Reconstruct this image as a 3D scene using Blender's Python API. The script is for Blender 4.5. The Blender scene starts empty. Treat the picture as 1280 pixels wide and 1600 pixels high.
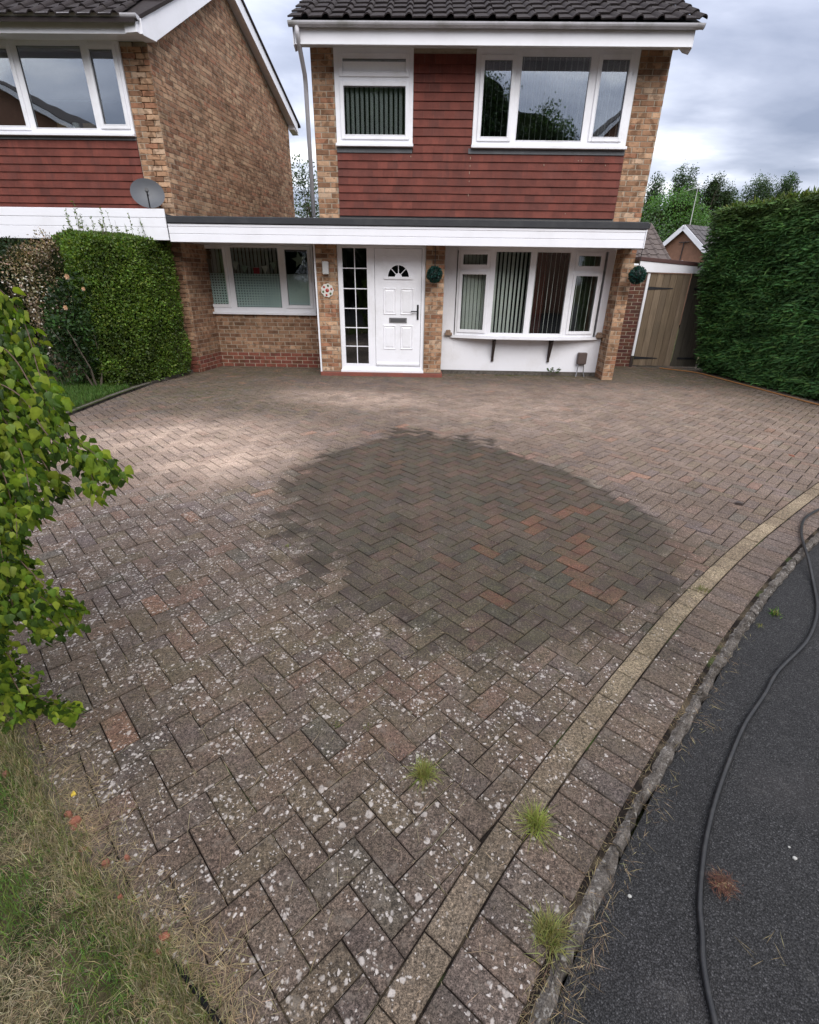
import bpy, bmesh, math, random
import numpy as np
from mathutils import Vector, Matrix
from mathutils import noise as mnoise
random.seed(7); rng = np.random.default_rng(7)
S = bpy.context.scene
COL = S.collection
R = math.radians

# ------------------------------------------------------------------ camera
PITCH, YAW, ROLL, CAMZ, FPX = 0.4476155, -0.01737706, 0.01530917, 1.69777609, 753.377
cam = bpy.data.cameras.new('camera'); camo = bpy.data.objects.new('camera', cam); COL.objects.link(camo)
cp, sp = math.cos(PITCH), math.sin(PITCH)
fw = Vector((math.sin(YAW)*cp, math.cos(YAW)*cp, -sp)); rt = Vector((math.cos(YAW), -math.sin(YAW), 0)); up = rt.cross(fw)
c_, s_ = math.cos(ROLL), math.sin(ROLL)
rt, up = c_*rt + s_*up, -s_*rt + c_*up
camo.matrix_world = Matrix(((rt.x, up.x, -fw.x, 0), (rt.y, up.y, -fw.y, 0), (rt.z, up.z, -fw.z, CAMZ), (0, 0, 0, 1)))
cam.sensor_fit = 'HORIZONTAL'; cam.sensor_width = 36; cam.lens = FPX/1280*36
cam.clip_start = 0.05; cam.clip_end = 2000
S.camera = camo

# ------------------------------------------------------------------ light, sky, exposure
SUN_EL, SUN_AZ = R(44), R(161)      # azimuth clockwise from +Y: behind the camera, a little to its right
def nn(nt, typ, **kw):
    n = nt.nodes.new(typ)
    for k, v in kw.items():
        if k in n.inputs.keys(): n.inputs[k].default_value = v
        else: setattr(n, k, v)
    return n
W = bpy.data.worlds.new('World'); S.world = W; W.use_nodes = True
nt = W.node_tree; nt.nodes.clear(); L = nt.links.new
wo = nn(nt, 'ShaderNodeOutputWorld'); bg = nn(nt, 'ShaderNodeBackground', Strength=0.1); L(bg.outputs[0], wo.inputs[0])
sky = nn(nt, 'ShaderNodeTexSky', sky_type='NISHITA', sun_disc=False, sun_elevation=SUN_EL, sun_rotation=SUN_AZ)
tc = nn(nt, 'ShaderNodeTexCoord'); sep = nn(nt, 'ShaderNodeSeparateXYZ'); L(tc.outputs['Generated'], sep.inputs[0])
# project the direction on a cloud layer: x/(z+.12), y/(z+.12)
ad = nn(nt, 'ShaderNodeMath', operation='ADD'); L(sep.outputs[2], ad.inputs[0]); ad.inputs[1].default_value = 0.16
mx = nn(nt, 'ShaderNodeMath', operation='MAXIMUM'); L(ad.outputs[0], mx.inputs[0]); mx.inputs[1].default_value = 0.08
dx = nn(nt, 'ShaderNodeMath', operation='DIVIDE'); L(sep.outputs[0], dx.inputs[0]); L(mx.outputs[0], dx.inputs[1])
dy = nn(nt, 'ShaderNodeMath', operation='DIVIDE'); L(sep.outputs[1], dy.inputs[0]); L(mx.outputs[0], dy.inputs[1])
cb = nn(nt, 'ShaderNodeCombineXYZ'); L(dx.outputs[0], cb.inputs[0]); L(dy.outputs[0], cb.inputs[1])
mp = nn(nt, 'ShaderNodeMapping'); L(cb.outputs[0], mp.inputs[0]); mp.inputs['Location'].default_value = (12.2, 3.3, 0); mp.inputs['Scale'].default_value = (0.8, 1.15, 1)
n1 = nn(nt, 'ShaderNodeTexNoise', Scale=1.15, Detail=7.0, Roughness=0.50, Distortion=0.2); L(mp.outputs[0], n1.inputs['Vector'])
cr = nn(nt, 'ShaderNodeValToRGB'); L(n1.outputs[0], cr.inputs[0])
e = cr.color_ramp.elements
e[0].position = 0.32; e[0].color = (0.22, 0.25, 0.34, 1)
e[1].position = 0.61; e[1].color = (1.0, 1.0, 1.02, 1)
x = e.new(0.44); x.color = (0.38, 0.41, 0.51, 1)
x = e.new(0.53); x.color = (0.60, 0.63, 0.73, 1)
# overcast skies brighten towards the zenith
gr = nn(nt, 'ShaderNodeMapRange'); L(sep.outputs[2], gr.inputs[0]); gr.inputs[1].default_value = 0.0; gr.inputs[2].default_value = 1.0; gr.inputs[3].default_value = 6.2; gr.inputs[4].default_value = 18.0
vs = nn(nt, 'ShaderNodeVectorMath', operation='SCALE'); L(cr.outputs[0], vs.inputs[0]); L(gr.outputs[0], vs.inputs['Scale'])
mixw = nn(nt, 'ShaderNodeMixRGB'); mixw.inputs[0].default_value = 0.9; L(sky.outputs[0], mixw.inputs[1]); L(vs.outputs[0], mixw.inputs[2])
L(mixw.outputs[0], bg.inputs[0])
sl = bpy.data.lights.new('sun', 'SUN'); sl.energy = 1.5; sl.angle = R(50); sl.color = (1.0, 0.965, 0.92)
so = bpy.data.objects.new('sun', sl); COL.objects.link(so)
sd = Vector((math.sin(SUN_AZ)*math.cos(SUN_EL), math.cos(SUN_AZ)*math.cos(SUN_EL), math.sin(SUN_EL)))
so.rotation_euler = (-sd).to_track_quat('-Z', 'Y').to_euler(); so.location = (0, -8, 12)
S.view_settings.view_transform = 'Standard'; S.view_settings.look = 'None'; S.view_settings.exposure = 0.90; S.view_settings.gamma = 1; S.view_settings.use_curve_mapping = False
S.render.engine = 'CYCLES'
S.cycles.use_denoising = True; S.cycles.sample_clamp_indirect = 4.0; S.cycles.max_bounces = 6; S.cycles.transparent_max_bounces = 12; S.cycles.caustics_reflective = False; S.cycles.caustics_refractive = False

# ------------------------------------------------------------------ object helpers
WPOS = {}
def empty(name, label, cat, loc, group=None):
    o = bpy.data.objects.new(name, None); COL.objects.link(o); o.location = loc; o.empty_display_size = 0.2
    WPOS[o.name] = Vector(loc)
    return tag(o, label, cat, group)
def tag(o, label=None, cat=None, group=None, kind=None):
    if label: o['label'] = label
    if cat: o['category'] = cat
    if group: o['group'] = group
    if kind: o['kind'] = kind
    return o
def link(name, me, parent=None, world=(0, 0, 0), kind=None):
    o = bpy.data.objects.new(name, me); COL.objects.link(o)
    w = Vector(world); WPOS[o.name] = w
    if parent is not None:
        o.parent = parent; o.location = w - WPOS[parent.name]
    else: o.location = w
    if kind: o['kind'] = kind
    return o
class MB:
    """collects polygons with a colour per vertex and a second colour ('mask'), then becomes one mesh object"""
    def __init__(s): s.v = []; s.f = []; s.c = []; s.m = []; s.mi = []; s.cur = (1, 1, 1, 1); s.mask = (0, 0, 0, 0); s.mat = 0
    def vert(s, p, c=None, m=None):
        s.v.append(tuple(p)); s.c.append(c or s.cur); s.m.append(m or s.mask); return len(s.v)-1
    def face(s, idx): s.f.append(tuple(idx)); s.mi.append(s.mat)
    def poly(s, pts):
        s.face([s.vert(p) for p in pts])
    def box(s, x0, x1, y0, y1, z0, z1):
        b = len(s.v)
        for z in (z0, z1):
            for x, y in ((x0, y0), (x1, y0), (x1, y1), (x0, y1)): s.vert((x, y, z))
        for q in ((3, 2, 1, 0), (4, 5, 6, 7), (0, 1, 5, 4), (1, 2, 6, 5), (2, 3, 7, 6), (3, 0, 4, 7)): s.face([b+i for i in q])
    def obox(s, o, u, v, w, a, b, c, ch=0.0):
        """box from corner o along unit axes u,v,w (lengths a,b,c); u x v should point along w"""
        o, u, v, w = (Vector(t) for t in (o, u, v, w)); base = len(s.v)
        if ch <= 0:
            for k in (0, c):
                for i, j in ((0, 0), (a, 0), (a, b), (0, b)): s.vert(o+u*i+v*j+w*k)
            for q in ((3, 2, 1, 0), (4, 5, 6, 7), (0, 1, 5, 4), (1, 2, 6, 5), (2, 3, 7, 6), (3, 0, 4, 7)): s.face([base+i for i in q])
        else:
            for k, t in ((0, 0), (c-ch, 0), (c, ch)):
                for i, j in ((t, t), (a-t, t), (a-t, b-t), (t, b-t)): s.vert(o+u*i+v*j+w*k)
            s.face([base+8, base+9, base+10, base+11])
            for r in (0, 4):
                for i in range(4): s.face([base+r+i, base+r+(i+1) % 4, base+r+4+(i+1) % 4, base+r+4+i])
    def tube(s, pts, r, n=8, r2=None, cap=True):
        pts = [Vector(p) for p in pts]; base = len(s.v); m = len(pts)
        for i, p in enumerate(pts):
            t = (pts[min(i+1, m-1)]-pts[max(i-1, 0)]).normalized()
            a = t.cross(Vector((0, 0, 1)))
            if a.length < 1e-3: a = t.cross(Vector((0, 1, 0)))
            a.normalize(); b = a.cross(t)
            rr = r if r2 is None else r+(r2-r)*i/(m-1)
            for k in range(n):
                th = 2*math.pi*k/n; s.vert(p+a*(math.cos(th)*rr)+b*(math.sin(th)*rr))
        for i in range(m-1):
            for k in range(n):
                s.face((base+i*n+k, base+i*n+(k+1) % n, base+(i+1)*n+(k+1) % n, base+(i+1)*n+k))
        if cap:
            s.face([base+k for k in range(n)][::-1]); s.face([base+(m-1)*n+k for k in range(n)])
    def mesh(s, name, mats, origin=(0, 0, 0), smooth=False, bevel=0, weld=False):
        me = bpy.data.meshes.new(name)
        a = np.array(s.v, dtype=np.float64)-np.array(origin)
        me.from_pydata(a.tolist(), [], s.f)
        if s.c:
            at = me.attributes.new('tint', 'FLOAT_COLOR', 'POINT'); at.data.foreach_set('color', np.array([(*c, 1)[:4] for c in s.c], dtype=np.float32).ravel())
            at = me.attributes.new('mask', 'FLOAT_COLOR', 'POINT'); at.data.foreach_set('color', np.array(s.m, dtype=np.float32).ravel())
        for m in (mats if isinstance(mats, (list, tuple)) else [mats]): me.materials.append(m)
        if max(s.mi or [0]) > 0: me.polygons.foreach_set('material_index', s.mi)
        if bevel or weld:
            bm = bmesh.new(); bm.from_mesh(me)
            if weld: bmesh.ops.remove_doubles(bm, verts=bm.verts, dist=1e-4)
            if bevel: bmesh.ops.bevel(bm, geom=bm.edges[:], offset=bevel, segments=1, affect='EDGES', clamp_overlap=True)
            bm.to_mesh(me); bm.free()
        if smooth: me.polygons.foreach_set('use_smooth', [True]*len(me.polygons))
        me.update(); return me
    def build(s, name, mats, parent=None, origin=None, kind=None, smooth=False, bevel=0, weld=False):
        if origin is None:
            a = np.array(s.v); lo, hi = a.min(0), a.max(0); origin = ((lo[0]+hi[0])/2, (lo[1]+hi[1])/2, lo[2])
        return link(name, s.mesh(name, mats, origin, smooth, bevel, weld), parent, origin, kind)

# ------------------------------------------------------------------ materials
def newmat(name):
    m = bpy.data.materials.new(name); m.use_nodes = True; nt = m.node_tree
    b = nt.nodes['Principled BSDF']; return m, nt, b
def texpos(nt):
    g = nt.nodes.new('ShaderNodeNewGeometry'); return g.outputs['Position']
def noise(nt, vec, scale, detail=4, rough=0.55, dist=0.0):
    n = nn(nt, 'ShaderNodeTexNoise', Scale=scale, Detail=float(detail), Roughness=rough, Distortion=dist); nt.links.new(vec, n.inputs['Vector']); return n.outputs[0]
def ramp(nt, fac, *stops):
    r = nt.nodes.new('ShaderNodeValToRGB'); nt.links.new(fac, r.inputs[0]); e = r.color_ramp.elements
    while len(e) < len(stops): e.new(0.5)
    for i, (p, c) in enumerate(stops):
        e[i].position = p; e[i].color = (c, c, c, 1) if not isinstance(c, tuple) else (*c, 1)[:4]
    return r.outputs[0]
def mix(nt, fac, a, b, blend='MIX'):
    m = nt.nodes.new('ShaderNodeMixRGB'); m.blend_type = blend
    for i, v in ((0, fac), (1, a), (2, b)):
        if hasattr(v, 'is_linked') or hasattr(v, 'links'): nt.links.new(v, m.inputs[i])
        elif i == 0: m.inputs[0].default_value = v
        else: m.inputs[i].default_value = (*v, 1)[:4]
    return m.outputs[0]
def math_(nt, op, a, b=None, clamp=False):
    m = nt.nodes.new('ShaderNodeMath'); m.operation = op; m.use_clamp = clamp
    for i, v in enumerate((a, b)):
        if v is None: continue
        if hasattr(v, 'links'): nt.links.new(v, m.inputs[i])
        else: m.inputs[i].default_value = v
    return m.outputs[0]
def bump(nt, b, h, strength, dist=0.01):
    n = nn(nt, 'ShaderNodeBump', Strength=strength, Distance=dist); nt.links.new(h, n.inputs['Height']); nt.links.new(n.outputs[0], b.inputs['Normal'])
def attr(nt, name):
    a = nt.nodes.new('ShaderNodeAttribute'); a.attribute_name = name; return a
def plain(name, col, rough=0.6, var=0.15, scale=12, bmp=0.0, metal=0.0, spec=0.5, dirt=None, dirt_scale=3, streak=False):
    m, nt, b = newmat(name); p = texpos(nt)
    n = noise(nt, p, scale, 5); c = mix(nt, n, tuple(x*(1-var) for x in col), tuple(min(1, x*(1+var)) for x in col))
    if dirt:
        if streak:
            mp = nn(nt, 'ShaderNodeMapping'); nt.links.new(p, mp.inputs[0]); mp.inputs['Scale'].default_value = (8, 8, 0.7); pp = mp.outputs[0]
        else: pp = p
        d = ramp(nt, noise(nt, pp, dirt_scale, 6, 0.65), (0.48, 0.0), (0.75, 1.0)); d2 = math_(nt, 'MULTIPLY', d, dirt[1])
        c = mix(nt, d2, c, dirt[0])
    nt.links.new(c, b.inputs['Base Color']); b.inputs['Roughness'].default_value = rough; b.inputs['Metallic'].default_value = metal
    b.inputs['Specular IOR Level'].default_value = spec
    if bmp: bump(nt, b, noise(nt, p, scale*6, 4), bmp)
    return m
def brick_mat():
    m, nt, b = newmat('buff_brick'); p = texpos(nt); t = attr(nt, 'tint').outputs['Color']
    n = noise(nt, p, 9, 4, 0.6)
    # dark-brown fired patches on the faces
    v = nn(nt, 'ShaderNodeTexVoronoi', Scale=11.0); nt.links.new(p, v.inputs['Vector'])
    d = ramp(nt, noise(nt, p, 11, 2, 0.4), (0.53, 0.0), (0.585, 1.0))
    c = mix(nt, math_(nt, 'MULTIPLY', d, 0.58), mix(nt, 1.0, t, (1.06, 0.97, 0.94), 'MULTIPLY'), (0.11, 0.055, 0.030))
    c = mix(nt, 0.75, c, mix(nt, 1.0, c, ramp(nt, n, (0.25, 0.6), (0.75, 1.35)), 'MULTIPLY'))
    c = mix(nt, 1.0, c, ramp(nt, noise(nt, p, 120, 4, 0.7), (0.3, 0.7), (0.7, 1.2)), 'MULTIPLY')
    c = mix(nt, math_(nt, 'MULTIPLY', ramp(nt, noise(nt, p, 1.6, 5, 0.6), (0.5, 0.0), (0.72, 1.0)), 0.35), c, (0.10, 0.075, 0.045))
    nt.links.new(c, b.inputs['Base Color']); b.inputs['Roughness'].default_value = 0.9; b.inputs['Specular IOR Level'].default_value = 0.2
    bump(nt, b, noise(nt, p, 90, 5, 0.7), 0.5, 0.004); return m
M_BRICK = brick_mat()
M_MORTAR = plain('mortar', (0.37, 0.31, 0.24), 0.95, 0.25, 30, 0.4, dirt=((0.10, 0.08, 0.06), 0.6))
M_WHITE = plain('white_upvc', (0.83, 0.83, 0.865), 0.32, 0.03, 3, dirt=((0.50, 0.49, 0.46), 0.35), dirt_scale=2.5)
M_FASCIA = plain('white_fascia', (0.82, 0.82, 0.86), 0.35, 0.02, 2, dirt=((0.55, 0.54, 0.53), 0.25), dirt_scale=2.2)
M_GUTTER = plain('weathered_gutter', (0.52, 0.51, 0.54), 0.45, 0.1, 4, dirt=((0.16, 0.16, 0.12), 0.75), dirt_scale=2.2)
M_RENDER = plain('white_render', (0.77, 0.765, 0.80), 0.85, 0.04, 5, 0.25, dirt=((0.50, 0.47, 0.43), 0.35), dirt_scale=2.5)
M_FELT = plain('bitumen_felt', (0.022, 0.023, 0.027), 0.7, 0.25, 14, 0.4, dirt=((0.06, 0.06, 0.06), 0.5))
M_LEAD = plain('lead_flashing', (0.10, 0.105, 0.115), 0.6, 0.2, 20, 0.3, dirt=((0.2, 0.2, 0.21), 0.6))
M_STEP = plain('red_tile_step', (0.21, 0.062, 0.042), 0.7, 0.25, 20, 0.2, dirt=((0.07, 0.05, 0.045), 0.6))
M_BLACK = plain('black_plastic', (0.02, 0.02, 0.024), 0.4, 0.2, 30)
M_DKWOOD = plain('dark_stained_wood', (0.035, 0.022, 0.018), 0.6, 0.3, 20, 0.3)
M_STEEL = plain('brushed_steel', (0.35, 0.35, 0.36), 0.35, 0.1, 40, metal=0.9)
M_ROOM = plain('room_wall', (0.16, 0.15, 0.14), 0.9, 0.1, 2)
M_DARKROOM = plain('dark_room', (0.05, 0.048, 0.046), 0.9, 0.1, 2)
M_SOIL = plain('dark_soil', (0.055, 0.04, 0.028), 0.95, 0.4, 25, 0.6)
M_CONC = plain('aged_concrete', (0.13, 0.115, 0.10), 0.95, 0.6, 40, 1.0, dirt=((0.04, 0.033, 0.027), 1.0), dirt_scale=13, spec=0.15)
def conc_mat():
    m, nt, b = newmat('worn_kerb_concrete'); p = texpos(nt)
    c = mix(nt, ramp(nt, noise(nt, p, 16, 6, 0.7), (0.36, 0.0), (0.64, 1.0)), (0.045, 0.037, 0.030), (0.145, 0.127, 0.110))
    c = mix(nt, 1.0, c, ramp(nt, noise(nt, p, 190, 3, 0.6), (0.32, 0.45), (0.5, 1.0), (0.72, 1.6)), 'MULTIPLY')
    c = mix(nt, math_(nt, 'MULTIPLY', ramp(nt, noise(nt, p, 45, 5, 0.7), (0.56, 0.0), (0.64, 1.0)), 0.7), c, (0.33, 0.31, 0.28))
    nt.links.new(c, b.inputs['Base Color']); b.inputs['Roughness'].default_value = 0.95; b.inputs['Specular IOR Level'].default_value = 0.15
    bump(nt, b, math_(nt, 'ADD', noise(nt, p, 60, 6, 0.7), noise(nt, p, 14, 4, 0.6)), 1.0, 0.012); return m
M_KERB = conc_mat()
M_BARK = plain('grey_brown_bark', (0.10, 0.08, 0.06), 0.9, 0.4, 30, 0.6)
M_SLAT = plain('blind_fabric', (0.86, 0.87, 0.82), 0.85, 0.08, 8)
M_SLATG = plain('grey_blind_fabric', (0.66, 0.65, 0.62), 0.85, 0.05, 8)
M_SLATW = plain('pale_blind_fabric', (0.80, 0.79, 0.76), 0.85, 0.05, 8)
def cladding_mat():
    m, nt, b = newmat('red_hung_tile'); p = texpos(nt); t = attr(nt, 'tint').outputs['Color']
    c = mix(nt, 1.0, t, ramp(nt, noise(nt, p, 5, 5, 0.65), (0.25, 0.68), (0.75, 1.3)), 'MULTIPLY')
    c = mix(nt, math_(nt, 'MULTIPLY', ramp(nt, noise(nt, p, 38, 3, 0.6), (0.62, 0.0), (0.8, 1.0)), 0.35), c, (0.22, 0.10, 0.08))
    mp = nn(nt, 'ShaderNodeMapping'); nt.links.new(p, mp.inputs[0]); mp.inputs['Scale'].default_value = (9, 9, 0.8)
    c = mix(nt, math_(nt, 'MULTIPLY', ramp(nt, noise(nt, mp.outputs[0], 2.0, 5, 0.65), (0.52, 0.0), (0.75, 1.0)), 0.45), c, (0.045, 0.022, 0.02))
    nt.links.new(c, b.inputs['Base Color']); b.inputs['Roughness'].default_value = 0.72; b.inputs['Specular IOR Level'].default_value = 0.3
    bump(nt, b, noise(nt, p, 60, 4), 0.25, 0.003); return m
M_TILE = cladding_mat()
def roof_mat(name, base, light):
    m, nt, b = newmat(name); p = texpos(nt)
    c = mix(nt, noise(nt, p, 3.5, 6, 0.65), tuple(x*0.55 for x in base), tuple(x*1.5 for x in base))
    c = mix(nt, math_(nt, 'MULTIPLY', ramp(nt, noise(nt, p, 17, 5, 0.7), (0.55, 0.0), (0.7, 1.0)), 0.55), c, light)
    nt.links.new(c, b.inputs['Base Color']); b.inputs['Roughness'].default_value = 0.92; b.inputs['Specular IOR Level'].default_value = 0.2
    bump(nt, b, noise(nt, p, 70, 4), 0.5, 0.004); return m
M_ROOF = roof_mat('dark_concrete_tile', (0.028, 0.022, 0.022), (0.065, 0.058, 0.043))
M_ROOF2 = roof_mat('brown_concrete_tile', (0.10, 0.08, 0.072), (0.17, 0.15, 0.13))
def glass_mat(name='window_glass', refl=0.30, tint=(0.72, 0.76, 0.76)):
    m, nt, b = newmat(name); out = nt.nodes['Material Output']; nt.nodes.remove(b)
    tr = nn(nt, 'ShaderNodeBsdfTransparent', Color=(*tint, 1)); gl = nn(nt, 'ShaderNodeBsdfGlossy', Color=(0.92, 0.95, 1, 1), Roughness=0.012)
    lw = nn(nt, 'ShaderNodeLayerWeight', Blend=0.25); mr = nn(nt, 'ShaderNodeMapRange'); nt.links.new(lw.outputs['Fresnel'], mr.inputs[0])
    mr.inputs[1].default_value = 0; mr.inputs[2].default_value = 1; mr.inputs[3].default_value = refl; mr.inputs[4].default_value = 1
    p = texpos(nt); bp = nn(nt, 'ShaderNodeBump', Strength=0.02, Distance=0.05); nt.links.new(noise(nt, p, 1.5, 2), bp.inputs['Height']); nt.links.new(bp.outputs[0], gl.inputs['Normal'])
    ms = nn(nt, 'ShaderNodeMixShader'); nt.links.new(mr.outputs[0], ms.inputs[0]); nt.links.new(tr.outputs[0], ms.inputs[1]); nt.links.new(gl.outputs[0], ms.inputs[2])
    nt.links.new(ms.outputs[0], out.inputs[0]); return m
M_GLASS = glass_mat('upper_window_glass', 0.20, (0.80, 0.84, 0.84))
M_GLASSL = glass_mat('lower_window_glass', 0.035, (0.93, 0.96, 0.95))
def paver_mat():
    m, nt, b = newmat('weathered_paver'); p = texpos(nt); t = attr(nt, 'tint').outputs['Color']; ma = attr(nt, 'mask').outputs['Color']
    al = attr(nt, 'mask').outputs['Alpha']
    sp = nt.nodes.new('ShaderNodeSeparateColor'); nt.links.new(ma, sp.inputs[0]); st, pa, li = sp.outputs[0], sp.outputs[1], sp.outputs[2]
    big = noise(nt, p, 3.2, 6, 0.62); mid = noise(nt, p, 26, 5, 0.65); fine = noise(nt, p, 210, 3, 0.6); fin2 = noise(nt, p, 420, 2, 0.5)
    c = mix(nt, 1.0, t, ramp(nt, mid, (0.25, 0.62), (0.75, 1.38)), 'MULTIPLY')
    c = mix(nt, 1.0, c, ramp(nt, noise(nt, p, 1.7, 5, 0.6), (0.32, 0.60), (0.5, 0.84), (0.68, 1.10)), 'MULTIPLY')
    # brown dirt film, patchy
    c = mix(nt, math_(nt, 'MULTIPLY', ramp(nt, big, (0.34, 0.2), (0.64, 1.0)), 0.60), c, mix(nt, noise(nt, p, 11, 4), (0.066, 0.050, 0.037), (0.118, 0.092, 0.068)))
    blot = ramp(nt, noise(nt, p, 75, 4, 0.65), (0.36, 0.50), (0.5, 1.0), (0.66, 1.38)); c = mix(nt, 0.8, c, mix(nt, 1.0, c, blot, 'MULTIPLY'))
    # washed pale area
    c = mix(nt, math_(nt, 'MULTIPLY', math_(nt, 'MULTIPLY', pa, 0.92, True), ramp(nt, noise(nt, p, 2.8, 6, 0.7), (0.34, 0.35), (0.56, 1.0))), c, mix(nt, mid, (0.31, 0.245, 0.20), (0.44, 0.36, 0.30)))
    # damp dark stain with a broken edge
    se = math_(nt, 'ADD', st, math_(nt, 'MULTIPLY', math_(nt, 'SUBTRACT', noise(nt, p, 5, 6, 0.65), 0.5), 1.15))
    sm = ramp(nt, se, (0.36, 0.0), (0.66, 1.0)); sm = math_(nt, 'MULTIPLY', sm, math_(nt, 'GREATER_THAN', st, 0.02))
    stc = mix(nt, 1.0, mix(nt, 0.42, t, (0.088, 0.072, 0.058)), (0.37, 0.35, 0.335), 'MULTIPLY')
    ring = ramp(nt, se, (0.30, 0.0), (0.60, 1.0), (0.85, 1.0), (1.15, 0.0)); stc = mix(nt, math_(nt, 'MULTIPLY', ring, 0.45), stc, (0.030, 0.024, 0.019))
    stc = mix(nt, 1.0, stc, ramp(nt, noise(nt, p, 2.6, 5, 0.62), (0.3, 0.60), (0.7, 1.38)), 'MULTIPLY')
    c = mix(nt, math_(nt, 'MULTIPLY', sm, 0.90), c, stc)
    # moss
    c = mix(nt, math_(nt, 'MULTIPLY', al, ramp(nt, noise(nt, p, 9, 5, 0.65), (0.40, 0.0), (0.62, 1.0))), c, (0.055, 0.055, 0.026))
    # grain: dark pores and light grit
    c = mix(nt, 1.0, c, ramp(nt, fine, (0.32, 0.34), (0.50, 1.0), (0.72, 1.65)), 'MULTIPLY')
    c = mix(nt, 1.0, c, ramp(nt, fin2, (0.30, 0.70), (0.70, 1.28)), 'MULTIPLY')
    c = mix(nt, 1.0, c, ramp(nt, noise(nt, p, 95, 4, 0.7), (0.34, 0.52), (0.5, 1.0), (0.66, 1.42)), 'MULTIPLY'); c = mix(nt, 1.0, c, (1.27, 1.18, 1.11), 'MULTIPLY')
    # lichen
    warp = nn(nt, 'ShaderNodeMixRGB'); warp.blend_type = 'ADD'; warp.inputs[0].default_value = 0.026
    nz = nn(nt, 'ShaderNodeTexNoise', Scale=42.0, Detail=3.0); nt.links.new(p, nz.inputs['Vector']); nt.links.new(p, warp.inputs[1]); nt.links.new(nz.outputs['Color'], warp.inputs[2])
    lim = None
    clus = ramp(nt, noise(nt, p, 6.0, 4, 0.6), (0.38, 0.12), (0.60, 1.65))
    for sc, r0, dn in ((22.0, 0.30, -0.34), (31.0, 0.30, -0.17), (52.0, 0.32, -0.17), (85.0, 0.34, -0.22)):
        v = nn(nt, 'ShaderNodeTexVoronoi', Scale=sc); nt.links.new(warp.outputs[0], v.inputs['Vector'])
        s2 = nt.nodes.new('ShaderNodeSeparateColor'); nt.links.new(v.outputs['Color'], s2.inputs[0])
        le = math_(nt, 'MULTIPLY', math_(nt, 'ADD', li, dn), clus)
        rad = math_(nt, 'MULTIPLY', math_(nt, 'SUBTRACT', le, s2.outputs[0]), 4.0, True)
        rad = math_(nt, 'MULTIPLY', rad, math_(nt, 'MULTIPLY', math_(nt, 'ADD', s2.outputs[1], 0.55), r0*0.8))
        k = math_(nt, 'MULTIPLY', math_(nt, 'SUBTRACT', rad, v.outputs['Distance']), 9.0, True)
        k = math_(nt, 'MULTIPLY', k, math_(nt, 'ADD', math_(nt, 'MULTIPLY', s2.outputs[2], 0.55), 0.42))
        lim = k if lim is None else math_(nt, 'MAXIMUM', lim, k)
    lim = math_(nt, 'MULTIPLY', lim, math_(nt, 'SUBTRACT', 1.0, math_(nt, 'MULTIPLY', sm, 0.88)))
    lim = math_(nt, 'MULTIPLY', lim, ramp(nt, noise(nt, p, 60, 4, 0.7), (0.34, 0.45), (0.5, 1.0)))
    film = math_(nt, 'MULTIPLY', math_(nt, 'MULTIPLY', ramp(nt, noise(nt, p, 15, 5, 0.7), (0.54, 0.0), (0.70, 1.0)), li), math_(nt, 'SUBTRACT', 1.0, sm)); c = mix(nt, math_(nt, 'MULTIPLY', film, 0.75, True), c, (0.16, 0.135, 0.11))
    c = mix(nt, lim, c, mix(nt, noise(nt, p, 12, 3), (0.30, 0.26, 0.215), (0.60, 0.55, 0.515)))
    nt.links.new(c, b.inputs['Base Color'])
    rr = mix(nt, sm, (0.93, 0.93, 0.93), (0.72, 0.72, 0.72)); nt.links.new(rr, b.inputs['Roughness']); b.inputs['Specular IOR Level'].default_value = 0.25
    h = math_(nt, 'ADD', fine, math_(nt, 'MULTIPLY', mid, 1.2)); h = math_(nt, 'ADD', h, math_(nt, 'MULTIPLY', lim, 0.5))
    bump(nt, b, h, 0.55, 0.004); return m
M_PAVER = paver_mat()
def bed_mat():
    m, nt, b = newmat('joint_sand'); p = texpos(nt)
    c = mix(nt, ramp(nt, noise(nt, p, 6, 5, 0.65), (0.47, 0.0), (0.66, 1.0)), (0.013, 0.010, 0.008), (0.075, 0.058, 0.038))
    c = mix(nt, ramp(nt, noise(nt, p, 2.2, 4, 0.6), (0.58, 0.0), (0.68, 1.0)), c, (0.04, 0.06, 0.015))
    c = mix(nt, 1.0, c, ramp(nt, noise(nt, p, 150, 3), (0.3, 0.5), (0.7, 1.4)), 'MULTIPLY')
    nt.links.new(c, b.inputs['Base Color']); b.inputs['Roughness'].default_value = 1; b.inputs['Specular IOR Level'].default_value = 0.1
    bump(nt, b, noise(nt, p, 120, 4), 0.6, 0.006); return m
M_BED = bed_mat()
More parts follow.
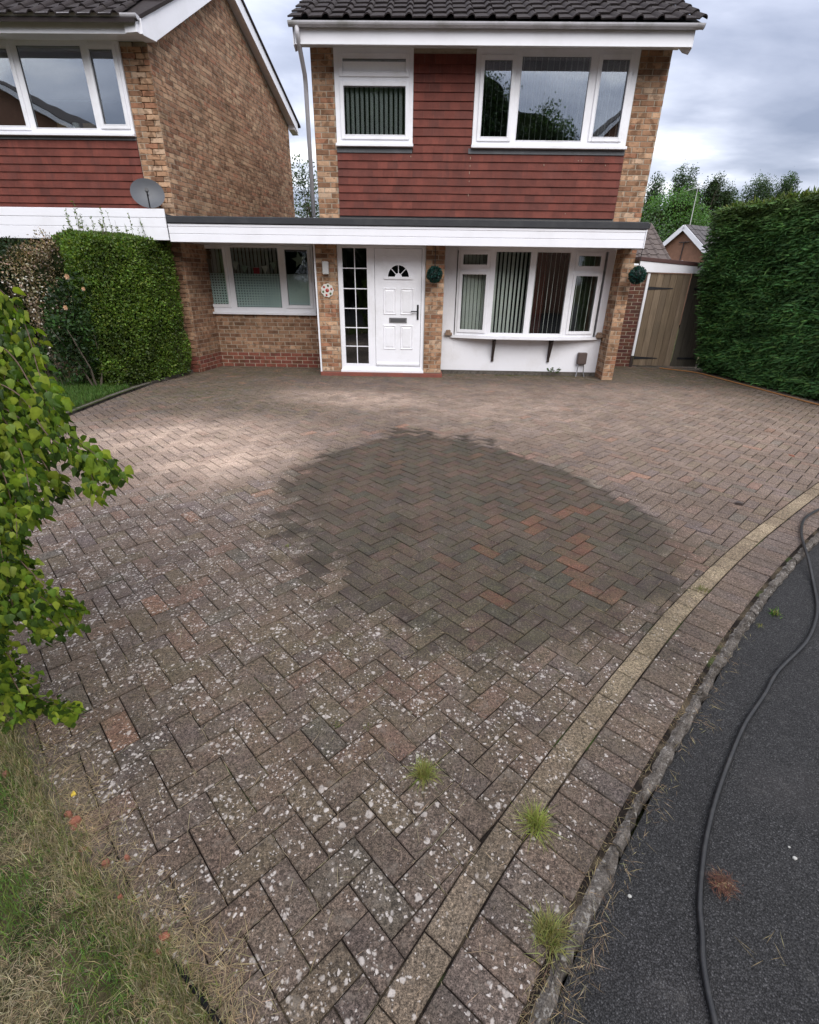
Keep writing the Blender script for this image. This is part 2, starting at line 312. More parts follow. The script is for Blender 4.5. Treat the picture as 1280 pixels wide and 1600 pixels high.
def road_mat():
    m, nt, b = newmat('old_asphalt'); p = texpos(nt)
    c = mix(nt, noise(nt, p, 2.5, 6, 0.6), (0.036, 0.035, 0.0355), (0.062, 0.060, 0.060))
    v = nn(nt, 'ShaderNodeTexVoronoi', Scale=210.0); nt.links.new(p, v.inputs['Vector'])
    s2 = nt.nodes.new('ShaderNodeSeparateColor'); nt.links.new(v.outputs['Color'], s2.inputs[0])
    c = mix(nt, 1.0, c, ramp(nt, s2.outputs[0], (0.0, 0.45), (0.75, 1.1), (0.93, 1.5), (1.0, 2.3)), 'MULTIPLY')
    c = mix(nt, 1.0, c, ramp(nt, v.outputs['Distance'], (0.25, 1.0), (0.75, 0.25)), 'MULTIPLY')
    c = mix(nt, math_(nt, 'MULTIPLY', ramp(nt, noise(nt, p, 14, 6, 0.75), (0.57, 0.0), (0.76, 1.0)), 0.45), c, (0.12, 0.113, 0.105))
    # bald, lighter patch of old surface
    c = mix(nt, math_(nt, 'MULTIPLY', ramp(nt, noise(nt, p, 1.3, 5, 0.6), (0.55, 0.0), (0.7, 1.0)), 0.25), c, (0.065, 0.058, 0.056))
    nt.links.new(c, b.inputs['Base Color']); b.inputs['Roughness'].default_value = 0.85; b.inputs['Specular IOR Level'].default_value = 0.3
    h = math_(nt, 'SUBTRACT', math_(nt, 'MULTIPLY', s2.outputs[1], 0.5), v.outputs['Distance']); bump(nt, b, h, 0.9, 0.006); return m
M_ROAD = road_mat()
def ground_mat(name, a, b_, scale=4):
    m, nt, b = newmat(name); p = texpos(nt)
    c = mix(nt, ramp(nt, noise(nt, p, scale, 6, 0.65), (0.35, 0.0), (0.65, 1.0)), a, b_); c = mix(nt, 1.0, c, ramp(nt, noise(nt, p, 90, 4, 0.7), (0.3, 0.5), (0.7, 1.5)), 'MULTIPLY')
    nt.links.new(c, b.inputs['Base Color']); b.inputs['Roughness'].default_value = 1; b.inputs['Specular IOR Level'].default_value = 0.1
    bump(nt, b, noise(nt, p, 60, 4), 0.8, 0.02); return m
M_GROUND = ground_mat('meadow_ground', (0.045, 0.06, 0.02), (0.07, 0.065, 0.03), 0.5)
M_THATCH = ground_mat('lawn_thatch', (0.024, 0.027, 0.010), (0.095, 0.075, 0.042), 7)
M_VERGE = ground_mat('grassy_soil', (0.025, 0.045, 0.01), (0.05, 0.045, 0.022), 6)
def leaf_mat(name, rough=0.5, trans=0.35, spec=0.4):
    m, nt, b = newmat(name); p = texpos(nt); t = attr(nt, 'tint').outputs['Color']
    c = mix(nt, 1.0, t, ramp(nt, noise(nt, p, 25, 3), (0.3, 0.75), (0.7, 1.25)), 'MULTIPLY')
    nt.links.new(c, b.inputs['Base Color']); b.inputs['Roughness'].default_value = rough; b.inputs['Specular IOR Level'].default_value = spec
    tl = nn(nt, 'ShaderNodeBsdfTranslucent'); nt.links.new(mix(nt, 1.0, c, (1.25, 1.3, 0.6), 'MULTIPLY'), tl.inputs[0])
    ms = nn(nt, 'ShaderNodeMixShader', Fac=trans); out = nt.nodes['Material Output']
    nt.links.new(b.outputs[0], ms.inputs[1]); nt.links.new(tl.outputs[0], ms.inputs[2]); nt.links.new(ms.outputs[0], out.inputs[0]); return m
M_LEAF = leaf_mat('glossy_leaf'); M_CONIF = leaf_mat('conifer_spray', 0.7, 0.15, 0.25); M_GRASS = leaf_mat('grass_blade', 0.6, 0.3, 0.3)
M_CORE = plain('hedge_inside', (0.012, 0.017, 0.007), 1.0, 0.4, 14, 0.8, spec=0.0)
M_PETAL = leaf_mat('petal', 0.6, 0.3, 0.3)
def wood_mat():
    m, nt, b = newmat('weathered_board'); p = texpos(nt); t = attr(nt, 'tint').outputs['Color']
    mp = nn(nt, 'ShaderNodeMapping'); nt.links.new(p, mp.inputs[0]); mp.inputs['Scale'].default_value = (40, 40, 1.6)
    g = noise(nt, mp.outputs[0], 1.4, 6, 0.65)
    c = mix(nt, 1.0, t, ramp(nt, g, (0.25, 0.62), (0.75, 1.35)), 'MULTIPLY')
    c = mix(nt, math_(nt, 'MULTIPLY', ramp(nt, noise(nt, p, 1.7, 4), (0.5, 0.0), (0.75, 1.0)), 0.3), c, (0.08, 0.075, 0.05))
    nt.links.new(c, b.inputs['Base Color']); b.inputs['Roughness'].default_value = 0.85; b.inputs['Specular IOR Level'].default_value = 0.2
    bump(nt, b, g, 0.4, 0.004); return m
M_WOOD = wood_mat()

# ------------------------------------------------------------------ measured layout (metres; house front at Y = D)
D = 9.668
def catmull(pts, n=10):
    P = [Vector((*p, 0)[:3]) for p in pts]; P = [P[0]*2-P[1]]+P+[P[-1]*2-P[-2]]; out = []
    for i in range(1, len(P)-2):
        a, b, c, d = P[i-1:i+3]
        for k in range(n):
            t = k/n; out.append(0.5*((2*b)+(c-a)*t+(2*a-5*b+4*c-d)*t*t+(3*b-a-3*c+d)*t**3))
    out.append(P[-2]); return out
def arclen(c):
    s = [0.0]
    for i in range(1, len(c)): s.append(s[-1]+(c[i]-c[i-1]).length)
    return s
class Curve:
    def __init__(s, pts, n=12):
        s.c = catmull(pts, n); s.s = arclen(s.c); s.L = s.s[-1]
    def at(s, d):
        d = min(max(d, 0), s.L-1e-6); i = int(np.searchsorted(s.s, d, side='right'))-1; i = min(i, len(s.c)-2)
        t = (d-s.s[i])/(s.s[i+1]-s.s[i]); p = s.c[i].lerp(s.c[i+1], t); tg = (s.c[i+1]-s.c[i]).normalized()
        return p, tg, Vector((-tg.y, tg.x, 0))      # point, tangent, left normal (towards the house)
KERBIN = Curve([(-0.30, -0.28), (-0.02, 0.14), (0.314, 0.585), (0.50, 0.82), (0.788, 1.149), (0.972, 1.35), (1.291, 1.69), (1.632, 2.05), (1.941, 2.352), (2.299, 2.69), (2.692, 3.04), (3.105, 3.39), (3.9, 4.05), (5.0, 4.93), (6.4, 6.0), (8.0, 7.15)])
def off(d, w):
    p, t, n = KERBIN.at(d); return p+n*w
LEFTB = [(-0.20, 0.16), (-0.49, 0.53), (-0.72, 0.69), (-1.18, 0.99), (-1.6, 1.34), (-2.1, 1.78), (-2.95, 2.85), (-3.8, 4.1), (-4.45, 5.2), (-4.70, 6.26), (-4.72, 7.44), (-4.68, 8.48), (-4.5, 10.55)]

# ------------------------------------------------------------------ ground sheets
def sheet(name, pts, z, mat, kind='structure', parent=None):
    m = MB(); m.poly([(x, y, z) for x, y in pts]); o = m.build(name, mat, parent, (0, 0, z), kind); return o
sheet('ground', [(-400, -400), (400, -400), (400, 400), (-400, 400)], -0.12, M_GROUND)
kout = [off(d, -0.060) for d in np.linspace(0, KERBIN.L, 60)]
road_pts = [(-0.6, -0.8), (-14, -9), (-14, -24), (30, -24), (30, 14), (9.5, 8.1)]
sheet('road', [(p.x, p.y) for p in kout[::-1]]+road_pts, -0.035, M_ROAD)
drive = empty('driveway', 'block paved herringbone driveway with lichen, a dark stain and a yellow border row', None, (0, 5, 0)); drive['kind'] = 'structure'
bed = [(p.x, p.y) for p in [off(d, 0.0) for d in np.linspace(0, KERBIN.L, 60)]]
sheet('joint_sand', bed+[(7.6, 8.0), (7.0, 12.2), (-4.5, 12.2)]+LEFTB[::-1], -0.0078, M_BED, None, drive)
sheet('grass_verge', LEFTB[:10]+[(-10, 6.4), (-10, -6), (-0.6, -0.8)], -0.006, M_THATCH)
sheet('garden_bed', LEFTB[9:]+[(-9.5, 10.55), (-9.5, 6.3)], 0.03, M_VERGE)

# ------------------------------------------------------------------ pavers
STAIN = [(-0.33, 5.72), (0.35, 5.60), (0.913, 5.265), (1.561, 4.499), (1.892, 3.765), (1.90, 3.102), (1.58, 2.593), (1.115, 2.192), (0.684, 2.015), (0.18, 2.046), (-0.339, 2.372), (-0.95, 3.155), (-1.2, 4.007), (-1.0, 5.021)]
def sdist(poly, x, y):
    ins = False; best = 1e9; n = len(poly)
    for i in range(n):
        ax, ay = poly[i]; bx, by = poly[(i+1) % n]
        if (ay > y) != (by > y) and x < (bx-ax)*(y-ay)/(by-ay)+ax: ins = not ins
        dx, dy = bx-ax, by-ay; t = max(0, min(1, ((x-ax)*dx+(y-ay)*dy)/(dx*dx+dy*dy))); best = min(best, math.hypot(x-ax-t*dx, y-ay-t*dy))
    return best if ins else -best
def sm(a, b, x):
    t = max(0.0, min(1.0, (x-a)/(b-a))); return t*t*(3-2*t)
def gauss(x, y, cx, cy, sx, sy, ang=0):
    c, s = math.cos(ang), math.sin(ang); u = (x-cx)*c+(y-cy)*s; v = -(x-cx)*s+(y-cy)*c; return math.exp(-(u*u/sx/sx+v*v/sy/sy))
STAIN = [(0.30+(x-0.30)*(0.93 if x < 0.3 else 0.95), 3.85+(y-3.85)*0.97) for x, y in STAIN]
PUFF = [(-0.33, 5.86), (-0.08, 5.83), (0.13, 5.76), (0.52, 5.61), (0.80, 5.49)]
def masks(x, y):
    d = sdist(STAIN, x, y); soft = 0.18+0.62*sm(4.6, 3.2, y+0.9*x*(x < 0)+0.25*x*(x > 0))
    st = sm(-soft, soft*0.6, d)
    for px, py in PUFF: st = max(st, 1.0*gauss(x, y, px, py, 0.10, 0.20))
    pa = 0.0
    for g in ((-2.75, 5.45, 1.35, 0.80, 0.2), (-2.0, 4.75, 0.95, 0.7, 0.3)): pa = max(pa, gauss(x, y, *g))
    pa = max(pa, 0.75*gauss(x, y, -0.9, 7.6, 1.5, 0.7, -0.2), 0.5*gauss(x, y, 1.3, 7.2, 2.3, 1.2))
    pa = max(pa, 0.25*gauss(x, y, 3.2, 6.2, 2.4, 1.9), 0.30*sm(4.6, 6.2, y)*sm(-1.0, 0.8, x)*sm(9.6, 8.4, y))
    pa *= 1-st
    li = 0.64*sm(5.4, 3.2, y)*sm(2.4, 0.3, x-0.15*y)+0.14+0.16*gauss(x, y, -1.7, 3.2, 1.2, 1.3)
    if y > 4.6: li *= 0.9
    li = max(li, 0.50*sm(2.8, 1.7, y)); li = max(li, 0.30*sm(2.6, 4.5, x)*sm(2.5, 4, y), 0.42*gauss(x, y, -3.6, 7.5, 0.9, 0.9)); li *= 1-0.8*pa
    mo = 0.85*gauss(x, y, -3.5, 8.0, 1.2, 1.2)+0.5*gauss(x, y, -2.0, 6.9, 0.9, 0.5)+0.7*sm(8.9, 9.9, y)+0.5*gauss(x, y, 5.9, 9, 0.9, 2.6)+0.35*st+0.25*gauss(x, y, -0.6, 1.6, 2.2, 0.8)
    return (st, pa, max(0, min(0.85, li)), min(0.85, mo))
PAL = [((0.112, 0.090, 0.079), 30), ((0.100, 0.082, 0.078), 24), ((0.125, 0.092, 0.078), 16), ((0.150, 0.098, 0.082), 6), ((0.088, 0.086, 0.079), 4), ((0.115, 0.097, 0.073), 10), ((0.096, 0.081, 0.083), 8)]
PW = [w for _, w in PAL]
def tint_at(x, y):
    r = random.random(); o = gauss(x, y, 1.13, 2.75, 0.26, 0.30)+0.10*gauss(x, y, 0.55, 3.4, 0.9, 0.8)
    if r < 0.55*o: c = (0.27, 0.122, 0.080)
    elif sdist(STAIN, x, y) > -0.1:
        c = random.choices([(0.150, 0.115, 0.100), (0.168, 0.108, 0.093), (0.098, 0.103, 0.088), (0.130, 0.108, 0.105), (0.20, 0.115, 0.085), (0.118, 0.106, 0.092)], [34, 24, 13, 18, 3, 16])[0]
    elif random.random() < 0.006: c = (0.20, 0.115, 0.085)
    else: c = random.choices([k for k, _ in PAL], PW)[0]
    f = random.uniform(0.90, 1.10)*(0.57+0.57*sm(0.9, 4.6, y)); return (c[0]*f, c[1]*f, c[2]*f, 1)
def clip(poly, p, n):
    """keep the side of the line through p where (q-p).n > 0"""
    out = []
    for i in range(len(poly)):
        a, b = poly[i], poly[(i+1) % len(poly)]; da = (a-p).dot(n); db = (b-p).dot(n)
        if da >= 0: out.append(a)
        if (da > 0 > db) or (da < 0 < db): out.append(a+(b-a)*(da/(da-db)))
    return out
def area(q): return 0.5*sum(q[i].x*q[(i+1) % len(q)].y-q[(i+1) % len(q)].x*q[i].y for i in range(len(q)))
def stone(m, q, tint, gap=0.0022, ch=0.0032, wob=0.0026, lk=1.0, masked=True):
    """a paving block from a CCW outline"""
    n = len(q); cx = sum((p for p in q), Vector())/n
    def inset(d):
        res = []
        for i in range(n):
            a, b, c = q[i-1], q[i], q[(i+1) % n]
            e1 = (b-a); e2 = (c-b)
            if e1.length < 1e-5 or e2.length < 1e-5: res.append(b+(cx-b)*0.05); continue
            e1.normalize(); e2.normalize()
            n1 = Vector((-e1.y, e1.x, 0)); n2 = Vector((-e2.y, e2.x, 0)); k = n1+n2
            if k.length < 0.3: res.append(b+(cx-b)*0.05); continue
            k.normalize(); res.append(b+k*(d/max(0.35, k.dot(n1))))
        return res
    far_ = sm(2.5, 6.5, cx.length); gap += 0.0018*far_; ch += 0.0016*far_; o1 = inset(gap); o2 = inset(gap+ch); z = random.uniform(-wob, wob); tx, ty = random.uniform(-0.012, 0.012), random.uniform(-0.012, 0.012)
    dz = lambda p: z+(p.x-cx.x)*tx+(p.y-cx.y)*ty
    m.cur = tint; b0 = len(m.v)
    jit = random.uniform(-0.16, 0.16)
    def mj(p):
        st, pa, li, mo = masks(p.x, p.y); li *= lk; return (max(0, min(1, st+jit*4*st*(1-st))), max(0, min(1, pa*(1+jit*1.6))), max(0.0, li+jit*0.35), mo)
    mk = [mj(p) for p in q] if masked else [(0, 0, 0, 0)]*n
    for ring, h in ((o1, -0.05), (o1, -ch), (o2, 0.0)):
        for p, k in zip(ring, mk): m.vert((p.x, p.y, (dz(p) if h > -0.04 else 0)+h), None, k)
    m.face([b0+2*n+i for i in range(n)])
    for r in (0, n):
        for i in range(n): m.face((b0+r+i, b0+r+(i+1) % n, b0+r+n+(i+1) % n, b0+r+n+i))
camg = Vector((0, 0, CAMZ)); camf = fw
def inview(p, mar=60):
    d = Vector((p.x, p.y, 0))-camg; z = d.dot(camf)
    if z < 0.2: return None
    x = 640+FPX*d.dot(rt)/z; y = 800-FPX*d.dot(up)/z
    return (x, y, z) if -mar < x < 1280+mar and -mar < y < 1600+mar else None
PH = 0.7858899; UA = Vector((math.cos(PH), -math.sin(PH), 0)); UB = Vector((math.sin(PH), math.cos(PH), 0)); O0 = Vector((-0.188, 1.135, 0))
yin = [off(d, 0.304) for d in np.linspace(0, KERBIN.L, 160)]
ynor = [KERBIN.at(d)[2] for d in np.linspace(0, KERBIN.L, 160)]
ya = np.array([(p.x, p.y) for p in yin])
lb = [Vector((*p, 0)) for p in LEFTB]
cand = []
for i in range(-95, 75):
    for j in range(-75, 130):
        s4 = (i+j) % 4
        if s4 not in (0, 2): continue
        w, h = (2, 1) if s4 == 0 else (1, 2)
        c = O0+UA*((i+w/2)*0.1)+UB*((j+h/2)*0.1)
        if not (-5.2 < c.x < 7.4 and -0.2 < c.y < 11.7): continue
        if c.y > 10.62 and c.x < 3.7: continue
        if -1.95 < c.x < 3.75 and c.y > 10.15: continue
        k = int(np.argmin((ya[:, 0]-c.x)**2+(ya[:, 1]-c.y)**2)); dd = (c-yin[k]).dot(ynor[k])
        if dd < -0.11: continue
        q = [O0+UA*(0.1*(i+a))+UB*(0.1*(j+b)) for a, b in ((0, 0), (w, 0), (w, h), (0, h))]
        if area(q) < 0: q.reverse()
        if dd < 0.13: q = clip(q, yin[k], ynor[k])
        for a, b in zip(lb[:-1], lb[1:]):
            e_ = (b-a); nr = Vector((e_.y, -e_.x, 0)).normalized()
            t = (c-a).dot(e_)/e_.length_squared
            if -0.15 < t < 1.15 and -0.3 < (c-a).dot(nr) < 0.13 and len(q) > 2: q = clip(q, a+nr*0.004, nr)
        if len(q) < 3: continue
        # outside the left boundary
        if sdist([(v.x, v.y) for v in lb]+[(7, 12), (9, 8), (0, -1)], c.x, c.y) < -0.12: continue
        if abs(area(q)) < 0.0012: continue
        cand.append((c, q))
vis = []; hid = []
for c, q in cand:
    v = inview(c, 20); (vis if v else hid).append((v[2] if v else 99, c, q))
vis.sort(key=lambda t: t[0])
# border rows: soldier bricks next to the kerb, and the yellow row behind them
border = []
d = 0.06
while d < KERBIN.L-0.12:
    q = [off(d, 0.0), off(d+0.1, 0.0), off(d+0.1, 0.2), off(d, 0.2)]
    if area(q) < 0: q.reverse()
    border.append(('border_paver', q)); d += 0.1
d = 0.02
while d < KERBIN.L-0.22:
    q = [off(d, 0.203), off(d+0.2, 0.203), off(d+0.2, 0.303), off(d, 0.303)]
    if area(q) < 0: q.reverse()
    border.append(('yellow_paver', q)); d += 0.2
rest = MB()
def place_paver(name, q, tint, single):
    lk = {'paver': 1.0, 'border_paver': 0.85, 'yellow_paver': 0.75}[name]
    if single:
        m = MB(); stone(m, q, tint, lk=lk); c = sum(q, Vector())/len(q); m.build(name, M_PAVER, drive, (c.x, c.y, 0))
    else: stone(rest, q, tint, lk=lk)
nb = 0
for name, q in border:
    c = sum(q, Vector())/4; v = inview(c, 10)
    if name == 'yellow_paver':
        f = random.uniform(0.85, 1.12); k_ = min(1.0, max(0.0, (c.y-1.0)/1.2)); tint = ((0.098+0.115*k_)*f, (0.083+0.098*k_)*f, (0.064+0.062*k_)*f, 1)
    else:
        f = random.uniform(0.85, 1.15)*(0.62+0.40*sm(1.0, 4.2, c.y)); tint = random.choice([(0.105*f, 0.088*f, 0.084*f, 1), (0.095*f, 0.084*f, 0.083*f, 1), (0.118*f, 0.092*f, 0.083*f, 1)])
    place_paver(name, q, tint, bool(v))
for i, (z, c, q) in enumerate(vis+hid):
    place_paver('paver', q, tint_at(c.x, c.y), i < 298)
rest.build('paver_field', M_PAVER, drive, (0, 5, 0), 'stuff')

# ------------------------------------------------------------------ kerb stones
kerb = empty('kerb', 'dropped kerb of worn concrete stones between driveway and road', None, off(3, -0.05)); kerb['kind'] = 'structure'
d = 0.0; seg = 0.915; k0 = 1.09
cuts = [0.0]
while cuts[-1] < KERBIN.L-0.2: cuts.append(cuts[-1]+(0.70 if len(cuts) == 1 else seg))
for a, b in zip(cuts[:-1], cuts[1:]):
    if not any(inview(off(t, -0.05), 80) for t in (a, b, (a+b)/2)): continue
    m = MB(); n = 26; prof = []
    for i in range(n+1):
        t = a+0.006+(b-a-0.012)*i/n
        w1 = -0.013+random.uniform(-0.004, 0.004); w2 = -0.057+0.020*mnoise.noise(Vector((t*3.1, 4, 0)))+random.uniform(-0.007, 0.006)
        if i in (0, n): w2 += 0.008
        prof.append([off(t, w1-0.0)+Vector((0, 0, -0.05)), off(t, w1)+Vector((0, 0, -0.008)), off(t, w1-0.022)+Vector((0, 0, 0.001+random.uniform(-.002, .003))), off(t, w2*0.6)+Vector((0, 0, 0.002+random.uniform(-.003, .003))), off(t, w2+random.uniform(0.008, 0.018))+Vector((0, 0, -0.003+random.uniform(-.005, .002))), off(t, w2)+Vector((0, 0, -0.013)), off(t, w2-0.004)+Vector((0, 0, -0.06))])
    idx = [[m.vert(p) for p in r] for r in prof]
    for i in range(n):
        for k in range(6): m.face((idx[i][k], idx[i][k+1], idx[i+1][k+1], idx[i+1][k]))
    m.face(idx[0][::-1]); m.face(idx[n]); m.build('kerb_stone', M_KERB, kerb)

# ------------------------------------------------------------------ brick helper
BPAL = [((0.39, 0.25, 0.155), 26), ((0.31, 0.19, 0.115), 24), ((0.45, 0.31, 0.20), 20), ((0.23, 0.135, 0.083), 12), ((0.34, 0.18, 0.11), 10), ((0.49, 0.37, 0.26), 10)]
RPAL = [((0.19, 0.068, 0.05), 2), ((0.15, 0.055, 0.045), 1), ((0.22, 0.085, 0.06), 1)]
DPAL = [((0.31, 0.195, 0.125), 26), ((0.26, 0.158, 0.10), 26), ((0.36, 0.24, 0.155), 18), ((0.19, 0.112, 0.073), 12)]
def pick(pal):
    c = random.choices([k for k, _ in pal], [w for _, w in pal])[0]; f = random.uniform(0.88, 1.12); return (c[0]*f, c[1]*f, c[2]*f, 1)
def courses(o, u, nrm, length, z0, z1, off0=0.0, pal=BPAL, keep=None, red=0, cut_pat=None):
    """stretcher-bond bricks as (origin, length) along u on the plane through o facing nrm"""
    out = []; n = int(round((z1-z0)/0.075)); ch = (z1-z0)/n
    for r in range(n):
        x = -(0.1125 if (r % 2) else 0.0)-off0
        while x < length-0.01:
            a, b = max(0, x)+0.005, min(length, x+0.215)-0.0
            x += 0.225
            if b-a < 0.03: continue
            zz = z0+r*ch
            if keep and not keep(a, b, zz, zz+ch): continue
            out.append((o, u, nrm, a, b, zz+0.005, zz+ch-0.005, pick(RPAL if r < red else pal)))
    return out
UP = Vector((0, 0, 1))
def add_brick(m, bk):
    o, u, nrm, a, b, z0, z1, c = bk; m.cur = c; pr = random.uniform(0.0035, 0.007)
    st = Vector((o[0], o[1], 0))+u*a+UP*z0-nrm*0.02
    m.obox(st, u, UP, nrm, b-a, z1-z0, 0.02+pr, 0.0025)
def lay(bricks, parent, limit, dist_key=None, restname='brickwork'):
    if dist_key: bricks = sorted(bricks, key=dist_key)
    for bk in bricks[:limit]:
        m = MB(); add_brick(m, bk); o, u, nrm, a, b, z0, z1, c = bk
        m.build('brick', M_BRICK, parent, Vector((o[0], o[1], 0))+u*(a+b)/2+UP*z0)
    if bricks[limit:]:
        m = MB()
        for bk in bricks[limit:]: add_brick(m, bk)
        m.build(restname, M_BRICK, parent, WPOS[parent.name], 'stuff')
XP, XN, YP, YN = Vector((1, 0, 0)), Vector((-1, 0, 0)), Vector((0, 1, 0)), Vector((0, -1, 0))

# ------------------------------------------------------------------ the house
house = empty('detached_house', 'two storey brick house with red hung tiles, white front door and bow window', 'house', (0.9, D+2, 0))
DU = 14.6      # back wall
wall = MB()
B = wall.box
f0, f1 = D, D+0.24          # front wall thickness
# upper front wall round two window openings
B(-1.80, -1.44, f0, f1, 2.60, 4.97); B(-0.21, 0.75, f0, f1, 2.60, 4.97); B(3.22, 3.70, f0, f1, 2.60, 4.97)
B(-1.44, -0.21, f0, f1, 2.60, 3.655); B(0.75, 3.22, f0, f1, 2.60, 3.655)
B(-1.44, -0.21, f0, f1, 4.90, 4.97); B(0.75, 3.22, f0, f1, 4.90, 4.97)
# upper side and back walls
B(-1.80, -1.56, f1, DU, 2.60, 4.97); B(3.46, 3.70, f1, DU, 2.60, 4.97); B(-1.56, 3.46, DU-0.24, DU, 2.60, 4.97)
# lower piers beside the door and at the corner
B(-1.915, -1.535, D, D+0.30, 0.075, 2.36); B(0.055, 0.395, D, D+0.30, 0.075, 2.36); B(3.535, 3.735, D, 10.08, 0, 2.36)
# lower side and back walls, partition between link and house
B(3.50, 3.735, 10.30, DU, 0, 2.36); B(-4.30, 3.50, DU-0.24, DU, 0, 2.36); B(-1.915, -1.80, D+0.30, 12.8, 0, 2.36); B(0.10, 0.30, D+0.32, 12.8, 0, 2.36)
# kitchen wall under its window
B(-4.40, -1.92, 10.50, 10.74, 0, 1.035)
wobj = wall.build('wall', M_MORTAR, house, (0.9, D, 0))
rm = MB()
rm.box(-4.30, 3.50, 10.76, DU-0.26, 2.30, 2.36); rm.box(-4.30, 3.50, 10.76, DU-0.26, -0.02, 0.02); rm.box(-1.79, 0.09, D+0.32, 10.759, -0.02, 0.02)
rm.box(-1.56, 3.46, f1+0.02, DU-0.26, 2.62, 2.68); rm.box(-1.56, 3.46, f1+0.02, DU-0.26, 4.90, 4.95)
rm.box(0.62, 0.68, f1+0.03, DU-0.26, 2.68, 4.90); rm.box(-1.56, 3.46, 12.6, 12.68, 2.68, 4.90); rm.box(-4.30, 3.50, 12.9, 12.98, 0.02, 2.30)
rm.box(-1.56, -1.50, f1+0.03, 12.55, 2.68, 4.90); rm.box(3.40, 3.46, f1+0.03, 12.55, 2.68, 4.90)
rm.build('inner_wall', M_DARKROOM, house, (0.9, D+2, 0))
# bricks
bl = []
def pier(x0, x1, y, z0, z1, pal=BPAL, off0=0.0): return courses((x0, y, 0), XP, YN, x1-x0, z0, z1, off0, pal)
bl += pier(-1.80, -1.445, D, 2.64, 4.89, off0=0.0); bl += pier(3.235, 3.70, D, 2.64, 4.89, off0=0.0)
bl += pier(-1.915, -1.535, D, 0.085, 2.26); bl += pier(0.055, 0.395, D, 0.085, 2.26); bl += pier(3.535, 3.735, D, 0.0, 2.25)
n1_ = len(bl)
bl2 = courses((3.535, 10.08, 0), YN, XN, 0.41, 0.0, 2.25)          # the return of the corner pier
bl2 += courses((-4.40, 10.50, 0), XP, YN, 2.46, 0.0, 1.035, 0.0, DPAL, None, 4)
print('house bricks', n1_, len(bl2))
lay(bl+bl2, wobj, min(300, n1_))

# hung tiles
TPAL = [((0.138, 0.035, 0.024), 4), ((0.128, 0.033, 0.023), 3), ((0.147, 0.038, 0.026), 2), ((0.118, 0.033, 0.024), 2)]
def hung(parent, x0, x1, y, zb, rows, gauge, offs=0):
    out = []
    for r in range(rows):
        x = x0-(0.0825 if (r+offs) % 2 else 0)
        while x < x1-0.005:
            a, b = max(x0, x)+0.0004, min(x1, x+0.165)-0.0004; x += 0.165
            if b-a < 0.012: continue
            out.append((a, b, zb+r*gauge, gauge, y, pick(TPAL)))
    return out
def add_tile(m, t):
    a, b, z, g, y, c = t; m.cur = c; p = random.uniform(0.030, 0.032); q = p-0.018; e = random.uniform(-0.001, 0.001); k = len(m.v)
    for x in (a, b):
        for yy, zz in ((y-0.002, z+e), (y-p, z+e), (y-q, z+g+0.012), (y-0.001, z+g+0.012)): m.vert((x, yy, zz))
    for f in ((k+1, k+5, k+6, k+2), (k, k+4, k+5, k+1), (k, k+1, k+2, k+3), (k+4, k+7, k+6, k+5)): m.face(f)
clad = MB(); clad.box(-1.443, 3.232, D-0.0025, D-0.0005, 2.66, 3.55)
cl = clad.build('tile_cladding', M_LEAD, house, (0.9, D, 2.66))
ht = hung(cl, -1.443, 3.232, D, 2.69, 8, 0.1115)
nlow = len(ht)
ht += hung(cl, -0.205, 0.745, D, 2.69+8*0.1115, 11, 0.1115)
print('hung tiles', len(ht))
keep_ = sorted(ht, key=lambda t: (t[2] < 2.70, -t[2]))
for i, t in enumerate(keep_[:300]):
    m = MB(); add_tile(m, t); m.build('hung_tile', M_TILE, cl)
if keep_[300:]:
    m = MB()
    for t in keep_[300:]: add_tile(m, t)
    m.build('hung_tile_course', M_TILE, cl, None, 'stuff')
# pale scratches and nibs left on the tile faces
m = MB()
for x, z, h in ((0.74, 3.50, .05), (0.742, 3.40, .035), (0.738, 3.30, .05), (0.741, 3.19, .03), (0.74, 2.99, .045), (2.55, 3.49, .02), (2.50, 3.49, .02), (-0.235, 3.52, .03), (1.95, 3.42, .04), (2.95, 3.43, .025), (2.4, 2.75, .02)):
    m.box(x-0.004, x+0.004, D-0.0335, D-0.022, z, z+h*0.7)
m.build('mortar_nib', plain('old_mortar', (0.40, 0.30, 0.22), 0.9, 0.2, 30), cl)
# lead aprons below the upstairs windows
m = MB(); m.box(-1.443, -0.215, D-0.034, D-0.001, 3.575, 3.645); m.box(0.70, 3.225, D-0.034, D-0.001, 3.575, 3.645); m.build('lead_apron', M_LEAD, house)

# roof: slab, tiles, eaves
PIT = R(28.5); EY, EZ = 9.14, 5.035; RX0, RX1 = -1.99, 3.885
us = Vector((0, math.cos(PIT), math.sin(PIT))); un = Vector((0, -math.sin(PIT), math.cos(PIT)))
def gable_roof(name, parent, x0, x1, ey, ez, half, pit, mat, thick=0.06):
    m = MB(); h = half*math.tan(pit)
    pr = [(ey, ez-thick), (ey, ez), (ey+half, ez+h), (ey+2*half, ez), (ey+2*half, ez-thick), (ey+half, ez+h-thick)]
    ids = [[m.vert((x, y, z)) for y, z in pr] for x in (x0, x1)]
    for i in range(6): m.face((ids[0][i], ids[1][i], ids[1][(i+1) % 6], ids[0][(i+1) % 6]))
    m.face((ids[0][0], ids[0][1], ids[0][2], ids[0][5])); m.face((ids[0][2], ids[0][3], ids[0][4], ids[0][5]))
    m.face((ids[1][5], ids[1][2], ids[1][1], ids[1][0])); m.face((ids[1][5], ids[1][4], ids[1][3], ids[1][2]))
    return m.build(name, mat, parent, (x0, ey, ez))
roof = gable_roof('roof', house, RX0+0.02, RX1-0.02, EY+0.03, EZ-0.03, 2.95, PIT, M_ROOF)
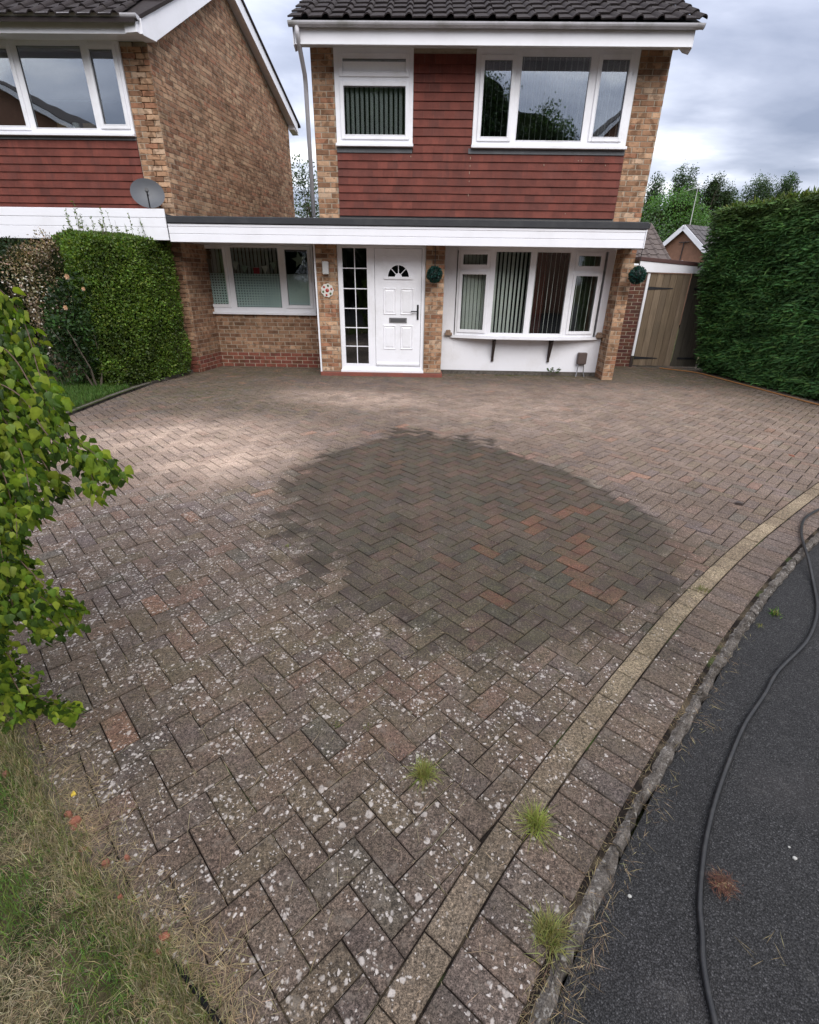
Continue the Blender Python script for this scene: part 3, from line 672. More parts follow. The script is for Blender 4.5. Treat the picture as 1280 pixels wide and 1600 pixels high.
def rtile_mesh(w=0.3, ln=0.40, mat=M_ROOF):
    m = MB(); prof = [(0, 0.0), (0.055, 0.002), (0.15, 0.004), (0.195, 0.002), (0.215, 0.022), (0.245, 0.040), (0.27, 0.040), (0.293, 0.024), (0.302, 0.004)]
    prof = [(x/0.302*w*1.0, h) for x, h in prof]
    for l, lift in ((0, 0.034), (ln, 0.010)):
        for x, h in prof: m.vert((x, l, h+lift))
    n = len(prof)
    for x, h in prof: m.vert((x, 0.0, h+0.034-0.018))
    for i in range(n-1):
        m.face((i, i+1, n+i+1, n+i)); m.face((2*n+i, 2*n+i+1, i+1, i))
    m.face((0, n, 2*n)); m.face((n-1, 3*n-1, 2*n-1))
    return m
def lay_roof(parent, x0, cols, ey, ez, us, un, rows, vis_rows, mat, w=0.3, name='roof_tile', skip=None):
    base = rtile_mesh(w, 0.40, mat); me = base.mesh(name, mat); rm_ = Matrix.Identity(3)
    rot = Matrix((XP, us, un)).transposed()
    restm = MB()
    for r in range(rows):
        for c in range(cols):
            org = Vector((x0+c*w, ey, ez))+us*(r*0.345)+un*random.uniform(-0.003, 0.003)
            if skip and skip(org): continue
            if r < vis_rows:
                o = bpy.data.objects.new(name, me); COL.objects.link(o); o.parent = parent
                jr = rot @ Matrix.Rotation(random.uniform(-0.006, 0.006), 3, 'Z') @ Matrix.Rotation(random.uniform(-0.012, 0.012), 3, 'X')
                o.matrix_local = Matrix.Translation(org-WPOS[parent.name]) @ jr.to_4x4()
            else:
                b0 = len(restm.v)
                for v in base.v: restm.vert(org+rot @ Vector(v))
                for f in base.f: restm.face([b0+i for i in f])
    if restm.v: restm.build('roof_tile_field', mat, parent, WPOS[parent.name], 'stuff')
ncol = int(round((RX1-RX0)/0.3)); wt = (RX1-RX0)/ncol
lay_roof(roof, RX0, ncol, EY-0.01, EZ-0.02, us, un, 10, 6, M_ROOF, wt)
# fascia, soffit, box ends, gutter, downpipe
m = MB(); m.box(-1.925, 3.775, 9.195, 9.215, 4.765, 4.975); m.build('eaves_fascia', M_FASCIA, house, bevel=0.003)
m = MB(); m.box(-1.92, 3.77, 9.217, D-0.002, 4.885, 4.897); m.build('soffit', M_WHITE, house)
for x in (-1.935, 3.777):
    m = MB(); k = len(m.v)
    for xx in (x, x+0.012 if x > 0 else x-0.012):
        for y, z in ((9.2, 4.76), (9.2, 4.98), (9.75, 5.27), (9.75, 4.96), (9.5, 4.80), (9.30, 4.715)): m.vert((xx, y, z))
    m.face(range(k, k+6)); m.face(range(k+11, k+5, -1))
    for i in range(6): m.face((k+i, k+6+i, k+6+(i+1) % 6, k+(i+1) % 6))
    m.build('box_end', M_FASCIA, house)
def gutter(parent, x0, x1, y, z, r=0.056, brk=0.9):
    m = MB(); n = 9
    ang = [math.pi+math.pi*i/n for i in range(n+1)]
    ring = [(y+math.cos(a)*r, z+math.sin(a)*r*0.95) for a in ang]+[(y+math.cos(a)*(r-.005), z+math.sin(a)*(r-.005)*0.95) for a in ang[::-1]]
    ids = [[m.vert((x, yy, zz)) for yy, zz in ring] for x in (x0, x1)]
    k = len(ring)
    for i in range(k): m.face((ids[0][i], ids[0][(i+1) % k], ids[1][(i+1) % k], ids[1][i]))
    m.face(ids[0][::-1]); m.face(ids[1])
    g = m.build('gutter', M_GUTTER, parent)
    x = x0+0.35
    while x < x1:
        b = MB(); rr = r+0.004
        rg = [(y+math.cos(a)*rr, z+math.sin(a)*rr*0.95) for a in ang]
        for xx in (x, x+0.03):
            for yy, zz in rg: b.vert((xx, yy, zz))
        for i in range(n): b.face((i, i+1, n+2+i, n+1+i))
        b.build('gutter_bracket', M_GUTTER, g); x += brk
    for xx in (x0-0.004, x1+0.004):
        b = MB(); cpt = b.vert((xx, y, z)); rg = [b.vert((xx, y+math.cos(a)*(r+.003), z+math.sin(a)*(r+.003)*.95)) for a in ang]
        b.face(rg if xx < 0 else rg[::-1]); b.build('gutter_end', M_GUTTER, g)
    return g
gutter(house, -1.985, 3.86, 9.135, 4.985)
m = MB(); m.tube([(-1.87, 9.135, 4.955), (-1.87, 9.135, 4.86), (-1.872, 9.22, 4.78), (-1.88, 9.55, 4.53), (-1.89, 9.63, 4.44), (-1.89, 9.63, 2.66)], 0.034, 12); m.build('downpipe', M_GUTTER, house, smooth=True)
# low flat roof over the front, its felt edge and fascia boards
FY = 9.17; FX0, FX1 = -4.245, 3.635
m = MB(); m.box(-4.28, 3.70, FY+0.03, D-0.002, 2.52, 2.59); m.box(-4.28, -1.81, D-0.001, DU, 2.52, 2.59); m.build('flat_roof', M_FELT, house)
m = MB(); m.box(FX0, FX1+0.015, FY-0.026, FY+0.028, 2.498, 2.605); m.build('felt_edge', M_FELT, house, bevel=0.012)
for z0, z1, pr in ((2.456, 2.495, 0.004), (2.352, 2.4535, 0.0), (2.228, 2.3495, 0.0)):
    m = MB(); m.box(FX0, FX1, FY-pr, FY+0.022, z0, z1); m.build('fascia_board', M_FASCIA, house, bevel=0.005)
m = MB(); m.box(FX1+0.001, FX1+0.014, FY-0.012, D+0.2, 2.226, 2.497); m.build('fascia_end', M_FASCIA, house)
m = MB(); m.box(-4.26, 3.62, FY+0.024, D+0.0, 2.262, 2.274); m.box(-4.26, -1.92, D+0.001, 10.499, 2.262, 2.274); m.box(0.40, 3.53, D+0.001, 10.07, 2.262, 2.274); m.build('porch_soffit', M_WHITE, house)
# white bay wall with an opening for the bow window
m = MB(); WY = 10.08
m.box(0.40, 0.64, WY, WY+0.2, 0.075, 2.30); m.box(3.40, 3.53, WY, WY+0.2, 0.075, 2.30); m.box(0.64, 3.40, WY, WY+0.2, 0.075, 0.70); m.box(0.64, 3.40, WY, WY+0.2, 2.22, 2.30)
m.build('rendered_wall', M_RENDER, house, bevel=0.004)
m = MB(); m.box(0.40, 3.53, WY+0.006, WY+0.22, -0.01, 0.073); m.build('plinth', M_CONC, house)

# windows -------------------------------------------------------------
def frame_rect(m, x0, x1, z0, z1, y0, y1, w, wb=None, wt=None):
    wb = w if wb is None else wb; wt = w if wt is None else wt
    m.box(x0, x0+w, y0, y1, z0, z1); m.box(x1-w, x1, y0, y1, z0, z1); m.box(x0+w, x1-w, y0, y1, z0, z0+wb); m.box(x0+w, x1-w, y0, y1, z1-wt, z1)
def pane(parent, x0, x1, z0, z1, y, mat):
    m = MB(); m.box(x0, x1, y, y+0.004, z0, z1); m.build('pane', mat, parent)
    b = MB(); frame_rect(b, x0-0.004, x1+0.004, z0-0.004, z1+0.004, y-0.006, y+0.010, 0.007); b.build('gasket', M_BLACK, parent)
def window(parent, x0, x1, z0, z1, y, lights, glass, sill=True, head=0.06, name='window'):
    """lights: (gx0,gx1,gz0,gz1,opening) visible glass rectangles; the frame fills everything else"""
    m = MB(); yf, yb = y-0.012, y+0.055
    xs = sorted({x0, x1, *[l[0] for l in lights], *[l[1] for l in lights]}); zs = sorted({z0, z1, *[l[2] for l in lights], *[l[3] for l in lights]})
    cols = sorted({(l[0], l[1]) for l in lights})
    # vertical members
    edges = [x0]+[v for c in cols for v in c]+[x1]
    for i in range(0, len(edges), 2): m.box(edges[i], edges[i+1], yf, yb, z0, z1)
    for c in cols:
        col = sorted([l for l in lights if (l[0], l[1]) == c], key=lambda l: l[2]); zz = [z0]+[v for l in col for v in (l[2], l[3])]+[z1]
        for i in range(0, len(zz), 2): m.box(c[0], c[1], yf+0.001, yb-0.001, zz[i], zz[i+1])
    w = m.build(name, M_WHITE, parent, bevel=0.003)
    for gx0, gx1, gz0, gz1, op in lights:
        if op:
            s = MB(); frame_rect(s, gx0-op, gx1+op, gz0-op, gz1+op, yf-0.020, yf-0.0008, op+0.002); s.build('sash', M_WHITE, w, bevel=0.005)
        bd = MB(); frame_rect(bd, gx0-0.001, gx1+0.001, gz0-0.001, gz1+0.001, yf-(0.024 if op else 0.005), yf+0.012, 0.011); bd.build('glazing_bead', M_WHITE, w, bevel=0.003)
        pane(w, gx0+0.006, gx1-0.006, gz0+0.006, gz1-0.006, y+0.008, glass)
    if sill:
        s = MB(); s.box(x0-0.012, x1+0.012, y-0.075, yf-0.0005, z0-0.012, z0+0.030); s.build('sill', M_WHITE, w, bevel=0.005)
    return w
uw = window(house, -1.44, -0.21, 3.66, 4.885, D-0.02, [(-1.31, -0.32, 4.585, 4.76, 0.052), (-1.31, -0.32, 3.80, 4.43, 0.052)], M_GLASS)
window(house, 0.75, 3.22, 3.655, 4.885, D-0.02, [(0.87, 1.31, 3.79, 4.755, 0.05), (1.44, 2.50, 3.75, 4.80, 0), (2.655, 3.085, 3.80, 4.77, 0.05)], M_GLASS)
kw = window(house, -4.38, -2.13, 1.045, 2.262, 10.50, [(-4.27, -3.87, 1.21, 2.21, 0.05), (-3.73, -2.80, 1.16, 2.235, 0), (-2.68, -2.225, 1.21, 2.21, 0.05)], M_GLASSL)
# frosted film with a lattice of clear dots on the lower half of the kitchen panes
M_FROST = None
mm, nt, b = newmat('frosted_film'); p = texpos(nt)
sx = nt.nodes.new('ShaderNodeSeparateXYZ'); nt.links.new(p, sx.inputs[0])
def wave(o, f, ph=0): return math_(nt, 'SINE', math_(nt, 'ADD', math_(nt, 'MULTIPLY', o, f), ph))
dots = math_(nt, 'MULTIPLY', wave(sx.outputs[0], 2*math.pi/0.11), wave(sx.outputs[2], 2*math.pi/0.096)); dots = math_(nt, 'ABSOLUTE', dots)
hole = ramp(nt, dots, (0.62, 0.0), (0.70, 1.0))
nt.links.new(mix(nt, hole, (0.55, 0.66, 0.64), (0.04, 0.05, 0.06)), b.inputs['Base Color']); b.inputs['Roughness'].default_value = 0.5; M_FROST = mm
for x0, x1, z0, z1 in ((-4.264, -3.876, 1.216, 1.775), (-3.724, -2.806, 1.166, 1.775), (-2.674, -2.231, 1.216, 1.775)):
    m = MB(); m.box(x0, x1, 10.5145, 10.516, z0, z1)
    m.build('frosted_film', M_FROST, kw)

# bow window ------------------------------------------------------------
bow = MB(); bw = empty('bow_window_unit', None, None, (2.0, WY, 0.72)); bw.parent = house; bw.location = Vector((2.0, WY, 0.72))-WPOS[house.name]; bw.name = 'bow_window'; WPOS['bow_window'] = Vector((2.0, WY, 0.72))
# plan of the five posts: left end, three mullions, right end
nodes = [Vector((0.655, 10.06, 0)), Vector((1.275, 9.905, 0)), Vector((2.00, 9.855, 0)), Vector((2.72, 9.905, 0)), Vector((3.345, 10.06, 0))]
fm = MB(); Z0, Z1 = 0.75, 2.262
lights_ = []
for i in range(4):
    a, b_ = nodes[i], nodes[i+1]; u = (b_-a).normalized(); nrm = Vector((u.y, -u.x, 0)); ln = (b_-a).length
    ww = 0.055
    o = a-nrm*0.05
    fm.obox(o+UP*Z0, u, UP, nrm, ww, Z1-Z0, 0.06); fm.obox(o+u*(ln-ww)+UP*Z0, u, UP, nrm, ww, Z1-Z0, 0.06)
    fm.obox(o+u*ww+UP*Z0, u, UP, nrm, ln-2*ww, 0.065, 0.058); fm.obox(o+u*ww+UP*(Z1-0.075), u, UP, nrm, ln-2*ww, 0.075, 0.058)
    if i in (0, 3): fm.obox(o+u*ww+UP*1.86, u, UP, nrm, ln-2*ww, 0.075, 0.058); lights_ += [(i, ww, ln-ww, Z0+0.065, 1.86, 1), (i, ww, ln-ww, 1.935, Z1-0.075, 1)]
    else: lights_ += [(i, ww, ln-ww, Z0+0.065, Z1-0.075, 0)]
for nd in nodes[1:4]: fm.tube([nd+Vector((0, 0.022, Z0)), nd+Vector((0, 0.022, Z1))], 0.032, 8)
fm.build('window_frame', M_WHITE, bw, bevel=0.003)
for i, s0, s1, z0, z1, op in lights_:
    a, b_ = nodes[i], nodes[i+1]; u = (b_-a).normalized(); nrm = Vector((u.y, -u.x, 0)); o = a-nrm*0.02
    if op:
        s = MB()
        k = 0.045; o2 = a+nrm*0.0108
        for (ua, ub, za, zb) in ((s0-0.012, s0+k, z0-0.012, z1+0.012), (s1-k, s1+0.012, z0-0.012, z1+0.012), (s0+k, s1-k, z0-0.012, z0+k), (s0+k, s1-k, z1-k, z1+0.012)):
            s.obox(o2+u*ua+UP*za, u, UP, nrm, ub-ua, zb-za, 0.018)
        s.build('sash', M_WHITE, bw, bevel=0.004)
    m = MB(); m.obox(o+u*(s0+0.003)+UP*(z0+0.003), u, UP, nrm, s1-s0-0.006, z1-z0-0.006, 0.004); m.build('pane', M_GLASSL, bw)
# curved sill board, head board and brackets
def bowboard(z0, z1, fwd, name, mat, parent, back=WY-0.001):
    pts = [Vector((0.56, WY-0.02, 0)), *[n_+Vector((0, -fwd, 0)) for n_ in nodes], Vector((3.47, WY-0.02, 0))]
    c = catmull([(p.x, p.y) for p in pts], 6); m = MB()
    top = [m.vert((p.x, p.y, z1)) for p in c]; bot = [m.vert((p.x, p.y, z0)) for p in c]
    tb = [m.vert((p.x, back, z1)) for p in c]; bb = [m.vert((p.x, back, z0)) for p in c]
    for i in range(len(c)-1):
        m.face((bot[i], bot[i+1], top[i+1], top[i])); m.face((top[i], top[i+1], tb[i+1], tb[i])); m.face((bb[i], bb[i+1], bot[i+1], bot[i]))
    m.face((bot[0], top[0], tb[0], bb[0])); m.face((bot[-1], bb[-1], tb[-1], top[-1])); return m.build(name, mat, parent)
bowboard(0.702, 0.748, 0.055, 'sill', M_WHITE, bw)
for x in (1.435, 2.545):
    m = MB(); m.box(x-0.024, x+0.024, WY-0.03, WY-0.002, 0.26, 0.70); m.box(x-0.020, x+0.020, 9.90, WY-0.032, 0.655, 0.70)
    m.obox((x-0.018, WY-0.035, 0.36), XP, Vector((0, -0.42, 0.907)).normalized(), Vector((0, -0.907, -0.42)).normalized(), 0.036, 0.33, 0.03)
    m.build('sill_bracket', M_DKWOOD, bw, bevel=0.003)
for x in (0.535, 3.475):
    m = MB(); m.obox((x-0.07, WY-0.08, 0.745), XP, YP, UP, 0.14, 0.075, 0.045, 0.01); m.obox((x-0.05, WY-0.07, 0.79), XP, YP, UP, 0.09, 0.06, 0.05, 0.015)
    m.build('corner_stone', plain('terracotta_mortar', (0.25, 0.17, 0.12), 0.95, 0.3, 30, 0.8), bw)

# front door ------------------------------------------------------------
dr = MB(); YD = D+0.035
# outer frame, the mullion between sidelight and door, plain side panel
dr.box(-1.533, -1.445, YD, YD+0.07, 0.075, 2.262); dr.box(-1.005, -0.868, YD, YD+0.07, 0.075, 2.262); dr.box(-0.012, 0.052, YD, YD+0.07, 0.075, 2.262)
dr.box(-1.445, -1.005, YD+0.001, YD+0.07, 0.075, 0.225); dr.box(-1.445, -1.005, YD+0.001, YD+0.07, 2.205, 2.262); dr.box(-0.868, -0.012, YD+0.001, YD+0.07, 2.21, 2.262); dr.box(-0.868, -0.012, YD+0.001, YD+0.07, 0.075, 0.175)
dframe = dr.build('door_frame', M_WHITE, house, bevel=0.004)
sd_ = MB(); sd_.box(-1.545, 0.06, YD-0.055, YD-0.001, 0.070, 0.115); sd_.build('threshold', M_WHITE, dframe, bevel=0.004)
rows_ = [0.228, 0.545, 0.88, 1.215, 1.55, 1.885, 2.202]
for i in range(6):
    for xa, xb in ((-1.442, -1.228), (-1.220, -1.008)):
        m = MB(); m.box(xa, xb, YD+0.024, YD+0.028, rows_[i], rows_[i+1]-0.002); m.build('sidelight_pane', M_GLASSL, dframe)
m = MB(); m.box(-1.232, -1.216, YD+0.012, YD+0.0235, 0.226, 2.204)
for z in rows_[1:6]: m.box(-1.444, -1.2325, YD+0.012, YD+0.0235, z-0.009, z+0.007); m.box(-1.2155, -1.006, YD+0.012, YD+0.0235, z-0.009, z+0.007)
m.build('glazing_bar', M_WHITE, dframe, bevel=0.002)
leaf = MB(); LX0, LX1, LZ0, LZ1 = -0.862, -0.018, 0.182, 2.205
yl = YD+0.012
fanc = (-0.435, 1.755); fr = 0.20
# leaf slab built round the half-round fan light
def ring_face(m, cx, cz, r, x0, x1, z1, y, n=16):
    arc = [(cx+r*math.cos(math.pi*i/n), cz+r*math.sin(math.pi*i/n)) for i in range(n+1)]
    iv = [m.vert((a, y, b_)) for a, b_ in arc]
    ov = []
    for a, b_ in arc:
        dx_, dz_ = a-cx, b_-cz; t = min((x1-cx)/dx_ if dx_ > 1e-6 else 9, (x0-cx)/dx_ if dx_ < -1e-6 else 9, (z1-cz)/dz_ if dz_ > 1e-6 else 9); ov.append(m.vert((cx+dx_*t, y, cz+dz_*t)))
    for i in range(n): m.face((iv[i], ov[i], ov[i+1], iv[i+1]))
    # corner triangles
    for sx_ in (x0, x1):
        c0 = m.vert((sx_, y, z1)); rng_ = [k for k in range(n) if (abs(m.v[ov[k]][0]-sx_) < 1e-6) != (abs(m.v[ov[k+1]][0]-sx_) < 1e-6)]
        for k in rng_:
            m.face((ov[k], c0, ov[k+1]))
    iv2 = [m.vert((a, y+0.03, b_)) for a, b_ in arc]
    for i in range(n): m.face((iv[i], iv[i+1], iv2[i+1], iv2[i]))
m = leaf
m.box(LX0, LX1, yl, yl+0.044, LZ0, fanc[1]); m.box(LX0, LX1, yl+0.0, yl+0.044, 1.99, LZ1)
m.box(LX0, -0.70, yl, yl+0.044, fanc[1], 1.99); m.box(-0.17, LX1, yl, yl+0.044, fanc[1], 1.99)
ring_face(m, fanc[0], fanc[1], fr, -0.70, -0.17, 1.99, yl)
door = leaf.build('front_door', M_WHITE, house)
fl = MB(); n = 16
cc = fl.vert((fanc[0], yl+0.02, fanc[1])); rr_ = [fl.vert((fanc[0]+fr*math.cos(math.pi*i/n), yl+0.02, fanc[1]+fr*math.sin(math.pi*i/n))) for i in range(n+1)]
for i in range(n): fl.face((cc, rr_[i], rr_[i+1]))
fl.build('fanlight_pane', glass_mat('fanlight_glass', 0.1, (0.25, 0.27, 0.3)), door)
fb = MB(); fb.box(fanc[0]-fr, fanc[0]+fr, yl+0.034, yl+0.04, fanc[1], fanc[1]+fr); fb.build('fanlight_backing', M_DARKROOM, door)
m = MB()
def arcband(m, cx, cz, r0, r1, y0, y1, a0=0, a1=math.pi, n=18):
    ids = []
    for i in range(n+1):
        a = a0+(a1-a0)*i/n; ca, sa = math.cos(a), math.sin(a)
        ids.append([m.vert((cx+r0*ca, y1, cz+r0*sa)), m.vert((cx+r0*ca, y0, cz+r0*sa)), m.vert((cx+r1*ca, y0, cz+r1*sa)), m.vert((cx+r1*ca, y1, cz+r1*sa))])
    for i in range(n):
        for k in range(3): m.face((ids[i][k], ids[i][k+1], ids[i+1][k+1], ids[i+1][k]))
    m.face(ids[0]); m.face(ids[n][::-1])
arcband(m, *fanc, fr-0.012, fr+0.028, yl-0.018, yl); arcband(m, *fanc, 0.0, 0.062, yl-0.002, yl+0.018)
for a in (45, 90, 135):
    ca, sa = math.cos(R(a)), math.sin(R(a)); u = Vector((ca, 0, sa)); w = Vector((sa, 0, -ca))
    m.obox(Vector((fanc[0], yl+0.018, fanc[1]))+u*0.05-w*0.007, w, u, YN, 0.014, fr-0.05, 0.016)
m.box(-0.695, -0.175, yl-0.022, yl-0.001, 1.715, 1.757); m.build('fanlight_surround', M_WHITE, door, bevel=0.002)
m = MB()
def molding(m, x0, x1, z0, z1, w=0.022, p=0.012):
    # a raised bevelled picture-frame moulding and a raised field inside it
    def ring(i0, y): return [m.vert((x, y, z)) for x, z in ((x0+i0, z0+i0), (x1-i0, z0+i0), (x1-i0, z1-i0), (x0+i0, z1-i0))]
    rs = [ring(0, yl-0.0005), ring(w*0.35, yl-p), ring(w*0.65, yl-p), ring(w, yl-0.001), ring(w+0.012, yl-0.001), ring(w+0.03, yl-p*0.75)]
    for a, b_ in zip(rs[:-1], rs[1:]):
        for i in range(4): m.face((a[i], a[(i+1) % 4], b_[(i+1) % 4], b_[i]))
    m.face(rs[-1])
for x0, x1, z0, z1 in ((-0.715, -0.478, 1.12, 1.57), (-0.395, -0.158, 1.12, 1.57), (-0.715, -0.478, 0.50, 0.935), (-0.395, -0.158, 0.50, 0.935)):
    m = MB(); molding(m, x0, x1, z0, z1); m.build('door_panel', M_WHITE, door)
m = MB(); m.box(-0.76, -0.115, yl-0.010, yl-0.0005, 2.075, 2.095); m.build('top_moulding', M_WHITE, door, bevel=0.002)
m = MB(); m.box(-0.855, -0.025, yl-0.020, yl-0.0005, 0.205, 0.245); m.build('weather_bar', M_WHITE, door, bevel=0.003)
m = MB(); m.box(-0.605, -0.275, yl-0.012, yl-0.0005, 0.975, 1.065); m.build('letterbox', M_STEEL, door, bevel=0.004)
m = MB(); m.box(-0.575, -0.305, yl-0.017, yl-0.0125, 0.995, 1.045); m.build('letter_flap', plain('dark_steel', (0.16, 0.16, 0.17), 0.4, 0.1, 30, metal=0.7), door, bevel=0.003)
m = MB(); m.box(-0.089, -0.055, yl-0.014, yl-0.0005, 1.035, 1.295); m.box(-0.2, -0.06, yl-0.055, yl-0.038, 1.172, 1.19); m.box(-0.08, -0.064, yl-0.054, yl-0.0145, 1.173, 1.189); m.build('door_handle', plain('black_chrome', (0.05, 0.05, 0.055), 0.3, 0.1, 30, metal=0.6), door, bevel=0.003)
# red tile step below the door and piers
m = MB(); m.box(-1.945, 0.425, D-0.05, D+0.31, -0.015, 0.068); m.build('doorstep', M_STEP, house, bevel=0.006)
m = MB(); m.box(-1.948, -1.918, D-0.004, 10.49, 0.03, 2.262); m.build('corner_trim', M_WHITE, house, bevel=0.003)

# ------------------------------------------------------------------ things on the house front
m = empty('wall_lamp', 'small grey box lamp on the brick pier left of the front door', 'wall lamp', (-1.73, D-0.01, 1.77))
b = MB(); b.box(-1.755, -1.695, D-0.035, D-0.007, 1.80, 1.97); b.build('backplate', M_STEEL, m, bevel=0.003)
b = MB(); b.box(-1.785, -1.675, D-0.11, D-0.036, 1.775, 1.985); b.build('lamp_body', plain('grey_lamp_glass', (0.42, 0.42, 0.41), 0.5, 0.1, 20), m, bevel=0.012)
pl = empty('wall_plaque', 'round white plaque with red flowers on the brick pier', 'plaque', (-1.73, D-0.01, 1.40))
b = MB(); cx, cz, r = -1.73, 1.515, 0.112; c0 = b.vert((cx, D-0.03, cz)); n = 36; rg = []; rg2 = []
for i in range(n):
    a = 2*math.pi*i/n; q = r*(1+0.06*math.cos(a*9)); rg.append(b.vert((cx+q*math.cos(a), D-0.026, cz+q*math.sin(a)))); rg2.append(b.vert((cx+q*math.cos(a), D-0.006, cz+q*math.sin(a))))
for i in range(n): b.face((c0, rg[i], rg[(i+1) % n])); b.face((rg[i], rg2[i], rg2[(i+1) % n], rg[(i+1) % n]))
b.build('plate', plain('glazed_cream', (0.62, 0.60, 0.55), 0.4, 0.1, 20), pl)
M_RED = plain('painted_red', (0.36, 0.04, 0.03), 0.5, 0.2, 30); M_LEAFG = plain('painted_green', (0.06, 0.10, 0.03), 0.5, 0.2, 30)
for i in range(6):
    a = 2*math.pi*i/6+0.3; q = 0.078; b = MB(); k = 8; ctr = b.vert((cx+q*math.cos(a), D-0.040, cz+q*math.sin(a)))
    rg = [b.vert((cx+q*math.cos(a)+0.021*math.cos(t*2*math.pi/k), D-0.028, cz+q*math.sin(a)+0.021*math.sin(t*2*math.pi/k))) for t in range(k)]
    for t in range(k): b.face((ctr, rg[t], rg[(t+1) % k]))
    b.build('painted_flower', M_RED if i % 2 == 0 else M_LEAFG, pl)
b = MB(); ctr = b.vert((cx, D-0.046, cz)); rg = [b.vert((cx+0.035*math.cos(t*math.pi/5), D-0.029, cz+0.035*math.sin(t*math.pi/5))) for t in range(10)]
for t in range(10): b.face((ctr, rg[t], rg[(t+1) % 10]))
b.build('painted_flower', M_RED, pl)

def quadleaf(m, p, d, n, ln, w, bend=0.15):
    """a leaf of two halves folded on its midrib: base p, direction d, surface normal n"""
    d = d.normalized(); s = d.cross(n)
    if s.length < 1e-4: s = d.orthogonal()
    s.normalize(); n = s.cross(d); k = len(m.v)
    for a, b_, c in ((0, 0, 0), (0.42, 0.5, bend*0.5), (1, 0, -bend*0.3), (0.42, -0.5, bend*0.5)): m.vert(p+d*(a*ln)+s*(b_*w)+n*(c*w))
    m.face((k, k+1, k+2)); m.face((k, k+2, k+3))
def rdir():
    v = Vector(rng.normal(size=3)); return v.normalized()
def topiary(loc, r, label):
    t = empty('topiary_ball', label, 'topiary ball', (loc[0], loc[1], loc[2]-r), 'green topiary balls hung at the front of the house')
    b = MB(); b.tube([(loc[0], loc[1], 2.262), (loc[0], loc[1], loc[2]+r*0.8)], 0.006, 6); b.build('hanging_chain', M_BLACK, t)
    b = MB()
    core = bmesh.new(); bmesh.ops.create_icosphere(core, subdivisions=2, radius=r*0.86)
    for v in core.verts: b.vert(v.co+Vector(loc), (0.012, 0.022, 0.02, 1))
    for f in core.faces: b.face([v.index for v in f.verts])
    core.free()
    for i in range(650):
        d_ = rdir(); p_ = Vector(loc)+d_*(r*random.uniform(0.82, 0.95)); f = random.uniform(0.6, 1.5); b.cur = (0.014*f, 0.058*f, 0.050*f, 1)
        quadleaf(b, p_, (d_+rdir()*0.8), rdir(), 0.040, 0.022)
    b.build('clipped_foliage', M_LEAF, t)
topiary((0.215, D-0.22, 1.80), 0.125, 'dark green topiary ball hung beside the front door')
topiary((3.735, D-0.24, 1.835), 0.132, 'dark green topiary ball hung by the corner pier near the side gate')
ds = empty('meter_box', 'small brown vent box on two legs against the white wall', 'vent box', (3.2, 10.0, 0.0))
b = MB(); b.box(3.115, 3.29, 9.99, WY-0.002, 0.24, 0.46); b.build('box_body', plain('brown_plastic', (0.085, 0.06, 0.052), 0.5, 0.15, 20), ds, bevel=0.012)
for x in (3.15, 3.255):
    b = MB(); b.tube([(x, 10.03, 0.245), (x+(x-3.2)*0.2, 10.01, 0.09), (x+(x-3.2)*0.6, 9.98, 0.0)], 0.009, 6); b.build('pipe_leg', M_STEEL, ds)

# ------------------------------------------------------------------ blinds and what stands behind the glass
def blind(label, x0, x1, z0, z1, y, pitch, w, ang, mat, group='vertical blinds in the front windows', slats=None):
    t = empty('vertical_blind', label, 'blind', ((x0+x1)/2, y, z0), group)
    b = MB(); b.box(x0, x1, y-0.02, y+0.02, z1, z1+0.03); b.build('head_rail', M_WHITE, t)
    x = x0+pitch/2; i = 0
    while x < x1:
        a = R(ang+random.uniform(-7, 7)); dx_, dy_ = math.cos(a)*w/2, math.sin(a)*w/2; b = MB(); k = 0
        bow_ = 0.004
        pts = [(-1, 0), (0, bow_), (1, 0)]
        for z in (z0+random.uniform(0, 0.01), z1):
            for s, q in pts: b.vert((x+dx_*s-math.sin(a)*q, y+dy_*s+math.cos(a)*q, z))
        b.face((0, 1, 4, 3)); b.face((1, 2, 5, 4)); b.build('slat', mat, t); x += pitch; i += 1
    return t
yb_ = D+0.052
blind('half open pale green vertical blind in the small upstairs window', -1.37, -0.27, 3.76, 4.46, yb_, 0.077, 0.060, 44, M_SLATW)
b = MB(); b.cur = (1, 1, 1, 1)
M_PANEBRIGHT = plain('pane_brightening_white', (0.93, 0.94, 0.98), 0.25, 0.06, 30, 0.1)  # white standing in for the bright net and reflection in the top light
fp = MB(); fp.box(-1.302, -0.328, D-0.0135, D-0.0125, 4.592, 4.722)  # added sheet that brightens the pane; stops short to leave a shadow strip
net = empty('net_curtain', 'white gathered net curtain behind the narrow top light upstairs', 'curtain', (-0.82, D+0.06, 4.54))
xs_ = np.linspace(-1.36, -0.28, 70)
for x in xs_: b.vert((x, D+0.062+0.012*math.sin(x*60), 4.55)); b.vert((x, D+0.062+0.012*math.sin(x*60), 4.80))
for i in range(69): b.face((2*i, 2*i+2, 2*i+3, 2*i+1))
b.build('gathered_cloth', M_SLATW, net)
fp.build('pane_brightener', M_PANEBRIGHT, uw)
blind('nearly edge-on vertical blind across the wide upstairs window', 0.80, 3.18, 3.72, 4.83, D+0.058, 0.092, 0.086, 86, M_SLATW)
blind('vertical blind behind the kitchen window above frosted panes', -4.30, -2.75, 1.12, 2.25, 10.62, 0.075, 0.089, 72, M_SLATW)
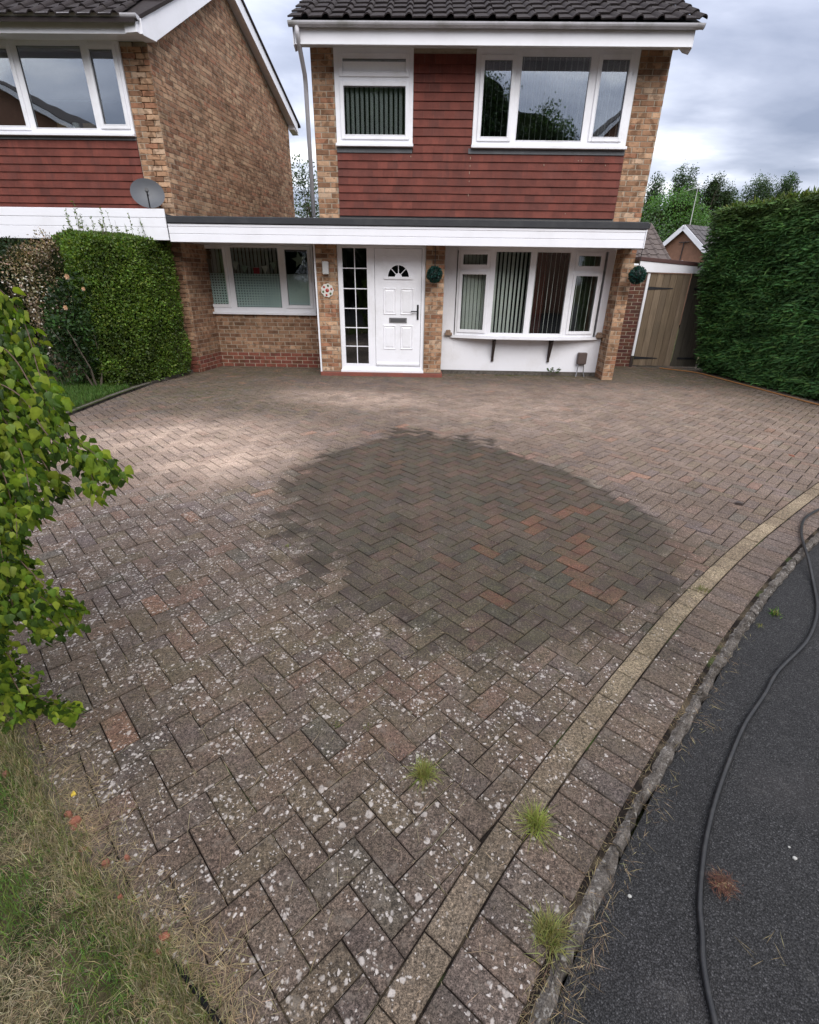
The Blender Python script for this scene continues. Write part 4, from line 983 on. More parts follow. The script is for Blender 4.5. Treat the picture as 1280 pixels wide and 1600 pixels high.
for i, (lab, ang, pt, mt) in enumerate((('left side vertical blind with broad slats in the bow window', 40, 0.07, M_SLAT), ('second vertical blind from the left with broad slats in the bow window', 48, 0.075, M_SLAT), ('narrow slatted vertical blind in the third light of the bow window', 74, 0.085, M_SLATW), ('right side vertical blind with narrow slats in the bow window', 72, 0.09, M_SLAT))):
    a, b_ = nodes[i], nodes[i+1]; yy = (a.y+b_.y)/2+0.12
    blind(lab, a.x+0.05, b_.x-0.03, 0.80, 2.20, yy, pt, 0.089, ang, mt)
# bunting across the kitchen window
bt = empty('bunting', 'string of red and white bunting flags inside the kitchen window', 'bunting', (-3.25, 10.56, 1.85))
cpt = [Vector((-3.74+i*0.058, 10.56, 2.02-0.13*math.sin(min(1, i/15)*math.pi)**0.8)) for i in range(17)]
b = MB(); b.tube(cpt, 0.003, 5); b.build('string', M_SLATW, bt)
M_FLAGR = plain('red_cloth', (0.40, 0.03, 0.05), 0.8, 0.1, 10); M_FLAGW = plain('pale_cloth', (0.62, 0.62, 0.58), 0.8, 0.05, 10); M_FLAGG = plain('sage_cloth', (0.35, 0.42, 0.36), 0.8, 0.05, 10)
for i, k in enumerate((1, 4, 8, 11, 14)):
    p = cpt[k]; b = MB(); w = 0.07; v = [b.vert((p.x-w, p.y-0.003, p.z)), b.vert((p.x+w, p.y-0.003, p.z)), b.vert((p.x, p.y-0.006, p.z-0.15))]; b.face(v[::-1])
    if i == 2: b = MB(); b.box(p.x-0.06, p.x+0.06, p.y-0.006, p.y-0.003, p.z-0.14, p.z-0.005)
    b.build('flag', M_FLAGR if i == 2 else (M_FLAGG if i in (1, 4) else M_FLAGW), bt)
st = MB(); cx, cz = -2.42, 2.03; ids = []
for i in range(10):
    a = math.pi/2+i*math.pi/5+0.15; q = 0.15 if i % 2 == 0 else 0.065; ids.append((cx+q*math.cos(a), cz+q*math.sin(a)))
f_ = [st.vert((x, 10.57, z)) for x, z in ids]; g_ = [st.vert((x, 10.58, z)) for x, z in ids]
cf = st.vert((cx, 10.555, cz))
for i in range(10): st.face((cf, f_[(i+1) % 10], f_[i])); st.face((f_[i], f_[(i+1) % 10], g_[(i+1) % 10], g_[i]))
tag(st.build('star_ornament', M_FLAGG), 'white star ornament hanging in the right kitchen pane', 'ornament')
cur = MB()
for i in range(40): 
    x = 2.14+i*0.0055; cur.vert((x, 10.33+0.02*math.sin(i*1.1), 0.4)); cur.vert((x, 10.33+0.02*math.sin(i*1.1), 2.2))
for i in range(39): cur.face((2*i, 2*i+2, 2*i+3, 2*i+1))
tag(cur.build('curtain', plain('dark_red_curtain', (0.16, 0.035, 0.025), 0.9, 0.3, 6)), 'narrow dark red curtain behind the third light of the bow window', 'curtain')

# ------------------------------------------------------------------ the neighbouring house on the left
NX, NY = -4.33, 9.72           # its front corner
ANG = R(9.0); FU = Vector((math.sin(ANG), math.cos(ANG), 0)); FN = Vector((math.cos(ANG), -math.sin(ANG), 0))
FL_, NAP = 5.45, 2.61            # flank length, apex distance
nh = empty('neighbour_house', 'neighbouring brick house on the left with a tall brick gable and red hung tiles', 'house', (NX-2, NY, 0))
P0 = Vector((NX, NY, 0)); NE, NS = 4.90, 0.60    # wall height at the eaves, roof slope
def bb(s): return 4.97+0.62*s if s < NAP else 6.59-0.51*(s-NAP)      # lower edge of the barge boards
def flz(s): return bb(s)+0.10
def rfz(s): return 5.02+0.585*(s+0.55) if s < NAP else 6.87-0.52*(s-NAP)   # roof line
m = MB()
# flank wall (gable) with thickness
prof = [(0, 0), (FL_, 0), (FL_, flz(FL_)), (NAP, flz(NAP)), (0, flz(0))]
i0 = [m.vert(P0+FU*s+UP*z) for s, z in prof]; i1 = [m.vert(P0+FU*s+UP*z-FN*0.24) for s, z in prof]
m.face(i0); m.face(i1[::-1])
for i in range(5): m.face((i0[i], i1[i], i1[(i+1) % 5], i0[(i+1) % 5]))
# front wall: pier, below and above the window, left part
m.box(-4.76, NX-0.242, NY, NY+0.24, 2.0, NE+0.05); m.box(-8.0, -4.76, NY, NY+0.24, 2.0, 3.75); m.box(-8.0, -4.76, NY, NY+0.24, 4.95, NE+0.06)
m.box(-12.0, -7.4, NY+0.001, NY+0.24, 0, NE+0.05); m.box(-7.4, NX-0.242, NY+0.001, NY+0.24, 0, 1.99)
m.box(-12.0, -3.9, NY+5.2, NY+5.44, 0, NE)
nwall = m.build('wall', M_MORTAR, nh, (NX, NY, 0))
m = MB(); m.box(-9.0, -4.6, NY+2.6, NY+2.7, 2.6, 4.9); m.box(-9.0, -4.6, NY+0.3, NY+2.6, 2.58, 2.62); m.box(-9.0, -4.6, NY+0.3, NY+2.6, 4.93, 4.96); m.build('inner_wall', M_DARKROOM, nh)
fb1 = courses((-4.76, NY, 0), XP, YN, 0.43, 2.62, NE, 0.0)
fb2 = courses((NX, NY, 0), FU, FN, FL_, 2.02, 6.72, 0.11, [((0.39, 0.255, 0.165), 30), ((0.33, 0.205, 0.13), 26), ((0.45, 0.32, 0.21), 16), ((0.26, 0.155, 0.10), 14), ((0.35, 0.19, 0.12), 10)], keep=lambda a, b, z0, z1: z1 < flz(a)-0.03 and z1 < flz(b)-0.03)
fb3 = courses((NX, NY, 0), FU, FN, 0.80, 0.0, 2.02, 0.11, DPAL, None, 4)
print('neighbour bricks', len(fb1), len(fb2), len(fb3))
fb3 += courses((-4.60, NY, 0), XP, YN, 0.27, 0.0, 2.25, 0.0, DPAL, None, 4)
fb3 += courses((-10.5, NY, 0), XP, YN, 3.08, 0.0, NE, 0.0)
fb2.sort(key=lambda k: (k[3] > 2.2 or k[5] < 2.7, k[3]))
lay(fb1+fb2+fb3, nwall, 300)
cl2b = MB(); cl2b.box(-8.0, -4.765, NY-0.0025, NY-0.0005, 2.55, 3.72); ncl = cl2b.build('tile_cladding', M_LEAD, nh, (-6, NY, 2.55))
for t in hung(ncl, -8.0, -4.765, NY, 2.60, 10, 0.1115):
    mm_ = MB(); add_tile(mm_, t); mm_.build('hung_tile', M_TILE, ncl)
m = MB(); m.box(-8.0, -4.77, NY-0.034, NY-0.001, 3.715, 3.765); m.build('lead_apron', M_LEAD, nh)
window(nh, -7.42, -4.765, 3.77, 4.965, NY-0.02, [(-7.30, -6.51, 3.88, 4.86, 0.05), (-6.38, -5.36, 3.86, 4.90, 0), (-5.245, -4.86, 3.91, 4.86, 0.05)], M_GLASS)
nes = 9.28
m = MB(); m.box(-9.0, -4.155, nes-0.02, nes, 4.885, 5.06); m.build('eaves_fascia', M_FASCIA, nh, bevel=0.003)
m = MB(); m.box(-9.0, -4.36, nes+0.002, NY-0.002, 4.955, 4.967); m.build('soffit', M_WHITE, nh)
gutter(nh, -9.0, -4.17, nes-0.08, 5.075)
# barge boards along the two slopes, 0.17 m out from the flank
OUT = 0.17
def flank_plate(pe, d0, d1, name, mat=M_FASCIA):
    m = MB(); n = len(pe)
    for dn in (d1, d0):
        for s, z in pe: m.vert(P0+FU*s+UP*z+FN*dn)
    m.face(range(n)); m.face(range(2*n-1, n-1, -1))
    for i in range(n): m.face((i, n+i, n+(i+1) % n, (i+1) % n))
    return m.build(name, mat, nh, bevel=0.003)
flank_plate([(-0.03, bb(0)-0.03), (NAP, bb(NAP)), (NAP, rfz(NAP)-0.03), (-0.03, rfz(0)-0.05)], OUT, OUT+0.022, 'barge_board')
flank_plate([(NAP+0.001, bb(NAP)), (5.62, bb(5.62)), (5.62, rfz(5.62)-0.02), (NAP+0.001, rfz(NAP)-0.03)], OUT, OUT+0.022, 'barge_board')
flank_plate([(-0.50, 4.885), (-0.031, 4.93), (-0.031, rfz(-0.03)-0.04), (-0.50, 5.02)], OUT-0.16, OUT+0.03, 'box_end')
flank_plate([(5.45, bb(5.5)-0.02), (5.70, bb(5.62)-0.03), (5.70, rfz(5.7)-0.03), (5.45, rfz(5.45)-0.03)], 0.004, OUT-0.002, 'box_end')
for sa, sb in ((-0.02, NAP), (NAP, 5.45)):
    m = MB(); q = [P0+FU*sa+UP*(bb(sa)+0.05), P0+FU*sb+UP*(bb(sb)+0.05)]; m.poly([q[0]+FN*0.002, q[1]+FN*0.002, q[1]+FN*(OUT-0.002), q[0]+FN*(OUT-0.002)]); m.build('verge_soffit', M_FASCIA, nh)
# roof: front slope from the eaves to the ridge, rear slope down again (ends follow the flank)
E0 = P0+FU*(-0.55)+FN*(OUT+0.05)+UP*rfz(-0.55); A0 = P0+FU*NAP+FN*(OUT+0.05)+UP*rfz(NAP); G0 = P0+FU*5.75+FN*(OUT+0.05)+UP*rfz(5.75)
m = MB(); wl = Vector((-8.5, 0, 0))
for th in (0.0, -0.05):
    for q in (E0, A0, G0): m.vert(q+UP*th); m.vert(q+wl+UP*th)
m.face((0, 2, 3, 1)); m.face((2, 4, 5, 3)); m.face((6, 7, 9, 8)); m.face((8, 9, 11, 10)); m.face((0, 6, 8, 2)); m.face((2, 8, 10, 4)); m.face((0, 1, 7, 6)); m.face((4, 10, 11, 5))
nroof = m.build('roof', M_ROOF, nh, E0)
nus = Vector((0, A0.y-E0.y, A0.z-E0.z)).normalized(); nun = Vector((0, -nus.z, nus.y))
lay_roof(nroof, -9.2, 18, E0.y-0.02, E0.z+0.0, nus, nun, 9, 4, M_ROOF, 0.3, skip=lambda o: o.x+0.30 > (E0.x+(o.y-E0.y)*math.tan(ANG)))
# its white porch fascia, same height as ours but without the felt edge
for z0, z1, pr in ((2.575, 2.70, 0.003), (2.44, 2.5725, 0.0), (2.25, 2.4375, 0.0)):
    m = MB(); m.box(-9.0, -4.262, FY-0.004-pr, FY+0.02, z0, z1); m.build('fascia_board', M_FASCIA, nh, bevel=0.005)
m = MB(); m.box(-9.0, -4.29, FY+0.021, NY-0.003, 2.60, 2.64); m.build('flat_roof', M_FELT, nh)
# satellite dish on the neighbour's front
dsh = empty('satellite_dish', 'dark grey satellite dish on the neighbouring house above the hedge', 'satellite dish', (-4.57, NY-0.03, 2.72))
m = MB(); cz = Vector((-4.555, 9.32, 2.935)); ax = Vector((0.40, -0.86, 0.30)).normalized(); sx_ = ax.cross(UP).normalized(); sy_ = sx_.cross(ax)
rings = []
for j in range(6):
    q = j/5; rings.append([m.vert(cz+sx_*(math.cos(2*math.pi*i/32)*0.255*q)+sy_*(math.sin(2*math.pi*i/32)*0.225*q)+ax*(0.055*q*q-0.055)) for i in range(32)])
for j in range(5):
    for i in range(32): m.face((rings[j][i], rings[j][(i+1) % 32], rings[j+1][(i+1) % 32], rings[j+1][i]))
m.build('dish', plain('grey_dish', (0.075, 0.08, 0.09), 0.5, 0.08, 10), dsh, smooth=True)
m = MB(); m.tube([cz-sy_*0.2+ax*0.0, cz-sy_*0.26+ax*0.12, cz-sy_*0.10+ax*0.30], 0.010, 6); m.build('feed_arm', M_BLACK, dsh)
m = MB(); m.tube([cz-sy_*0.10+ax*0.34, cz-sy_*0.09+ax*0.27], 0.026, 10); m.build('receiver', M_BLACK, dsh)
m = MB(); m.tube([cz-ax*0.05, cz-ax*0.16-UP*0.04, Vector((cz.x-0.02, NY-0.005, 2.80))], 0.018, 8); m.build('wall_bracket', M_BLACK, dsh)
# things on the neighbour's window sill
for i, (x, w, h) in enumerate(((-6.02, 0.16, 0.10), (-5.58, 0.18, 0.10))):
    m = MB(); m.box(x-w/2, x+w/2, NY+0.10, NY+0.2, 3.865, 3.865+h); tag(m.build('wooden_crate', plain('pale_wood', (0.30, 0.19, 0.10), 0.8, 0.2, 30)), ['small wooden crate left of the white pot on the neighbouring sill', 'small wooden crate right of the white pot on the neighbouring sill'][i], 'crate', 'small crates on the neighbouring window sill')
m = MB(); m.tube([(-5.80, NY+0.14, 3.865), (-5.80, NY+0.14, 3.97)], 0.045, 12, 0.055); tag(m.build('flower_pot', M_WHITE), 'small white pot between two crates on the neighbouring sill', 'pot')
m = MB(); m.box(-7.5, -4.75, NY+0.04, NY+0.26, 3.835, 3.864); m.build('window_board', M_WHITE, nh)

# ------------------------------------------------------------------ side gate and lean-to on the right
GY = 11.43
gt = empty('side_gate', 'weathered brown boarded side gate with black strap hinges', 'gate', (5.2, GY, 0))
wts = [(0.195, 0.145, 0.098), (0.215, 0.162, 0.112), (0.178, 0.135, 0.094), (0.205, 0.154, 0.104)]
x = 4.80
for i in range(6):
    m = MB(); f = random.uniform(0.88, 1.12); c = wts[i % 4]; m.cur = (c[0]*f, c[1]*f, c[2]*f, 1)
    m.box(x+0.002, x+0.138, GY-0.022+random.uniform(-.003, .003), GY, 0.03+random.uniform(0, .01), 1.90); m.build('board', M_WOOD, gt, bevel=0.004); x += 0.1405
m = MB(); m.cur = (0.10, 0.075, 0.05, 1); m.box(4.80, 5.64, GY+0.001, GY+0.04, 0.25, 0.35); m.box(4.80, 5.64, GY+0.001, GY+0.04, 1.55, 1.65); m.build('back_rail', M_WOOD, gt)
for z in (1.62, 0.20):
    m = MB(); v = [m.vert(p) for p in ((4.80, GY-0.03, z-0.032), (5.32, GY-0.03, z-0.008), (5.32, GY-0.03, z+0.008), (4.80, GY-0.03, z+0.032), (4.80, GY-0.0235, z-0.032), (5.32, GY-0.0235, z-0.008), (5.32, GY-0.0235, z+0.008), (4.80, GY-0.0235, z+0.032))]
    for q in ((0, 1, 2, 3), (0, 4, 5, 1), (2, 6, 7, 3), (1, 5, 6, 2), (3, 7, 4, 0)): m.face([v[i] for i in q])
    m.build('strap_hinge', M_BLACK, gt)
g2 = empty('fence_panel', 'darker boarded leaf between the side gate and the conifer hedge', 'gate', (5.9, GY, 0))
x = 5.68
for i in range(4):
    m = MB(); f = random.uniform(0.8, 1.05); m.cur = (0.105*f, 0.092*f, 0.072*f, 1); m.box(x+0.002, x+0.138, GY+0.02, GY+0.045, 0.02, 1.92); m.build('board', M_WOOD, g2, bevel=0.004); x += 0.1405
for z in (1.62, 0.20):
    m = MB(); m.box(5.78, 6.22, GY+0.012, GY+0.0195, z-0.022, z+0.022); m.build('strap_hinge', M_BLACK, g2)
lt = empty('lean_to', 'lean-to side passage with white fascia, brown capping and a dark brick nib', 'lean-to', (4.9, GY, 0))
m = MB(); m.box(4.735, 4.79, GY-0.03, GY+0.03, 0.24, 1.905); m.build('white_post', M_FASCIA, lt, bevel=0.004)
m = MB(); m.box(4.735, 4.79, GY-0.02, GY+0.03, 0.0, 0.239); m.build('post_foot', M_DKWOOD, lt)
m = MB(); m.box(3.74, 4.733, GY+0.0, GY+0.2, 0, 2.05); lw_ = m.build('wall', M_MORTAR, lt)
lay(courses((3.74, GY, 0), XP, YN, 0.993, 0.0, 2.02, 0.0, [((0.105, 0.045, 0.038), 3), ((0.085, 0.04, 0.036), 2), ((0.13, 0.055, 0.042), 2)]), lw_, 160)
def sloped(name, x0, z0a, z0b, x1, z1a, z1b, y0, y1, mat):
    m = MB(); v = [m.vert((x, y, z)) for y in (y0, y1) for x, z in ((x0, z0a), (x1, z1a), (x1, z1b), (x0, z0b))]
    for q in ((0, 1, 2, 3), (7, 6, 5, 4), (0, 4, 5, 1), (1, 5, 6, 2), (2, 6, 7, 3), (3, 7, 4, 0)): m.face([v[i] for i in q])
    return m.build(name, mat, lt, bevel=0.004)
sloped('fascia_board', 4.50, 1.925, 2.135, 6.45, 1.90, 1.985, GY-0.06, GY-0.03, M_FASCIA)
sloped('capping', 4.48, 2.138, 2.21, 6.5, 1.988, 2.06, GY-0.075, GY+0.9, plain('brown_capping', (0.075, 0.032, 0.028), 0.6, 0.2, 10))

# ------------------------------------------------------------------ vegetation helpers (arrays of folded leaves)
def unit(a): return a/np.maximum(np.linalg.norm(a, axis=1, keepdims=True), 1e-9)
def leafcloud(P, Dv, N, ln, wd, C, bend=0.15, tip=0.45):
    """mesh data for folded leaves: positions, directions, normals, lengths, widths, colours (n x 3)"""
    n = len(P); Dv = unit(Dv); Sd = np.cross(Dv, N); bad = np.linalg.norm(Sd, axis=1) < 1e-4; Sd[bad] = np.cross(Dv[bad], np.array([0.3, 0.8, 0.5])); Sd = unit(Sd); Nn = np.cross(Sd, Dv)
    ln = np.broadcast_to(ln, (n,))[:, None]; wd = np.broadcast_to(wd, (n,))[:, None]
    V = np.empty((n, 4, 3)); V[:, 0] = P; V[:, 1] = P+Dv*ln*tip+Sd*wd*0.5+Nn*wd*bend*0.5; V[:, 2] = P+Dv*ln-Nn*wd*bend*0.3; V[:, 3] = P+Dv*ln*tip-Sd*wd*0.5+Nn*wd*bend*0.5
    b = np.arange(n)[:, None]*4; F = np.concatenate([b+[0, 1, 2], b+[0, 2, 3]], axis=1).reshape(-1, 3)
    return V.reshape(-1, 3), F, np.repeat(C, 4, axis=0)
def cloud_object(name, parts, mat, parent=None, origin=(0, 0, 0), kind=None):
    V = np.concatenate([p[0] for p in parts]); C = np.concatenate([p[2] for p in parts]); off_ = 0; Fs = []
    for p in parts: Fs.append(p[1]+off_); off_ += len(p[0])
    F = np.concatenate(Fs); me = bpy.data.meshes.new(name)
    me.vertices.add(len(V)); me.vertices.foreach_set('co', (V-np.array(origin)).astype(np.float32).ravel())
    me.loops.add(F.size); me.loops.foreach_set('vertex_index', F.astype(np.int32).ravel())
    me.polygons.add(len(F)); me.polygons.foreach_set('loop_start', np.arange(0, F.size, 3, dtype=np.int32))
    at = me.attributes.new('tint', 'FLOAT_COLOR', 'POINT'); at.data.foreach_set('color', np.concatenate([C, np.ones((len(C), 1))], axis=1).astype(np.float32).ravel())
    me.materials.append(mat); me.update(calc_edges=True); me.validate()
    return link(name, me, parent, origin, kind)
def cols(n, base, var=0.35, hue=0.15, alt=None, frac=0.0):
    f = rng.uniform(1-var, 1+var, (n, 1)); h = rng.uniform(1-hue, 1+hue, (n, 3)); C = np.array(base)[None]*f*h
    if alt is not None:
        k = rng.random(n) < frac; C[k] = np.array(alt)[None]*f[k]*h[k]
    return np.clip(C, 0, 1)
def nz(P, s, seed=0.0):
    return np.array([mnoise.noise(Vector(p)*s+Vector((seed, seed*1.7, 0))) for p in P])

# ------------------------------------------------------------------ conifer hedge on the right
HB = [(6.42, 11.15), (6.36, 10.85), (6.52, 9.8), (6.64, 8.6), (6.82, 7.4), (7.15, 6.2)]      # foot line of the visible face
hedge = empty('conifer_hedge', 'tall clipped dark green conifer hedge along the right side of the driveway', 'hedge', (7.2, 8.8, 0))
hc = Curve([(6.16, 11.0), (6.28, 10.3), (6.40, 9.5), (6.50, 8.7), (6.60, 7.8), (6.85, 6.9), (7.2, 5.9)])
HT = 3.02
def hlean(s, z):
    k = max(0.0, min(1.0, 1-s/2.2)); return (0.16+0.34*k*k)*min(1.0, z/2.0)
def hface(n):
    """points on the front face: distance along, height, bulging and lumpy"""
    s = rng.uniform(0, hc.L, n); z = rng.uniform(0.05, HT, n)
    P = np.empty((n, 3)); Nn = np.empty((n, 3))
    for i in range(n):
        p, t, nn_ = hc.at(s[i]); P[i] = (p.x-hlean(s[i], z[i]), p.y, z[i]); Nn[i] = (-abs(nn_.x) if True else 0, nn_.y*(-1 if nn_.x > 0 else 1), 0)
    return P, Nn
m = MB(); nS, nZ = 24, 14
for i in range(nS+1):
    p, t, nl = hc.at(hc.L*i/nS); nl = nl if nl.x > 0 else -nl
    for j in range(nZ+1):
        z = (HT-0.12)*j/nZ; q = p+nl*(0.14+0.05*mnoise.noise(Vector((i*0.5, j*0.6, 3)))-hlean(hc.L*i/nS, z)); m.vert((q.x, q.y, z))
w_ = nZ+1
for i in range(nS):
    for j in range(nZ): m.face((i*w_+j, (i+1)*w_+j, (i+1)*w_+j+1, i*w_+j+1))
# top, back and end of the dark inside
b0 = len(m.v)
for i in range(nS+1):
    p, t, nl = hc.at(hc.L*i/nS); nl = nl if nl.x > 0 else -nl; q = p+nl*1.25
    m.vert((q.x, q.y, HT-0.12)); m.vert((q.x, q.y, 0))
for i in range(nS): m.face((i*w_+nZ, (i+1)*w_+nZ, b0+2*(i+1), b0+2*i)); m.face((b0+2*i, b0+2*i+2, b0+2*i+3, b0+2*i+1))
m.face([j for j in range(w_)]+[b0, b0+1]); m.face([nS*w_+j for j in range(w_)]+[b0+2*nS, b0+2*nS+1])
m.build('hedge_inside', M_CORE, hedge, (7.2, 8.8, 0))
parts = []
n = 64000
P, Nn = hface(n)
lump = nz(P*np.array([1, 1, 2.2]), 2.6, 1.3)
P += Nn*(0.03+0.06*lump+rng.uniform(-0.05, 0.05, n))[:, None]*1.0
tan = np.stack([-Nn[:, 1], Nn[:, 0], np.zeros(n)], axis=1)
Dv = Nn*rng.uniform(0.0, 0.6, (n, 1))+tan*rng.normal(0, 1.15, (n, 1))+np.array([0, 0, 1])*rng.normal(-0.10, 0.16, (n, 1))
Nl = Nn*0.9+np.array([0, 0, 0.75])[None]+rng.normal(0, 0.3, (n, 3))
tone = 1+0.55*nz(P*np.array([1, 1, 2.4]), 1.3, 7)+0.45*lump
C = cols(n, (0.062, 0.150, 0.044), 0.42, 0.12, (0.10, 0.20, 0.050), 0.25)*np.clip(tone, 0.45, 1.8)[:, None]
kz = np.clip((P[:, 2]-2.45)/0.5, 0, 1)[:, None]; C = C*(1-kz*0.55)+np.array((0.085, 0.12, 0.026))*kz*0.55*rng.uniform(0.6, 1.3, (n, 1))
parts.append(leafcloud(P, Dv, Nl, rng.uniform(0.07, 0.17, n), rng.uniform(0.018, 0.036, n), C, 0.1, 0.5))
# top surface, uneven, with new shoots
n = 15000
s = rng.uniform(0, hc.L, n); P = np.empty((n, 3)); wdp = rng.uniform(-0.05, 1.2, n)
for i in range(n):
    p, t, nl = hc.at(s[i]); nl = nl if nl.x > 0 else -nl; q = p+nl*(wdp[i]-hlean(s[i], HT)); P[i] = (q.x, q.y, HT-0.10+0.03*s[i])
P[:, 2] += 0.10*nz(P, 3.0, 2.2)+rng.uniform(-0.03, 0.09, n)**1
Dv = rng.normal(0, 0.8, (n, 3))+np.array([-0.3, 0, 0.75]); Nl = rng.normal(0, 1, (n, 3))
C = cols(n, (0.075, 0.115, 0.026), 0.4, 0.15, (0.11, 0.14, 0.03), 0.3)
parts.append(leafcloud(P, Dv, Nl, rng.uniform(0.06, 0.15, n), rng.uniform(0.015, 0.035, n), C, 0.1, 0.5))
# the end by the gate
n = 5000; p, t, nl = hc.at(0.0); nl = nl if nl.x > 0 else -nl
P = np.empty((n, 3)); P[:, 2] = rng.uniform(0.05, HT, n); P[:, 0] = p.x+rng.uniform(-0.02, 1.2, n)-0.5*np.minimum(1, P[:, 2]/2.0); P[:, 1] = p.y+0.02+rng.uniform(-0.06, 0.12, n)
Dv = rng.normal(0, 0.7, (n, 3))+np.array([0, 0.8, 0]); C = cols(n, (0.03, 0.062, 0.018), 0.4)
parts.append(leafcloud(P, Dv, rng.normal(0, 1, (n, 3)), 0.12, 0.035, C))
cloud_object('hedge_foliage', parts, M_CONIF, hedge, (7.2, 8.8, 0))

# ------------------------------------------------------------------ privet hedge, dying shrub, dark shrub and rose on the left
prv = empty('privet_hedge', 'bright green clipped privet hedge beside the house and driveway', 'hedge', (-5.2, 8.9, 0))
PV = [(-5.75, 8.55), (-5.35, 8.12), (-4.98, 7.98), (-4.74, 8.35), (-4.56, 8.95), (-4.42, 9.42), (-4.55, 9.58)]
pvc = Curve(PV); PT = 2.24
m = MB()
def prism(m, pts, z0, z1):
    a = [m.vert((x, y, z0)) for x, y in pts]; b_ = [m.vert((x, y, z1)) for x, y in pts]; n = len(pts)
    m.face(a[::-1]); m.face(b_)
    for i in range(n): m.face((a[i], a[(i+1) % n], b_[(i+1) % n], b_[i]))
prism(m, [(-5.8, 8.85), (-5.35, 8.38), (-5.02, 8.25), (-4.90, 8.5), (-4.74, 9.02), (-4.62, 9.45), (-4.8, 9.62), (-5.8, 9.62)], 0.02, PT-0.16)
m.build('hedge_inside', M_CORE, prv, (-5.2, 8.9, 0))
def privet(curve, n, top, col, alt, frac, ln, wd, thick=0.16, flip=1, zlo=0.06):
    s = rng.uniform(0, curve.L, n); P = np.empty((n, 3)); Nn = np.empty((n, 3))
    z = zlo+(top-zlo)*rng.random(n)
    for i in range(n):
        p, t, nl = curve.at(s[i]); o = -nl*flip; P[i] = (p.x, p.y, z[i]); Nn[i] = o
    lump = nz(P, 2.1, 4.4)+0.5*nz(P, 6.0, 1.1)
    edge = np.clip((z-(top-0.25))/0.25, 0, 1)
    P += Nn*(0.05*lump+0.03-0.10*edge**2-rng.random(n)**2*thick)[:, None]
    Dv = Nn*rng.uniform(0.2, 1, (n, 1))+rng.normal(0, 0.7, (n, 3))+np.array([0, 0, 0.35])
    C = cols(n, col, 0.4, 0.15, alt, frac)*np.clip(1+0.7*lump, 0.5, 1.7)[:, None]
    return leafcloud(P, Dv, Nn+rng.normal(0, 0.7, (n, 3)), rng.uniform(ln*0.7, ln*1.2, n), rng.uniform(wd*0.7, wd*1.2, n), C)
parts = [privet(pvc, 30000, PT, (0.076, 0.130, 0.019), (0.135, 0.205, 0.030), 0.36, 0.046, 0.025)]
n = 11000; P = np.stack([rng.uniform(-5.75, -4.40, n), rng.uniform(8.05, 9.55, n), np.full(n, PT)], axis=1)
P = P[(P[:, 0] < -4.98+(P[:, 1]-7.98)*0.42)&(P[:, 1] > 8.0+np.abs(P[:, 0]+5.0)*0.55)]; n = len(P)
P[:, 2] += 0.07*nz(P, 2.5, 9)-rng.random(n)**2*0.15+0.03
parts.append(leafcloud(P, rng.normal(0, 0.7, (n, 3))+np.array([0, -0.1, 0.7]), rng.normal(0, 0.8, (n, 3))+np.array([0, 0, 0.6]), rng.uniform(0.035, 0.06, n), rng.uniform(0.02, 0.03, n), cols(n, (0.075, 0.13, 0.024), 0.4, 0.15, (0.12, 0.18, 0.03), 0.3)))
# new shoots standing above the top
sh = MB()
for i in range(46):
    x = random.uniform(-5.65, -4.6); y = random.uniform(8.25, 9.3)
    if x > -4.98+(y-7.98)*0.42-0.08: continue
    h = random.choice([0.12, 0.16, 0.22, 0.3, 0.42])*random.uniform(0.8, 1.1); tx, ty = random.uniform(-.12, .12), random.uniform(-.1, .1)
    a = Vector((x, y, PT-0.08)); b_ = a+Vector((tx*h, ty*h, h+0.08)); sh.tube([a, (a+b_)/2+Vector((random.uniform(-.01, .01), 0, 0)), b_], 0.0035, 4, 0.0015)
    k = int(h/0.018); t_ = rng.random(k)*0.85+0.15; P = np.array([a.lerp(b_, float(q)) for q in t_])
    Dv = rng.normal(0, 0.8, (k, 3))+np.array([0, 0, 0.55]); parts.append(leafcloud(P, Dv, rng.normal(0, 1, (k, 3)), rng.uniform(0.03, 0.05, k), rng.uniform(0.014, 0.022, k), cols(k, (0.11, 0.165, 0.03), 0.3)))
cloud_object('hedge_foliage', parts, M_LEAF, prv, (-5.2, 8.9, 0))
sh.build('shoot_stem', M_BARK, prv, (-5.2, 8.9, 0))

